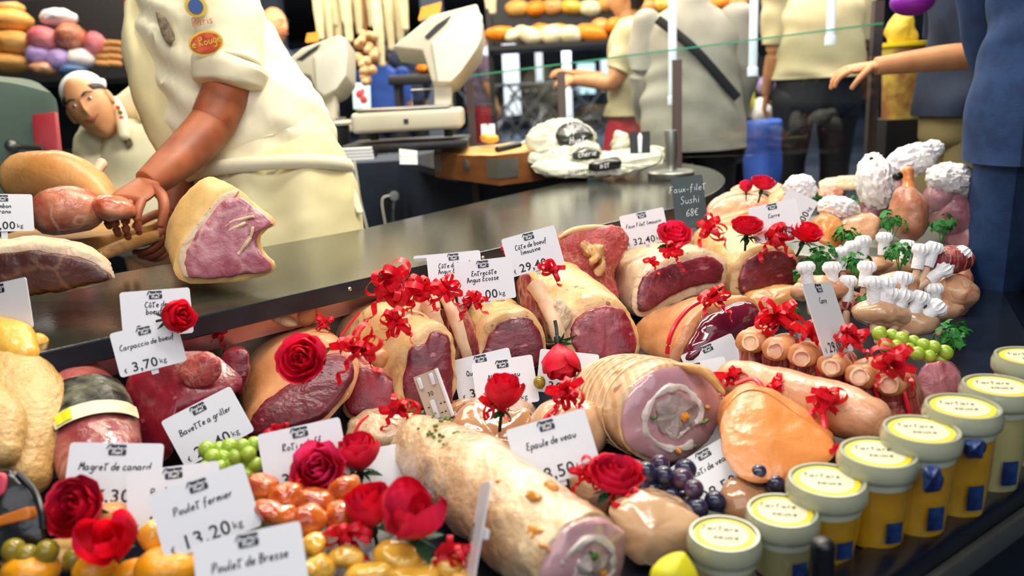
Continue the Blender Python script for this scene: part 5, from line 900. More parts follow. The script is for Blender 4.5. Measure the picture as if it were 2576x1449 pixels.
def onplane(px, py, d, rot, sh=.25):
    p = P(px, py, d); n = (CAM-p).normalized(); a = math.radians(rot); x = RT*math.cos(a)+UP*math.sin(a); x = (x-n*x.dot(n)).normalized(); return Matrix.Translation(p) @ Matrix((x, n.cross(x), n)).transposed().to_4x4()
b = BM(); strokes(b, 'Hu\u00e9', 0, -.010, .014, .0034, onplane(1446, 319, 2.56, 4)); strokes(b, 'Huet', .002, -.010, .011, .0032, onplane(1452, 352, 2.56, 8)); obj('lettering', b, 'white_ink', bp, False)
bg2 = bag('crumpled middle bag of the stack lettered cherie', 1400, 415, 2.66, [([(1335, 392), (1370, 378), (1430, 372), (1490, 362), (1500, 378), (1510, 395), (1460, 412), (1390, 420), (1340, 412)], 2.62, 0, -.3), ([(1340, 385), (1390, 372), (1460, 362), (1500, 375), (1460, 395), (1380, 405)], 2.78)], seed=5, amp=.008)
b = BM(); facecap(b, [(1440, 388), (1470, 372), (1500, 378), (1510, 390), (1480, 396), (1452, 398)], 2.59, 0, -.3, .006, push=.006); bp = obj('printed_band', b, 'bag_black', bg2)
b = BM(); strokes(b, 'cherie', 0, -.006, .010, .0025, onplane(1478, 388, 2.50, 8)); obj('lettering', b, 'white_ink', bp, False)
bg3 = bag('long flat bottom bag of the stack with a phone number', 1520, 440, 2.6, [([(1345, 418), (1400, 405), (1470, 408), (1540, 398), (1610, 380), (1660, 376), (1668, 400), (1640, 420), (1560, 438), (1470, 444), (1400, 442), (1352, 432)], 2.58, 0, -.8), ([(1350, 412), (1420, 398), (1520, 390), (1620, 374), (1660, 378), (1640, 400), (1520, 418), (1400, 425)], 2.72)], seed=9, amp=.007)
b = BM(); facecap(b, [(1480, 418), (1510, 408), (1550, 400), (1562, 408), (1560, 416), (1530, 420), (1500, 424)], 2.54, 0, -.8, .006, push=.008); bp = obj('printed_band', b, 'bag_black', bg3)
b = BM(); strokes(b, 'HUET', 0, -.005, .0065, .002, onplane(1522, 418, 2.45, 10)); obj('lettering', b, 'white_ink', bp, False)
b = BM(); Mx = onplane(1470, 434, 2.47, 2); digits(b, '01 47 72 04 72', -.05, -.004, .0135, Mx, .0); digits(b, 'Fax : 75000', .05, .006, .007, Mx, 0)
for i in range(5): prism(b, [Mx @ V((.088+.006*(i % 3)+v.x, -.002+.006*(i//3)+v.y, 0)) for v in rrect(.0035, .0035, .0005)], Mx.to_3x3() @ V((0, 0, .0004)))
obj('print', b, 'ink', bg3, False)
lump('crumpled_bag', 'small crumpled translucent bag standing behind the bag stack', 'plastic bag', 1560, 372, 24, 40, 2.82, 'bag_white', amp=.018, sc=22)
bd2 = thing('small_blackboard', 'small black board with a white strip behind the bag stack', 'board', P(1608, 384, 2.5)); b = BM(); prism(b, [P(x, y, 2.5) for x, y in ((1584, 333), (1635, 330), (1636, 384), (1586, 386))], _f*.006); obj('board', b, 'plastic_black', bd2, False)
b = BM(); prism(b, [P(x, y, 2.495) for x, y in ((1604, 342), (1608, 334), (1612, 334), (1616, 342), (1614, 384), (1606, 384))], _f*.003); obj('white_strip', b, 'paper', bd2, False)
pp = thing('paper_sheet', 'white paper sheet sticking out left of the wooden block', 'paper', Q(1030, 410, TOP)); b = BM(); g = [[b.verts.new(P(1005+45*u/6, 376+34*v/6+6*u/6*(1-v/6), 2.72-.01*v)+V((0, 0, .012*math.sin(v)))) for v in range(7)] for u in range(7)]
for i in range(6):
    for j in range(6): b.faces.new((g[i][j], g[i+1][j], g[i+1][j+1], g[i][j+1]))
bmesh.ops.solidify(b, geom=b.faces[:], thickness=.001); obj('sheet', b, 'paper', pp)
# steel press with round base
pr = thing('meat_press', 'round steel meat press with upright cylindrical handle on the worktop', 'meat press', Q(1690, 452, TOP)); c = Q(1688, 448, TOP); s = (c-CAM).dot(_f)/F
b = BM(); lathe(b, [(.0, .0), (56*s, .0), (58*s, .003), (58*s, .020), (55*s, .024), (22*s, .026), (.001, .026)], c, 48); obj('base', b, 'steel_dull', pr)
b = BM(); lathe(b, [(18*s, .024), (13*s, .032), (13.5*s, .05), (16*s, .07), (16.5*s, .145), (15*s, .150), (.001, .150)], c, 32); obj('handle', b, 'steel_dull', pr)
# chalkboard sign
ck = thing('chalkboard_sign', 'slate price board with chalk writing Faux filet sushi hanging at the worktop edge', 'chalkboard', P(1740, 545, 1.72)); p = P(1734, 507, 1.74); n = (CAM-p).normalized(); x = (RT+UP*-.02+_f*.0).normalized(); x = (x-n*x.dot(n)).normalized(); R = Matrix((x, n.cross(x), n)).transposed() @ Matrix.Rotation(math.radians(9), 3, 'Z') @ Matrix.Rotation(math.radians(-20), 3, 'X'); Mx = Matrix.Translation(p) @ R.to_4x4()
b = BM(); prism(b, [Mx @ V((v.x, v.y, -.004)) for v in rrect(.068, .118, .005)], R @ V((0, 0, .004))); obj('slate', b, 'chalkboard', ck, False)
b = BM(); strokes(b, 'Faux-filet', 0, .024, .0078, .0009, Mx); strokes(b, 'Sushi', .002, -.004, .0085, .0009, Mx); strokes(b, '68\u20ac', .004, -.034, .0085, .001, Mx); strokes(b, '..', .004, -.05, .006, .001, Mx); obj('chalk_writing', b, 'chalk', ck, False)
# small sign and lump behind the block
tag(1228, 328, 34, 2, ['rillettes'], '2.90', 'tiny price card reading 2.90 behind the wooden block', name='small_price_card', depth=3.0, k=.55, ratio=1.3, stake=.01)
lump('cheese_piece', 'yellow cheese piece under the tiny 2.90 card', 'cheese', 1230, 348, 24, 12, 2.98, 'golden', amp=.003)
# socket with two plugs on the cabinet
wp = lambda x, y, o=0: P(x, y, so)-_f*o
so = ((well[0]-CAM).dot(_f))-.03
sk = thing('wall_socket', 'dark socket with a grey plug and a white cable on the navy cabinet', 'socket', P(985, 500, so)); b = BM(); box(b, P(985, 490, so+.0), (.05, .012, .05), None, .004); obj('plate', b, 'plastic_black', sk)
b = BM(); lathe(b, [(.001, .03), (.022, .03), (.025, .02), (.025, 0), (.02, -.004)], P(992, 494, so-.01), 20, CAM-P(992, 494, so)); obj('plug', b, 'plastic_grey', sk)
b = BM(); tube(b, [P(992, 500, so-.03), P(990, 530, so-.03), P(990, 575, so-.02), P(992, 640, so-.02)], .006, 8); obj('grey_cable', b, 'cable_grey', sk)
b = BM(); tube(b, [P(980, 492, so-.02), P(964, 498, so-.03), P(962, 520, so-.03), P(970, 570, so-.03), P(975, 640, so-.03)], .004, 8); obj('white_cable', b, 'cable_white', sk)
b = BM(); tube(b, [P(890, 400, so-.05), P(898, 450, so-.05), P(905, 500, so-.05), P(920, 560, so-.05), P(940, 640, so-.05)], .005, 8); single('hanging_cable', b, 'cable_white', 'white cable hanging down beside the butcher apron', 'cable')
# scales
def scale(label, head, post, plat, d, th=.2, rot=0):
    r = thing('shop_scale', label, 'scale', P(plat[0], plat[3], d))
    if head:
        b = BM(); prism(b, [P(x, y, d-.03) for x, y in head[0]], _f*th); bevel(b, .008, 3); h = obj('display_head', b, 'scale_cream', r)
        b = BM(); prism(b, [P(x, y, d-.045) for x, y in head[1]], _f*.015); bevel(b, .004); obj('side_panel', b, 'scale_white', h)
        b = BM(); prism(b, [P(x, y, d-.036) for x, y in head[2]], _f*.01); obj('keypad', b, 'scale_dark', h, False)
        b = BM(); prism(b, [P(x, y, d+.05) for x, y in head[3]], _f*.02); obj('screen', b, 'screen_orange', h, False)
    b = BM(); x0, x1, y0, y1 = post; prism(b, [P(x0, y0, d+.02), P(x1, y0, d+.02), P(x1, y1, d+.02), P(x0, y1, d+.02)], _f*.07); bevel(b, .008); obj('post', b, 'scale_cream', r)
    if plat[1]:
        cx, w, yt, yb = plat; cz = P(cx, yt, d); hw = w/2/F*d; hz = (yb-yt)/F*d
        b = BM(); box(b, cz-V((0, 0, hz/2)), (hw*2, .26, hz), None, .016, 3); obj('body', b, 'scale_cream', r)
        b = BM(); box(b, cz+V((-.01, 0, .006)), (hw*1.7, .24, .010), None, .004); pn = obj('weighing_pan', b, 'steel', r)
        b = BM(); tube(b, [cz+V((hw*.0, .11, .006)), cz+V((hw*.0, .11, .07)), cz+V((hw*.55, .11, .07)), cz+V((hw*.55, .11, .006))], .003, 8, False); obj('pan_rail', b, 'steel', pn)
        b = BM(); box(b, cz+V((.0, -.131, -hz*.5)), (.016, .004, .016)); obj('label_window', b, 'scale_dark', r, False)
        for sx in (-1, 1):
            b = BM(); cyl(b, cz+V((sx*hw*.7, .0, -hz)), cz+V((sx*hw*.7, 0, -hz-.03)), .016); obj('foot', b, 'plastic_black', r)
    return r
scale('cream shop scale with slanted display head above its weighing pan', ([(986, 118), (1085, 38), (1200, 8), (1216, 60), (1206, 120), (1150, 190), (1118, 208), (1086, 205), (1070, 150), (1062, 126)], [(1085, 104), (1192, 12), (1214, 40), (1212, 95), (1200, 122), (1160, 180), (1135, 205), (1100, 205)], [(1068, 92), (1098, 62), (1135, 38), (1122, 58), (1078, 98)], [(1052, 48), (1060, 18), (1110, 4), (1104, 34)]), (1092, 1135, 180, 290), (1030, 268, 276, 326), 2.9)
scale('second shop scale standing behind the butcher, half hidden', ([(700, 170), (760, 120), (850, 88), (872, 95), (872, 190), (850, 220), (812, 240), (795, 235), (780, 190)], [(790, 140), (868, 92), (874, 130), (870, 190), (846, 224), (815, 240), (796, 226)], [(745, 150), (775, 128), (805, 110), (798, 124), (760, 152)], [(768, 104), (772, 84), (800, 80), (798, 100)]), (806, 842, 220, 310), (800, 150, 306, 340), 3.3)
b = BM(); box(b, P(1030, 352, 2.92)-V((0, 0, .015)), (.44, .36, .03), None, .006); tb = single('scale_shelf', b, 'plastic_black', 'dark shelf under the cream shop scale', 'shelf')
pt = thing('paper_tray', 'stack of white paper in a tray under the scale shelf', 'paper tray', P(900, 405, 2.8))
for i in range(4): b = BM(); box(b, P(898, 372, 2.8)-V((0, 0, i*.011)), (.125, .16, .009), Matrix.Rotation(.02*i, 3, 'Z'), .001); obj('sheet_stack', b, 'paper', pt)
ds = thing('serving_dish', 'white dish on a dark stand behind the butcher back', 'dish', at(P(850, 312, 3.2), TOP-.036)); c = P(850, 312, 3.2)
b = BM(); lathe(b, [(.02, -.008), (.055, -.004), (.06, .006), (.05, .003), (.001, .002)], c, 32); obj('dish', b, 'scale_white', ds); b = BM(); cyl(b, at(c, TOP-.036), c-V((0, 0, .006)), .045); obj('stand', b, 'plastic_black', ds)
# glass guard with green edge
gp0, gp1 = P(1172, 190, 3.35), P(2222, 56, 2.9); gb0, gb1 = at(gp0, TOP), at(gp1, TOP)
gg = thing('glass_guard', 'clear glass guard with green top edge standing behind the worktop', 'glass guard', gb0); nn = (gb1-gb0).normalized(); sd = V((-nn.y, nn.x, 0))*.008
b = BM(); prism(b, [gb0, gb1, gp1-V((0, 0, .006)), gp0-V((0, 0, .006))], sd); obj('pane', b, 'glass_clear', gg, False)
b = BM(); prism(b, [gp0-V((0, 0, .006)), gp1-V((0, 0, .006)), gp1, gp0], sd); obj('green_edge', b, 'glass_edge', gg, False, label='green polished top edge')
for x, y0, y1, d in ((1712, 150, 418, 2.86), (1418, 180, 330, 3.15), (1186, 205, 330, 3.3), (2222, 0, 440, 2.92)):
    b = BM(); t_ = P(x-6, y0, d); zb = TOP if x in (1712, 1418) else FLOOR; box(b, (t_.x, t_.y+.02, (t_.z+zb)/2), (.03 if x != 2222 else .035, .03, t_.z-zb)); obj('post', b, mat('post_metal', '#6a5c58', .4, metal=.4) if 'post_metal' not in M else 'post_metal', gg, False)
# ------------------------------------------------------------------ people
mat('skin', '#c88a5c', .5, c2='#d69a6c', scale=14, sss=.1); mat('skin_red', '#8a4426', .5, c2='#a85c38', scale=14, sss=.1); mat('cloth_white', '#e9e2c4', .75, c2='#dfd8b8', scale=4, bump=.15, bscale=40); mat('cloth_apron', '#e6dcae', .8, c2='#dccf9c', scale=3, bump=.15, bscale=30)
mat('cloth_cream', '#d6cba6', .8, c2='#c8bc94', scale=5); mat('cloth_grey', '#b8b4a8', .8, c2='#a8a498', scale=5); mat('cloth_black', '#101116', .7); mat('cloth_navy', '#15213a', .75, c2='#1c2c4a', scale=6); mat('denim', '#15325e', .8, c2='#1b3c6c', scale=30, bump=.15, bscale=200); mat('khaki', '#857a52', .8); mat('hair_dark', '#1c1410', .6, bump=.5, bscale=200); mat('cloth_red', '#b02438', .7); mat('cloth_blue', '#2a56b8', .7); mat('cloth_floral', '#5a5870', .8, c2='#8a6a80', scale=30); mat('eye_white', '#e8e4dc', .3); mat('lips', '#9a4a3c', .5)
def head(bm, c, fwd, up, s=1.0):
    fwd = fwd.normalized(); sx = fwd.cross(up).normalized(); up = sx.cross(fwd).normalized(); t = BM(); bmesh.ops.create_uvsphere(t, u_segments=32, v_segments=24, radius=1)
    for v in t.verts:
        x, y, z = v.co; k = 1-.30*max(0, -z)**1.5
        X, Y, Z = x*.074*k, y*.094*(1-.12*max(0, -z)), z*.118
        if y > 0:
            Y += .020*math.exp(-((x/.16)**2+((z+.12)/.20)**2)); Y -= .010*(math.exp(-(((x-.36)/.2)**2+((z-.10)/.13)**2))+math.exp(-(((x+.36)/.2)**2+((z-.10)/.13)**2))); Y += .006*math.exp(-((x/.35)**2+((z+.45)/.12)**2))+.009*math.exp(-((x/.3)**2+((z+.85)/.2)**2))
        v.co = V((X, Y, Z))
    for e in (-1, 1): ball(t, (e*.076, -.004, .0), (.010, .018, .030), 10, 8)
    mt = Matrix((sx, fwd, up)).transposed()
    mp = {v: bm.verts.new(V(c)+mt @ (v.co*s)) for v in t.verts}
    for f_ in t.faces: bm.faces.new([mp[v] for v in f_.verts])
    t.free(); return mt
def face_parts(root, c, mt, s=1.0, smile=True):
    c = V(c)
    for e in (-1, 1):
        b = BM(); ball(b, c+mt @ V((e*.030*s, .0835*s, .012*s)), (.0088*s, .0085*s, .0052*s), 12, 8, mt); ew = obj('eye', b, 'eye_white', root); b = BM(); ball(b, c+mt @ V((e*.030*s, .0895*s, .012*s)), (.0048*s, .005*s, .0046*s), 8, 6, mt); obj('iris', b, 'hair_dark', ew)
        b = BM(); sweep(b, [c+mt @ V((e*.014*s, .099*s, .028*s)), c+mt @ V((e*.03*s, .097*s, .034*s)), c+mt @ V((e*.05*s, .083*s, .028*s))], [.003*s, .004*s, .002*s], 8); obj('eyebrow', b, 'hair_dark', root)
    b = BM(); sweep(b, [c+mt @ V((-.028*s, .084*s, -.046*s)), c+mt @ V((0, .099*s, -.056*s)), c+mt @ V((.028*s, .084*s, -.046*s))], [(.002*s, .002*s), (.004*s, .005*s), (.002*s, .002*s)], 8); obj('mouth', b, 'lips', root)
def hand(bm, w, fwd, nrm, thumb, curl=.8, s=1.0):
    """palm from the wrist w along fwd; nrm = palm side; thumb = the side the thumb leaves from"""
    fwd = fwd.normalized(); nrm = (nrm-fwd*nrm.dot(fwd)).normalized(); sd = nrm.cross(fwd).normalized(); sd = sd if sd.dot(thumb) > 0 else -sd
    pc = w+fwd*.048*s; sweep(bm, [w-fwd*.012*s, w+fwd*.02*s, w+fwd*.055*s, w+fwd*.085*s], [(.026*s, .020*s), (.032*s, .017*s), (.040*s, .016*s), (.038*s, .013*s)], 18, 12, (.3, .4), up=nrm)
    for i, L in enumerate((.068, .078, .072, .056)):
        p = w+fwd*.085*s+sd*(.029-.0195*i)*s; d = fwd+sd*(.10-.07*i); pts = [p]; a = 0
        for k, q in enumerate((.45, .32, .27)): a += curl*(.75+.12*k+.06*i); dd = (d.normalized()*math.cos(a)+nrm*math.sin(a)); p = p+dd*L*q*s; pts.append(p)
        sweep(bm, pts, [.0092*s, .0085*s, .0078*s, .0066*s], 10, 10, (.6, .9))
    p = w+fwd*.028*s+sd*.026*s; sweep(bm, [p, p+(sd*.7+fwd*.6+nrm*.2).normalized()*.034*s, p+(sd*.62+fwd*.8+nrm*.45).normalized()*.064*s, p+(sd*.45+fwd*.9+nrm*.7).normalized()*.085*s], [.0125*s, .011*s, .0095*s, .0075*s], 10, 10, (.6, .9))
# --- main butcher
bt = thing('person', 'person in white butcher jacket and apron standing behind the counter, forearm reaching to the ham', 'person', at(P(700, 560, 2.05), FLOOR))
D0 = 2.0; px_ = lambda w, d=D0: w/F*d
b = BM()
elb, wr = P(528, 318, 1.84), P(372, 462, 1.70)
sweep(b, [P(590, 60, 1.93), P(578, 200, 1.88), P(545, 285, 1.85), elb, P(480, 372, 1.80), P(420, 425, 1.74), wr], [.062, .056, .052, .050, .048, .040, .031], 24, 34, (.4, .2))
hand(b, wr, P(305, 515, 1.60)-wr, -UP+_f*.2, RT*.6-UP*.8-_f*.4, .55, 1.06)
sweep(b, [P(500, 330, 2.0), P(470, 420, 1.98), P(445, 490, 1.95), P(430, 540, 1.92)], [.05, .045, .04, .03], 20, 14, (.3, .3)); hand(b, P(430, 540, 1.92), P(415, 610, 1.86)-P(430, 540, 1.92), -RT, -RT-_f, .6)
tor = [(P(495, -160, 2.0), 105), (P(500, -60, 2.0), 125), (P(515, 100, 2.0), 130), (P(560, 210, 2.0), 140), (P(640, 370, 2.02), 150), (P(700, 540, 2.05), 150)]
sweep(b, [p for p, w in tor], [(px_(w)*.85, .10) for p, w in tor], 24, 30, (.4, .4), up=_f); head(b, P(440, -265, 1.98), -RT*.8-_f*.4-UP*.6, UP-RT*.3)
sweep(b, [P(470, -200, 2.0), P(445, -255, 1.99)], [.055, .05], 16, 6)
hp = P(720, 640, 2.06)
for s_ in (-.05, .06): c_ = hp+_f*s_; sweep(b, [c_, at(c_, FLOOR+.45)-RT*.02, at(c_, FLOOR+.06)], [.07, .06, .045], 16, 12)
body = obj('body', b, 'skin_red', bt)
b = BM(); tj = [(470, -170, 120), (470, -60, 132), (492, 40, 152), (520, 110, 162), (566, 210, 178), (612, 300, 194), (645, 370, 200), (668, 430, 192), (690, 470, 192)]
sweep(b, [P(x, y, D0+.02*(y > 300)) for x, y, w in tj], [(px_(w), .135) for x, y, w in tj], 64, 70, (.3, .2), up=_f)
for v in b.verts: q = v.co; v.co = q - _f*(.012*math.sin((q.dot(UP)*60+q.dot(RT)*38)+noise.noise(q*7)*3.5))*max(0, .35+noise.noise(q*3.1))
disp(b, .013, 9, 3); disp(b, .004, 26, 6); jk = obj('jacket', b, 'cloth_white', bt)
b = BM(); sweep(b, [P(560, -20, 1.90), P(572, 40, 1.88), P(578, 110, 1.87), P(577, 165, 1.86)], [(.074, .08), (.076, .078), (.075, .074), (.075, .07)], 36, 24, (.6, .1), up=_f); disp(b, .007, 12, 5); obj('sleeve', b, 'cloth_white', jk)
b = BM(); sweep(b, [P(582, 158, 1.86), P(578, 176, 1.86), P(574, 212, 1.86)], [(.084, .075), (.086, .078), (.079, .072)], 36, 10, (.15, .15), up=_f); disp(b, .004, 18, 8); obj('rolled_cuff', b, 'cloth_white', jk)
b = BM(); sweep(b, [P(462, 418, 1.98), P(452, 448, 1.965)], [.056, .056], 24, 6, (.2, .1)); obj('rolled_cuff', b, 'cloth_white', jk)
b = BM(); sweep(b, [P(355, 30, 1.98), P(375, 150, 1.98), P(420, 290, 1.98), P(465, 410, 1.98)], [(.03, .07), (.05, .085), (.06, .08), (.05, .05)], 30, 20, (.5, .2), up=_f); disp(b, .006, 14, 8); obj('far_sleeve', b, 'cloth_apron', jk)
mat('badge_red', '#b8301c', .5, c2='#d9622c', scale=60); mat('badge_yellow', '#e0c03c', .5); mat('badge_blue', '#3c5c9c', .5)
def badge(name, px, py, rx, ry, d, m, rot, par, push=0):
    Mx = onplane(px, py, d, rot); b = BM(); prism(b, [Mx @ V((math.cos(t)*rx/F*d, math.sin(t)*ry/F*d, 0)) for t in (2*PI*i/32 for i in range(32))], (Mx.to_3x3() @ V((0, 0, .002)))); return obj(name, b, m, par, False)
e_ = badge('oval_badge', 518, 108, 42, 29, 1.775, 'badge_yellow', 14, jk); badge('badge_centre', 518, 108, 37, 24, 1.772, 'badge_red', 14, e_)
b = BM(); strokes(b, 'Label Rouge'.replace('Label ', 'Le '), 0, -.004, .009, .002, onplane(518, 108, 1.768, 14)); obj('badge_lettering', b, 'badge_yellow', e_, False)
e_ = badge('round_badge', 492, 16, 26, 26, 1.785, 'badge_yellow', 10, jk); badge('badge_centre', 492, 16, 18, 18, 1.782, 'badge_blue', 10, e_)
b = BM(); strokes(b, 'Paris', 0, 0, .009, .0018, onplane(512, 62, 1.78, 12)); obj('red_lettering', b, 'badge_red', jk, False)
b = BM(); loft(b, [([(392, 30), (410, 36), (432, 70), (440, 100), (420, 108), (404, 80)], 1.842), ([(392, 30), (410, 36), (432, 70), (440, 100), (420, 108), (404, 80)], 1.86)], 3, .002); obj('chest_emblem', b, mat('emblem_dark', '#5a4a3c', .6, c2='#8a7a5c', scale=60), jk)
b = BM(); ap = [(668, 424, 196), (695, 480, 198), (716, 540, 194), (728, 600, 188), (735, 700, 180), (738, 900, 175)]
sweep(b, [P(x, y, D0+.02) for x, y, w in ap], [(px_(w), .145) for x, y, w in ap], 64, 40, (.05, .05), up=_f)
for v in b.verts: q = v.co; v.co = q - _f*.010*math.sin(q.dot(RT)*44+noise.noise(q*4)*2.5)
disp(b, .006, 9, 2); apn = obj('apron', b, 'cloth_apron', bt)
b = BM(); c = P(676, 436, D0+.01); ring = [c+RT*math.cos(t)*px_(202)+_f*math.sin(t)*.150+UP*(.018*math.cos(t)) for t in (2*PI*i/48 for i in range(49))]; sweep(b, ring, [(.012, .018)]*49, 10, 49, (0, 0), spline=False); obj('apron_band', b, 'cloth_white', apn)
b = BM(); ball(b, P(866, 436, 2.0), (.016, .02, .014), 14, 10); sweep(b, [P(866, 440, 2.0), P(880, 470, 2.0), P(905, 530, 2.0)], [(.01, .006), (.014, .006), (.012, .004)], 10); disp(b, .003, 40, 2); obj('apron_knot', b, 'cloth_white', apn)
b = BM()
for s_ in (-.05, .06): c_ = hp+_f*s_; sweep(b, [c_, at(c_, FLOOR+.45)-RT*.02, at(c_, FLOOR+.07)], [.08, .075, .07], 20, 12); 
obj('trousers', b, 'cloth_navy', bt)
b = BM()
for s_ in (-.06, .07): c_ = at(hp+_f*s_, FLOOR+.045); sweep(b, [c_+RT*.05, c_-RT*.10, c_-RT*.19], [(.042, .044), (.045, .042), (.035, .03)], 16)
obj('shoes', b, 'cloth_black', bt)
# --- leaning butcher
lb_ = thing('person', 'smiling person in white cap and jacket leaning sideways behind the hams', 'person', at(P(380, 520, 3.1), FLOOR))
b = BM(); hc = P(228, 268, 2.9); up_ = (UP*.86-RT*.50+_f*.05).normalized(); fw = (-_f*.93+RT*.22-UP*.16).normalized(); mt = head(b, hc, fw, up_, 1.0)
sweep(b, [hc-up_*.06-fw*.03, P(290, 330, 3.06), P(335, 395, 3.1)], [.055, .06, .08], 18, 10); sweep(b, [P(335, 380, 3.1), P(375, 480, 3.12), P(400, 600, 3.14)], [(.13, .09), (.13, .1), (.14, .11)], 22, 14, up=_f)
sweep(b, [P(232, 360, 3.06), P(236, 430, 3.02), P(250, 520, 2.95)], [.055, .05, .042], 16, 12); hand(b, P(250, 520, 2.95), -UP+RT*.3, -RT, -_f, .6)
sweep(b, [P(440, 330, 3.1), P(470, 440, 3.1), P(440, 520, 3.0)], [.055, .05, .042], 16, 12); hand(b, P(440, 520, 3.0), -UP-RT*.3, RT, -_f, .6)
for s_ in (-.08, .1): c_ = P(400, 600, 3.14)+RT*s_; sweep(b, [c_, at(c_, FLOOR+.45), at(c_, FLOOR+.05)], [.09, .06, .045], 14, 10)
obj('body', b, 'skin', lb_); face_parts(lb_, hc, mt, 1.0)
b = BM(); ball(b, (0, 0, 0), (1, 1, 1), 28, 16)
for v in b.verts: q = v.co.copy(); v.co = hc+up_*.03+mt @ V((q.x*.078, q.y*.088-.022, max(q.z, -.05)*.072+.034))
cp_ = obj('cap', b, 'paper', lb_); b = BM(); sweep(b, [hc+up_*.062+mt @ V((math.cos(t)*.079, math.sin(t)*.089-.022, 0)) for t in (2*PI*i/32 for i in range(33))], [(.004, .014)]*33, 8, 33, (0, 0), spline=False); obj('cap_band', b, 'paper', cp_)
b = BM(); ball(b, (0, 0, 0), (1, 1, 1), 24, 14)
for v in b.verts: q = v.co.copy(); v.co = hc+mt @ V((q.x*.077, min(q.y, .72)*.102-.010, q.z*.036+.044))
obj('hair', b, 'hair_dark', lb_)
b = BM(); tj = [(318, 345, 60), (335, 372, 110), (352, 405, 126), (365, 450, 128), (380, 530, 120), (390, 620, 118)]; sweep(b, [P(x, y, 3.1) for x, y, w in tj], [(w/F*3.1, .13) for x, y, w in tj], 48, 36, (.5, .2), up=_f)
sweep(b, [P(405, 270, 3.08), P(450, 330, 3.08), P(475, 430, 3.06)], [.10, .09, .075], 24, 14, (.7, .2)); sweep(b, [P(250, 340, 3.06), P(236, 380, 3.04), P(236, 440, 3.02)], [.075, .07, .066], 24, 12, (.7, .2)); sweep(b, [P(320, 275, 3.12), P(380, 262, 3.12), P(430, 300, 3.1)], [.06, .09, .08], 24, 12, (.8, .5)); disp(b, .012, 9, 4); jk2 = obj('jacket', b, 'cloth_white', lb_)
b = BM(); sweep(b, [P(290, 262, 3.0), P(306, 300, 2.95), P(312, 340, 2.93)], [(.018, .03), (.022, .03), (.02, .02)], 14, 10); cl = obj('collar', b, 'cloth_white', jk2)
for x, y, m_ in ((297, 270, 'badge_red'), (303, 282, 'herb'), (306, 296, 'badge_red'), (308, 312, 'badge_red')): b = BM(); ball(b, P(x, y, 2.925), .009, 10, 8); obj('collar_stud', b, m_, cl)
b = BM(); loft(b, [([(310, 350), (325, 345), (335, 362), (322, 372)], 2.955), ([(310, 350), (325, 345), (335, 362), (322, 372)], 2.97)], 3, .001); obj('chest_emblem', b, 'emblem_dark', jk2)
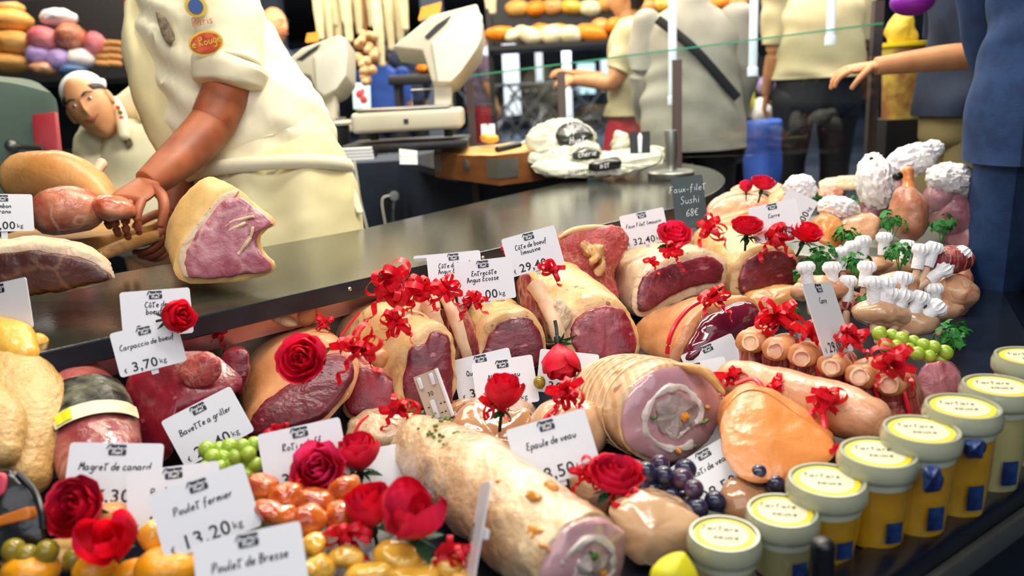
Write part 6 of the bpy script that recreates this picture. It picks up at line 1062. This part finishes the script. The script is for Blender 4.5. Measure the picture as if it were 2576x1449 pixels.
# --- customers: a standing figure from local joints (x to the right, y away, z up, metres)
def person(label, px, d, face, shirt, pants, h=1.72, w=1.0, hem=.95, sleeve=.26, arms=None, hair='hair_dark', skin='skin', skirt=False, strap=False, extra=None, mid=0):
    s = h/1.72; o = at(P(px, 220, d), FLOOR); root = thing('person', label, 'person', o); R = Matrix.Rotation(math.radians(face), 3, 'Z')
    L = lambda x, y, z: o+R @ V((x*s, y*s, z*s))
    arms = arms or [((.24, .02, 1.12), (.24, .12, .90)), ((-.24, .02, 1.12), (-.24, .12, .90))]
    b = BM(); sweep(b, [L(0, 0, .86), L(0, 0, 1.1), L(0, 0, 1.38)], [(.13*w, .10*w), (.12*w, .09*w), (.15*w, .09)], 22, 14, (.5, .5), up=R @ V((0, 1, 0))); sweep(b, [L(0, 0, 1.38), L(0, .02, 1.52)], [.055*s, .052*s], 16, 5)
    mt = head(b, L(0, .03, 1.60), R @ V((0, 1, 0)), V((0, 0, 1)), s)
    for (e, hd), sx in zip(arms, (1, -1)):
        sh = L(sx*.19*w, 0, 1.39); E, Hn = L(*e), L(*hd); sweep(b, [sh, sh.lerp(E, .5), E, E.lerp(Hn, .5), Hn], [.052, .047, .042, .039, .027], 16, 18, (.5, .2)); hand(b, Hn, Hn-E, V((-sx*.8, 0, -.5)), R @ V((0, 1, .3)), .45, s)
    for sx in (-1, 1): sweep(b, [L(sx*.085*w, 0, .86), L(sx*.09*w, .02, .48), L(sx*.09, 0, .06)], [.085*w, .055, .042], 16, 12)
    for sx in (-1, 1): sweep(b, [L(sx*.09, -.04, .04), L(sx*.09, .08, .04), L(sx*.095, .17, .03)], [(.036, .036), (.042, .036), (.036, .024)], 12)
    obj('body', b, skin, root)
    if mid: face_parts(root, L(0, .03, 1.60), mt, s)
    if hair:
        b = BM(); ball(b, (0, 0, 0), 1, 24, 14)
        for v in b.verts: q = v.co.copy(); v.co = L(0, .03, 1.60)+mt @ V((q.x*.083*s, (min(q.y, .55)*.102-.012)*s, (max(q.z, -.75 if q.y < 0 else .25)*.118+.018)*s))
        disp(b, .004, 30, 2); obj('hair', b, hair, root)
    b = BM(); sweep(b, [L(0, 0, hem), L(0, 0, 1.02), L(0, 0, 1.2), L(0, 0, 1.36), L(0, 0, 1.47)], [(.215*w, .165*w), (.208*w, .155*w), (.195*w, .135*w), (.20*w, .12), (.08, .07)], 40, 40, (.05, .4), up=R @ V((0, 1, 0)))
    for (e, hd), sx in zip(arms, (1, -1)):
        sh, E = L(sx*.19*w, 0, 1.40), L(*e); Hn = L(*hd); sl = sh+(E-sh).normalized()*sleeve if sleeve < .3 else E
        sweep(b, [sh, sh.lerp(sl, .5), sl]+([E.lerp(Hn, .85)] if sleeve > .3 else []), [.075, .07, .066]+([.05] if sleeve > .3 else []), 24, 14, (.8, .1))
    for v in b.verts: q = v.co; v.co = q+V((noise.noise(q*6), noise.noise(q*6+V((9, 0, 0))), 0))*.022+V((q.x-o.x, q.y-o.y, 0))*(.05*math.sin(q.z*48+(q.x+q.y)*22+noise.noise(q*4)*4)*max(0, .3+noise.noise(q*3)))
    sh_ = obj('shirt', b, shirt, root)
    b = BM()
    if skirt: sweep(b, [L(0, 0, .98), L(0, 0, .8), L(0, 0, .45)], [(.17*w, .13*w), (.2*w, .16*w), (.27*w, .22*w)], 36, 20, (.1, .05), up=R @ V((0, 1, 0))); disp(b, .012, 9, 3); obj('skirt', b, pants, root)
    else:
        sweep(b, [L(0, 0, 1.0), L(0, 0, .84)], [(.185*w, .14*w), (.19*w, .15*w)], 30, 8, (.1, .5), up=R @ V((0, 1, 0)))
        for sx in (-1, 1): sweep(b, [L(sx*.095*w, 0, .86), L(sx*.1*w, .02, .48), L(sx*.1, 0, .09)], [.105*w, .082, .07], 20, 14)
        disp(b, .006, 12, 3); obj('trousers', b, pants, root)
    b = BM()
    for sx in (-1, 1): sweep(b, [L(sx*.09, -.06, .045), L(sx*.09, .08, .045), L(sx*.095, .19, .035)], [(.042, .044), (.047, .042), (.04, .03)], 14)
    obj('shoes', b, 'cloth_black', root)
    if strap: b = BM(); sweep(b, [L(-.17, -.13, 1.40), L(.0, -.165*w, 1.25), L(.2, -.14*w, 1.02)], [(.02, .006)]*3, 8, 14, (0, 0), up=R @ V((0, 1, 0))); obj('bag_strap', b, 'cloth_black', sh_)
    return root, L
person('customer in cream shirt and black trousers seen from behind beyond the glass guard', 2055, 4.6, 0, 'cloth_cream', 'cloth_black', 1.80, 1.25, .98, .24)
person('customer in loose grey shirt with a dark shoulder strap, seen from behind', 1742, 3.7, -10, 'cloth_grey', 'cloth_black', 1.62, 1.12, .78, .36, strap=True)
cr_, L_ = person('customer in a red skirt with one bare forearm raised, left of the grey shirt', 1590, 4.3, 80, 'cloth_cream', 'cloth_red', 1.6, .95, .95, .2, arms=[((.22, .12, 1.14), (.16, .34, 1.2)), ((-.22, .1, 1.14), (-.12, .32, 1.16))], skirt=True)
person('customer in navy T-shirt and khaki trousers stretching a bare arm to the left', 2425, 2.75, 95, 'cloth_navy', 'khaki', 1.66, .82, .92, .2, arms=[((.22, -.05, 1.12), (.24, -.05, .88)), ((-.30, .06, 1.13), (-.22, .46, 1.10))])
person('customer in dark blue shirt and jeans standing close at the right end of the case', 2712, 1.74, 0, 'denim', 'denim', 1.80, 1.0, .80, .36, arms=[((.14, .12, 1.16), (.06, .2, .98)), ((-.14, .12, 1.16), (-.06, .2, .98))])
person('bald man with a dark jacket far behind the second scale', 700, 4.9, -120, 'cloth_navy', 'cloth_black', 1.60, 1, .9, .36, hair=None, skin='skin', mid=1)
person('small distant figure in a bright blue shirt right of the red poster', 966, 8.0, 0, 'cloth_blue', 'cloth_navy', 1.55, 1.1, .9, .26)
person('small distant figure in dark clothes between the two scale heads', 1022, 9.5, 20, 'cloth_navy', 'cloth_black', 1.85, 1, .9, .36)
person('small distant figure in a floral top behind the scale post', 1203, 9.0, -70, 'cloth_floral', 'cloth_red', 1.7, 1, .9, .24)
# ------------------------------------------------------------------ the market hall behind
mat('shelf_black', '#14151a', .5); mat('bread', '#c98a3c', .6, c2='#e0ad62', c3='#8f5422', scale=7, lo=.35, hi=.62, bump=.4); mat('pink_pack', '#d96a78', .4, c2='#e88f98', scale=6); mat('white_pack', '#ece8ee', .4); mat('lilac_pack', '#a890d0', .4); mat('blue_pack', '#4a6a98', .4); mat('sausage_white', '#d9cda6', .5, c2='#e6dcb8', scale=8, bump=.3); mat('garlic', '#b58a5c', .6, c2='#d0ac80', scale=20, bump=.3); mat('purple', '#8a1fb0', .4); mat('pink_post', '#d83a6c', .5); mat('cyan', '#5cb8c8', .4); mat('poster_blue', '#bfe2ee', .5); mat('green_grey', '#6c7f74', .35, c2='#5c7066', scale=2); mat('red_box', '#b8323c', .4, c2='#c8525a', scale=5); mat('rattan', '#8a5a2c', .7); mat('white_banner', '#eef0f4', .5); mat('fruit_orange', '#e8861c', .45); mat('sign_grey', '#5a6474', .6)
def shelf(px, py, d, w, dep, name, label, th=.03):
    b = BM(); c = P(px, py, d); box(b, (c.x, c.y+dep/2, c.z-th/2), (w, dep, th)); return single(name, b, 'shelf_black', label, 'shelf', smooth=False), c
def stall(label, x0, x1, ys, d, dep=.5, low=None):
    r = thing('stall_rack', label, 'shelf rack', at(P((x0+x1)/2, 300, d+dep/2), FLOOR)); a, c = P(x0, 300, d), P(x1, 300, d)
    for y in ys:
        p, q = P(x0, y, d), P(x1, y, d); z = (p.z+q.z)/2; b = BM(); box(b, ((a.x+c.x)/2, a.y+dep/2, z-.015), (c.x-a.x, dep, .03)); obj('shelf_board', b, 'shelf_black', r, False)
    zt = P(x0, min(ys), d).z+.5
    for x in (a.x, c.x): b = BM(); box(b, (x, a.y+dep-.02, (zt+FLOOR)/2), (.04, .04, zt-FLOOR)); obj('post', b, 'shelf_black', r, False)
    zl = FLOOR if low is None else P(x0, low, d).z; b = BM(); box(b, ((a.x+c.x)/2, a.y+dep+.01, (zt+zl)/2), (c.x-a.x, .02, zt-zl)); obj('back_panel', b, 'shelf_black', r, False); return r
stall('black delicatessen rack at the far left stacked with hams and loaves', -120, 420, (205, 380), 4.6)
for i, q in enumerate([(20, 52, 62, 28, 'bread'), (35, 110, 58, 30, 'bread'), (20, 160, 66, 22, 'bread'), (0, 20, 60, 22, 'ham_skin')]): lump('country_loaf', ['upper golden loaf at the far left top', 'middle golden loaf at the far left', 'lower golden loaf on the far left shelf', 'brown loaf cut by the upper left corner'][i], 'bread', *q[:4], 4.5, q[4], group='loaves on the left rack')
for i, q in enumerate([(148, 45, 46, 20, 'white_pack'), (110, 98, 40, 32, 'pink_pack'), (178, 92, 38, 34, 'ham_lean'), (100, 140, 36, 24, 'lilac_pack'), (150, 150, 34, 26, 'lilac_pack'), (205, 148, 36, 24, 'white_pack'), (240, 110, 26, 30, 'pink_pack'), (185, 178, 36, 16, 'blue_pack'), (110, 172, 36, 16, 'skin_pink')]):
    lump('packed_charcuterie', ['white pack on top of the pink hams', 'left pink ham on the rack', 'right rosy ham on the rack', 'lilac lit pack under the left ham', 'lilac lit pack in the middle of the rack', 'white pack at the right of the lilac packs', 'pink pack beside the stacked sausages', 'blue pack on the lower shelf of the rack', 'skin coloured pack at the lower left of the rack'][i], 'packed meat', *q[:4], 4.45, q[4], group='packs on the left rack', amp=.01, u=16)
for i in range(8): x, y = 262+(i % 2)*26, 108+(i//2)*17; b = BM(); a, c = P(x-14, y, 4.45), P(x+12, y+2, 4.45); sweep(b, [a, c], [.018, .018], 12, 4); single('saucisson', b, 'ham_skin', 'one of the short dry sausages stacked beside the pink post', 'sausage', 'short dry sausages beside the pink post')
b = BM(); a = P(308, -60, 4.3); c = P(335, 195, 4.3); box(b, (a.x+.02, a.y, (a.z+FLOOR)/2), (.045, .045, a.z-FLOOR)); single('pink_post', b, 'pink_post', 'bright pink upright post at the right end of the left rack', 'post')
b = BM(); p = P(190, 20, 4.2); box(b, (p.x, p.y, p.z+.15), (1.1, .05, .2)); single('stall_awning', b, 'cloth_navy', 'dark navy fascia board above the left rack', 'awning')
mc = thing('slicing_machine', 'grey green metal machine at the left edge behind the hams', 'machine', at(P(70, 400, 2.45), TOP))
b = BM(); loft(b, [([(-140, 205), (0, 205), (100, 226), (140, 246), (150, 330), (155, 430), (150, 520), (-140, 520)], 2.4), ([(-140, 190), (0, 192), (110, 218), (140, 330), (145, 500), (-140, 510)], 2.6)], 6, .004, .1); obj('housing', b, 'green_grey', mc)
b = BM(); prism(b, [P(x, y, 2.375) for x, y in ((78, 288), (138, 280), (152, 410), (140, 428), (90, 420))], _f*.02); bevel(b, .005); obj('red_panel', b, 'red_box', mc); b = BM(); cyl(b, P(30, 368, 2.38), P(108, 372, 2.36), .008); ball(b, P(30, 366, 2.37), .02, 12, 8); obj('lever', b, 'steel_dull', mc)
# hanging sausages, garlic braid, poster
rl = at(P(900, 0, 4.4), 2.3); b = BM(); cyl(b, (rl.x-.7, rl.y, 2.3), (rl.x+.8, rl.y, 2.3), .015); box(b, (rl.x-.7, rl.y, 3.0), (.02, .02, 1.4)); box(b, (rl.x+.8, rl.y, 3.0), (.02, .02, 1.4)); single('hanging_rail', b, 'steel', 'metal rail above the frame carrying the hanging sausages', 'rail')
hs = [(808, 95), (832, 110), (856, 130), (880, 100), (905, 80), (935, 62), (960, 160), (985, 120), (1008, 105), (1020, 70), (845, 60), (1230, 18), (870, 50), (1240, 30)]
for i, (x, y) in enumerate(hs):
    d = 4.35+.05*(i % 3); p = P(x, y, d); b = BM(); sweep(b, [at(p, 2.3), at(p, p.z+.42), at(p, p.z+.21), p], [(.004, .004), (.022, .022), (.028, .028), (.02, .02)], 14, 24, (.2, .9)); disp(b, .003, 24, i); single('hanging_sausage', b, 'sausage_white', 'pale dried sausage hanging from the rail behind the scales', 'sausage', 'pale sausages hanging from the rail')
gb = thing('garlic_braid', 'brown braid of garlic hanging left of the cream scale head', 'garlic', P(925, 210, 4.3)); rn = random.Random(8)
for i in range(34): t = i/34; x = 922+rn.uniform(-30, 30)*(1-t*.4)*math.sin(PI*(.15+.8*t)); y = 85+t*125; b = BM(); ball(b, P(x, y, 4.3+rn.uniform(-.03, .03)), .026*rn.uniform(.8, 1.1), 10, 8); obj('garlic_bulb', b, 'garlic', gb)
b = BM(); p = P(922, 90, 4.32); cyl(b, p, at(p, 2.3), .006); obj('cord', b, 'rattan', gb)
ps = thing('poster_stand', 'pale blue poster with red dots right of the second scale', 'poster', at(P(908, 300, 5.5), FLOOR)); b = BM(); a = [P(x, y, 5.5) for x, y in ((886, 208), (930, 210), (932, 272), (890, 274))]; prism(b, a, _f*.02); obj('board', b, 'poster_blue', ps, False)
for x, y, r in ((905, 236, .028), (915, 250, .026), (912, 228, .016)): b = BM(); ball(b, P(x, y, 5.49), (r, .006, r), 16, 10); obj('red_dot', b, 'red_box', ps)
b = BM(); p = P(908, 274, 5.52); box(b, (p.x, p.y, (p.z+FLOOR)/2), (.05, .05, p.z-FLOOR)); obj('stand', b, 'shelf_black', ps)
# far street: banners, bicycles, trestle, columns
for i, (x0, x1, y0, y1, d, m_) in enumerate([(1262, 1312, 110, 290, 20, 'white_banner'), (1196, 1232, 110, 240, 20, 'white_banner'), (1345, 1368, 110, 210, 21, 'white_banner'), (1410, 1446, 30, 300, 17, 'white_banner'), (1452, 1500, 160, 235, 20, 'poster_blue'), (1510, 1535, 150, 230, 21, 'white_banner')]):
    a, c = P(x0, y0, d), P(x1, y1, d); r = thing('banner_stand', ['white roll-up banner above the bicycle', 'white banner left of the one above the bicycle', 'narrow white banner right of the one above the bicycle', 'tall white banner post right of the bicycle', 'pale blue sign beyond the glass guard', 'narrow white sign at the right of the pale blue one'][i], 'banner', at((a+c)/2, FLOOR), 'white banners in the far hall')
    b = BM(); box(b, ((a.x+c.x)/2, a.y, (a.z+c.z)/2), (abs(c.x-a.x), .03, abs(a.z-c.z))); obj('panel', b, m_, r, False); b = BM(); cyl(b, at((a+c)/2+V((0, .03, 0)), FLOOR), at((a+c)/2+V((0, .03, 0)), c.z+.1), .02); box(b, at((a+c)/2, FLOOR+.02), (.5, .3, .04)); obj('foot', b, 'shelf_black', r)
def bike(px, d, label, rot):
    o = at(P(px, 300, d), FLOOR); R = Matrix.Rotation(rot, 3, 'Z'); L = lambda x, z, y=0: o+R @ V((x, y, z)); r = thing('bicycle', label, 'bicycle', o)
    for x in (-.52, .52):
        b = BM(); sweep(b, [L(x+.33*math.cos(t), .34+.33*math.sin(t)) for t in (2*PI*i/36 for i in range(37))], [.022]*37, 8, 37, (0, 0), spline=False); w = obj('wheel', b, 'plastic_black', r); b = BM()
        for i in range(10): t = PI*i/10; cyl(b, L(x+.32*math.cos(t), .34+.32*math.sin(t)), L(x-.32*math.cos(t), .34-.32*math.sin(t)), .003, seg=5)
        obj('spokes', b, 'steel', w)
    b = BM(); [cyl(b, L(*p), L(*q), .018, seg=8) for p, q in (((-.52, .34), (0, .34)), ((0, .34), (-.16, .85)), ((-.16, .8), (.36, .85)), ((0, .34), (.38, .75)), ((-.52, .34), (-.16, .8)), ((.52, .34), (.36, .95)))]; obj('frame', b, 'plastic_black', r)
    b = BM(); ball(b, L(-.17, .9), (.13, .07, .035), 12, 8); obj('saddle', b, 'plastic_black', r); b = BM(); tube(b, [L(.30, .98, -.25), L(.38, 1.0, -.1), L(.38, 1.0, .1), L(.30, .98, .25)], .014, 8); obj('handlebar', b, 'steel', r)
bike(1310, 19, 'bicycle parked in the far hall above the wooden block', .5); bike(1420, 18, 'second bicycle parked at the right of the first', -.4)
ts = thing('trestle', 'dark folding trestle rack beside the parked bicycles', 'trestle', at(P(1260, 300, 17), FLOOR)); zt = P(1260, 215, 17).z
for i, x in enumerate((1200, 1260, 1330, 1480, 1560)):
    p = at(P(x, 220, 17), FLOOR); b = BM(); [cyl(b, p+V((s*.45, 0, 0)), V((p.x-s*.45, p.y, zt)), .03, seg=8) for s in (-1, 1)]; obj('cross_leg', b, 'shelf_black', ts)
a, c = P(1180, 220, 17), P(1580, 220, 17); b = BM(); cyl(b, at(a, zt), at(c, zt), .035, seg=8); obj('top_bar', b, 'shelf_black', ts)
for i, (x, m_) in enumerate([(700, 'sign_grey'), (1100, 'sign_grey'), (1640, 'sign_grey')]):
    p = at(P(x, 200, 13), FLOOR); b = BM(); box(b, p+V((0, 0, 1.8)), (.35, .35, 3.6)); struct('trim_%d' % (i+1), b, m_)
# right: produce shelf, packages, tubes, tub
stall('long black produce rack beyond the customers at upper right', 1240, 2200, (92,), 5.4, .7, 100)
stall('low black pack rack between the two customers seen from behind', 1800, 1985, (345, 400), 5.2, .3)
rn = random.Random(3); kinds = ['bread', 'golden', 'fruit_orange', 'sausage_white', 'ham_skin']
for i in range(24):
    x = 1262+i*25+rn.uniform(-6, 6); y = 62-.02*(x-1500)+rn.uniform(-12, 8)+(18 if x < 1500 else 0); k = kinds[rn.randrange(5)]
    lump('shelf_loaf', 'golden brown loaf or pastry heaped on the upper right produce rack', 'bread', x, y, rn.uniform(16, 40), rn.uniform(12, 26), 5.62-.12*(i % 2), k, rot=rn.uniform(-20, 20), group='loaves on the upper right rack', amp=.012, sc=12, u=14)
for i in range(13):
    x = 1300+i*46; lump('shelf_loaf', 'pale loaf in the rear row of the upper right produce rack', 'bread', x, 18-.02*(x-1500)+rn.uniform(-6, 6), 30, 20, 5.9, kinds[(i*2) % 5], group='rear loaves on the upper right rack', amp=.012, sc=12, u=14)
for i, q in enumerate([(1872, 250, 26, 44, 'stamp_yellow'), (1915, 280, 30, 34, 'white_pack'), (1862, 185, 40, 30, 'purple'), (1925, 215, 26, 22, 'lilac_pack'), (1850, 320, 30, 20, 'white_pack'), (1940, 330, 22, 24, 'badge_yellow')]): lump('snack_pack', ['yellow pack between the two customers seen from behind', 'white pack right of the yellow one', 'purple pack above the yellow one', 'lilac pack above the white one', 'white pack beneath the yellow one', 'yellow pack low beside the black trousers'][i], 'pack', *q[:4], 5.3, q[4], group='packs between the customers', amp=.01, u=16)
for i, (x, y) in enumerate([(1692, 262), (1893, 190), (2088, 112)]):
    p = P(x, y, 3.35-.1*i); b = BM(); cyl(b, p, at(p, 3.7), .017, seg=16); lathe(b, [(.021, -.002), (.021, .03), (.018, .035)], p, 16); single('hanging_tube_lamp', b, mat('tube_white', '#dfe8f4', .4, emit=.35) if i == 0 else 'tube_white', ['white hanging tube lamp in front of the grey shirt', 'white hanging tube lamp between the two customers', 'white hanging tube lamp in front of the cream shirt'][i], 'lamp', 'white hanging tube lamps')  # glowing tubes modelled in place of lamp reflections, not real lamps
tb = thing('printed_tub', 'tub with bright yellow rim and printed side left of the navy T-shirt', 'tub', at(P(2275, 200, 3.3), FLOOR)); c = P(2275, 112, 3.3); z0 = P(2275, 300, 3.3).z
b = BM(); lathe(b, [(.07, z0), (.085, c.z)], V((c.x, c.y, 0)), 32); obj('side', b, mat('tub_print', '#8a5a34', .4, c2='#c8b04c', c3='#3c2a24', scale=10), tb); b = BM(); lathe(b, [(.088, c.z-.012), (.094, c.z-.006), (.094, c.z+.008), (.08, c.z+.010)], V((c.x, c.y, 0)), 32); obj('rim', b, 'sticker_ring', tb)
b = BM(); box(b, (c.x, c.y, (z0+FLOOR)/2), (.2, .2, z0-FLOOR)); obj('stand', b, 'cloth_black', tb)
lump('yellow_wrap', 'yellow wrapped bundle standing in the yellow rimmed tub', 'bundle', 2268, 78, 36, 50, 3.3, 'badge_yellow', amp=.02, sc=14)
b = BM(); p = P(2295, 4, 2.6); ball(b, p, (.068, .068, .045), 24, 16); cyl(b, p, at(p, 3.7), .004); single('purple_lampshade', b, 'purple', 'purple round hanging lampshade at the top right', 'lamp')
lump('orange_pack', 'orange and white pack low behind the stretched arm', 'pack', 2252, 262, 22, 34, 3.5, 'fruit_orange', amp=.008, u=16)
p = P(1922, 325, 4.2); b = BM(); sweep(b, [at(p, FLOOR+.06), at(p, .6), at(p, .95), p], [(.10, .08), (.12, .09), (.12, .09), (.06, .05)], 24, 20, (.4, .5)); disp(b, .02, 7, 2); single('blue_bag', b, 'cloth_blue', 'tall blue shopping bag standing beside the black trousers', 'bag')
lump('fruit_heap', 'small heap of oranges on the crate behind the scale pan', 'fruit', 1066, 172, 22, 14, 6.0, 'fruit_orange', amp=.03, sc=20); cr2 = thing('crate_table', 'dark crate table under the oranges behind the scale', 'table', at(P(1066, 250, 6.1), FLOOR)); p = P(1066, 186, 6.1)
b = BM(); box(b, (p.x, p.y, p.z-.04), (.5, .4, .07), None, .01); obj('tray', b, 'shelf_black', cr2)
for sx in (-.2, .2): b = BM(); box(b, (p.x+sx, p.y, (p.z-.07+FLOOR)/2), (.04, .3, p.z-.07-FLOOR)); obj('leg', b, 'shelf_black', cr2, False)
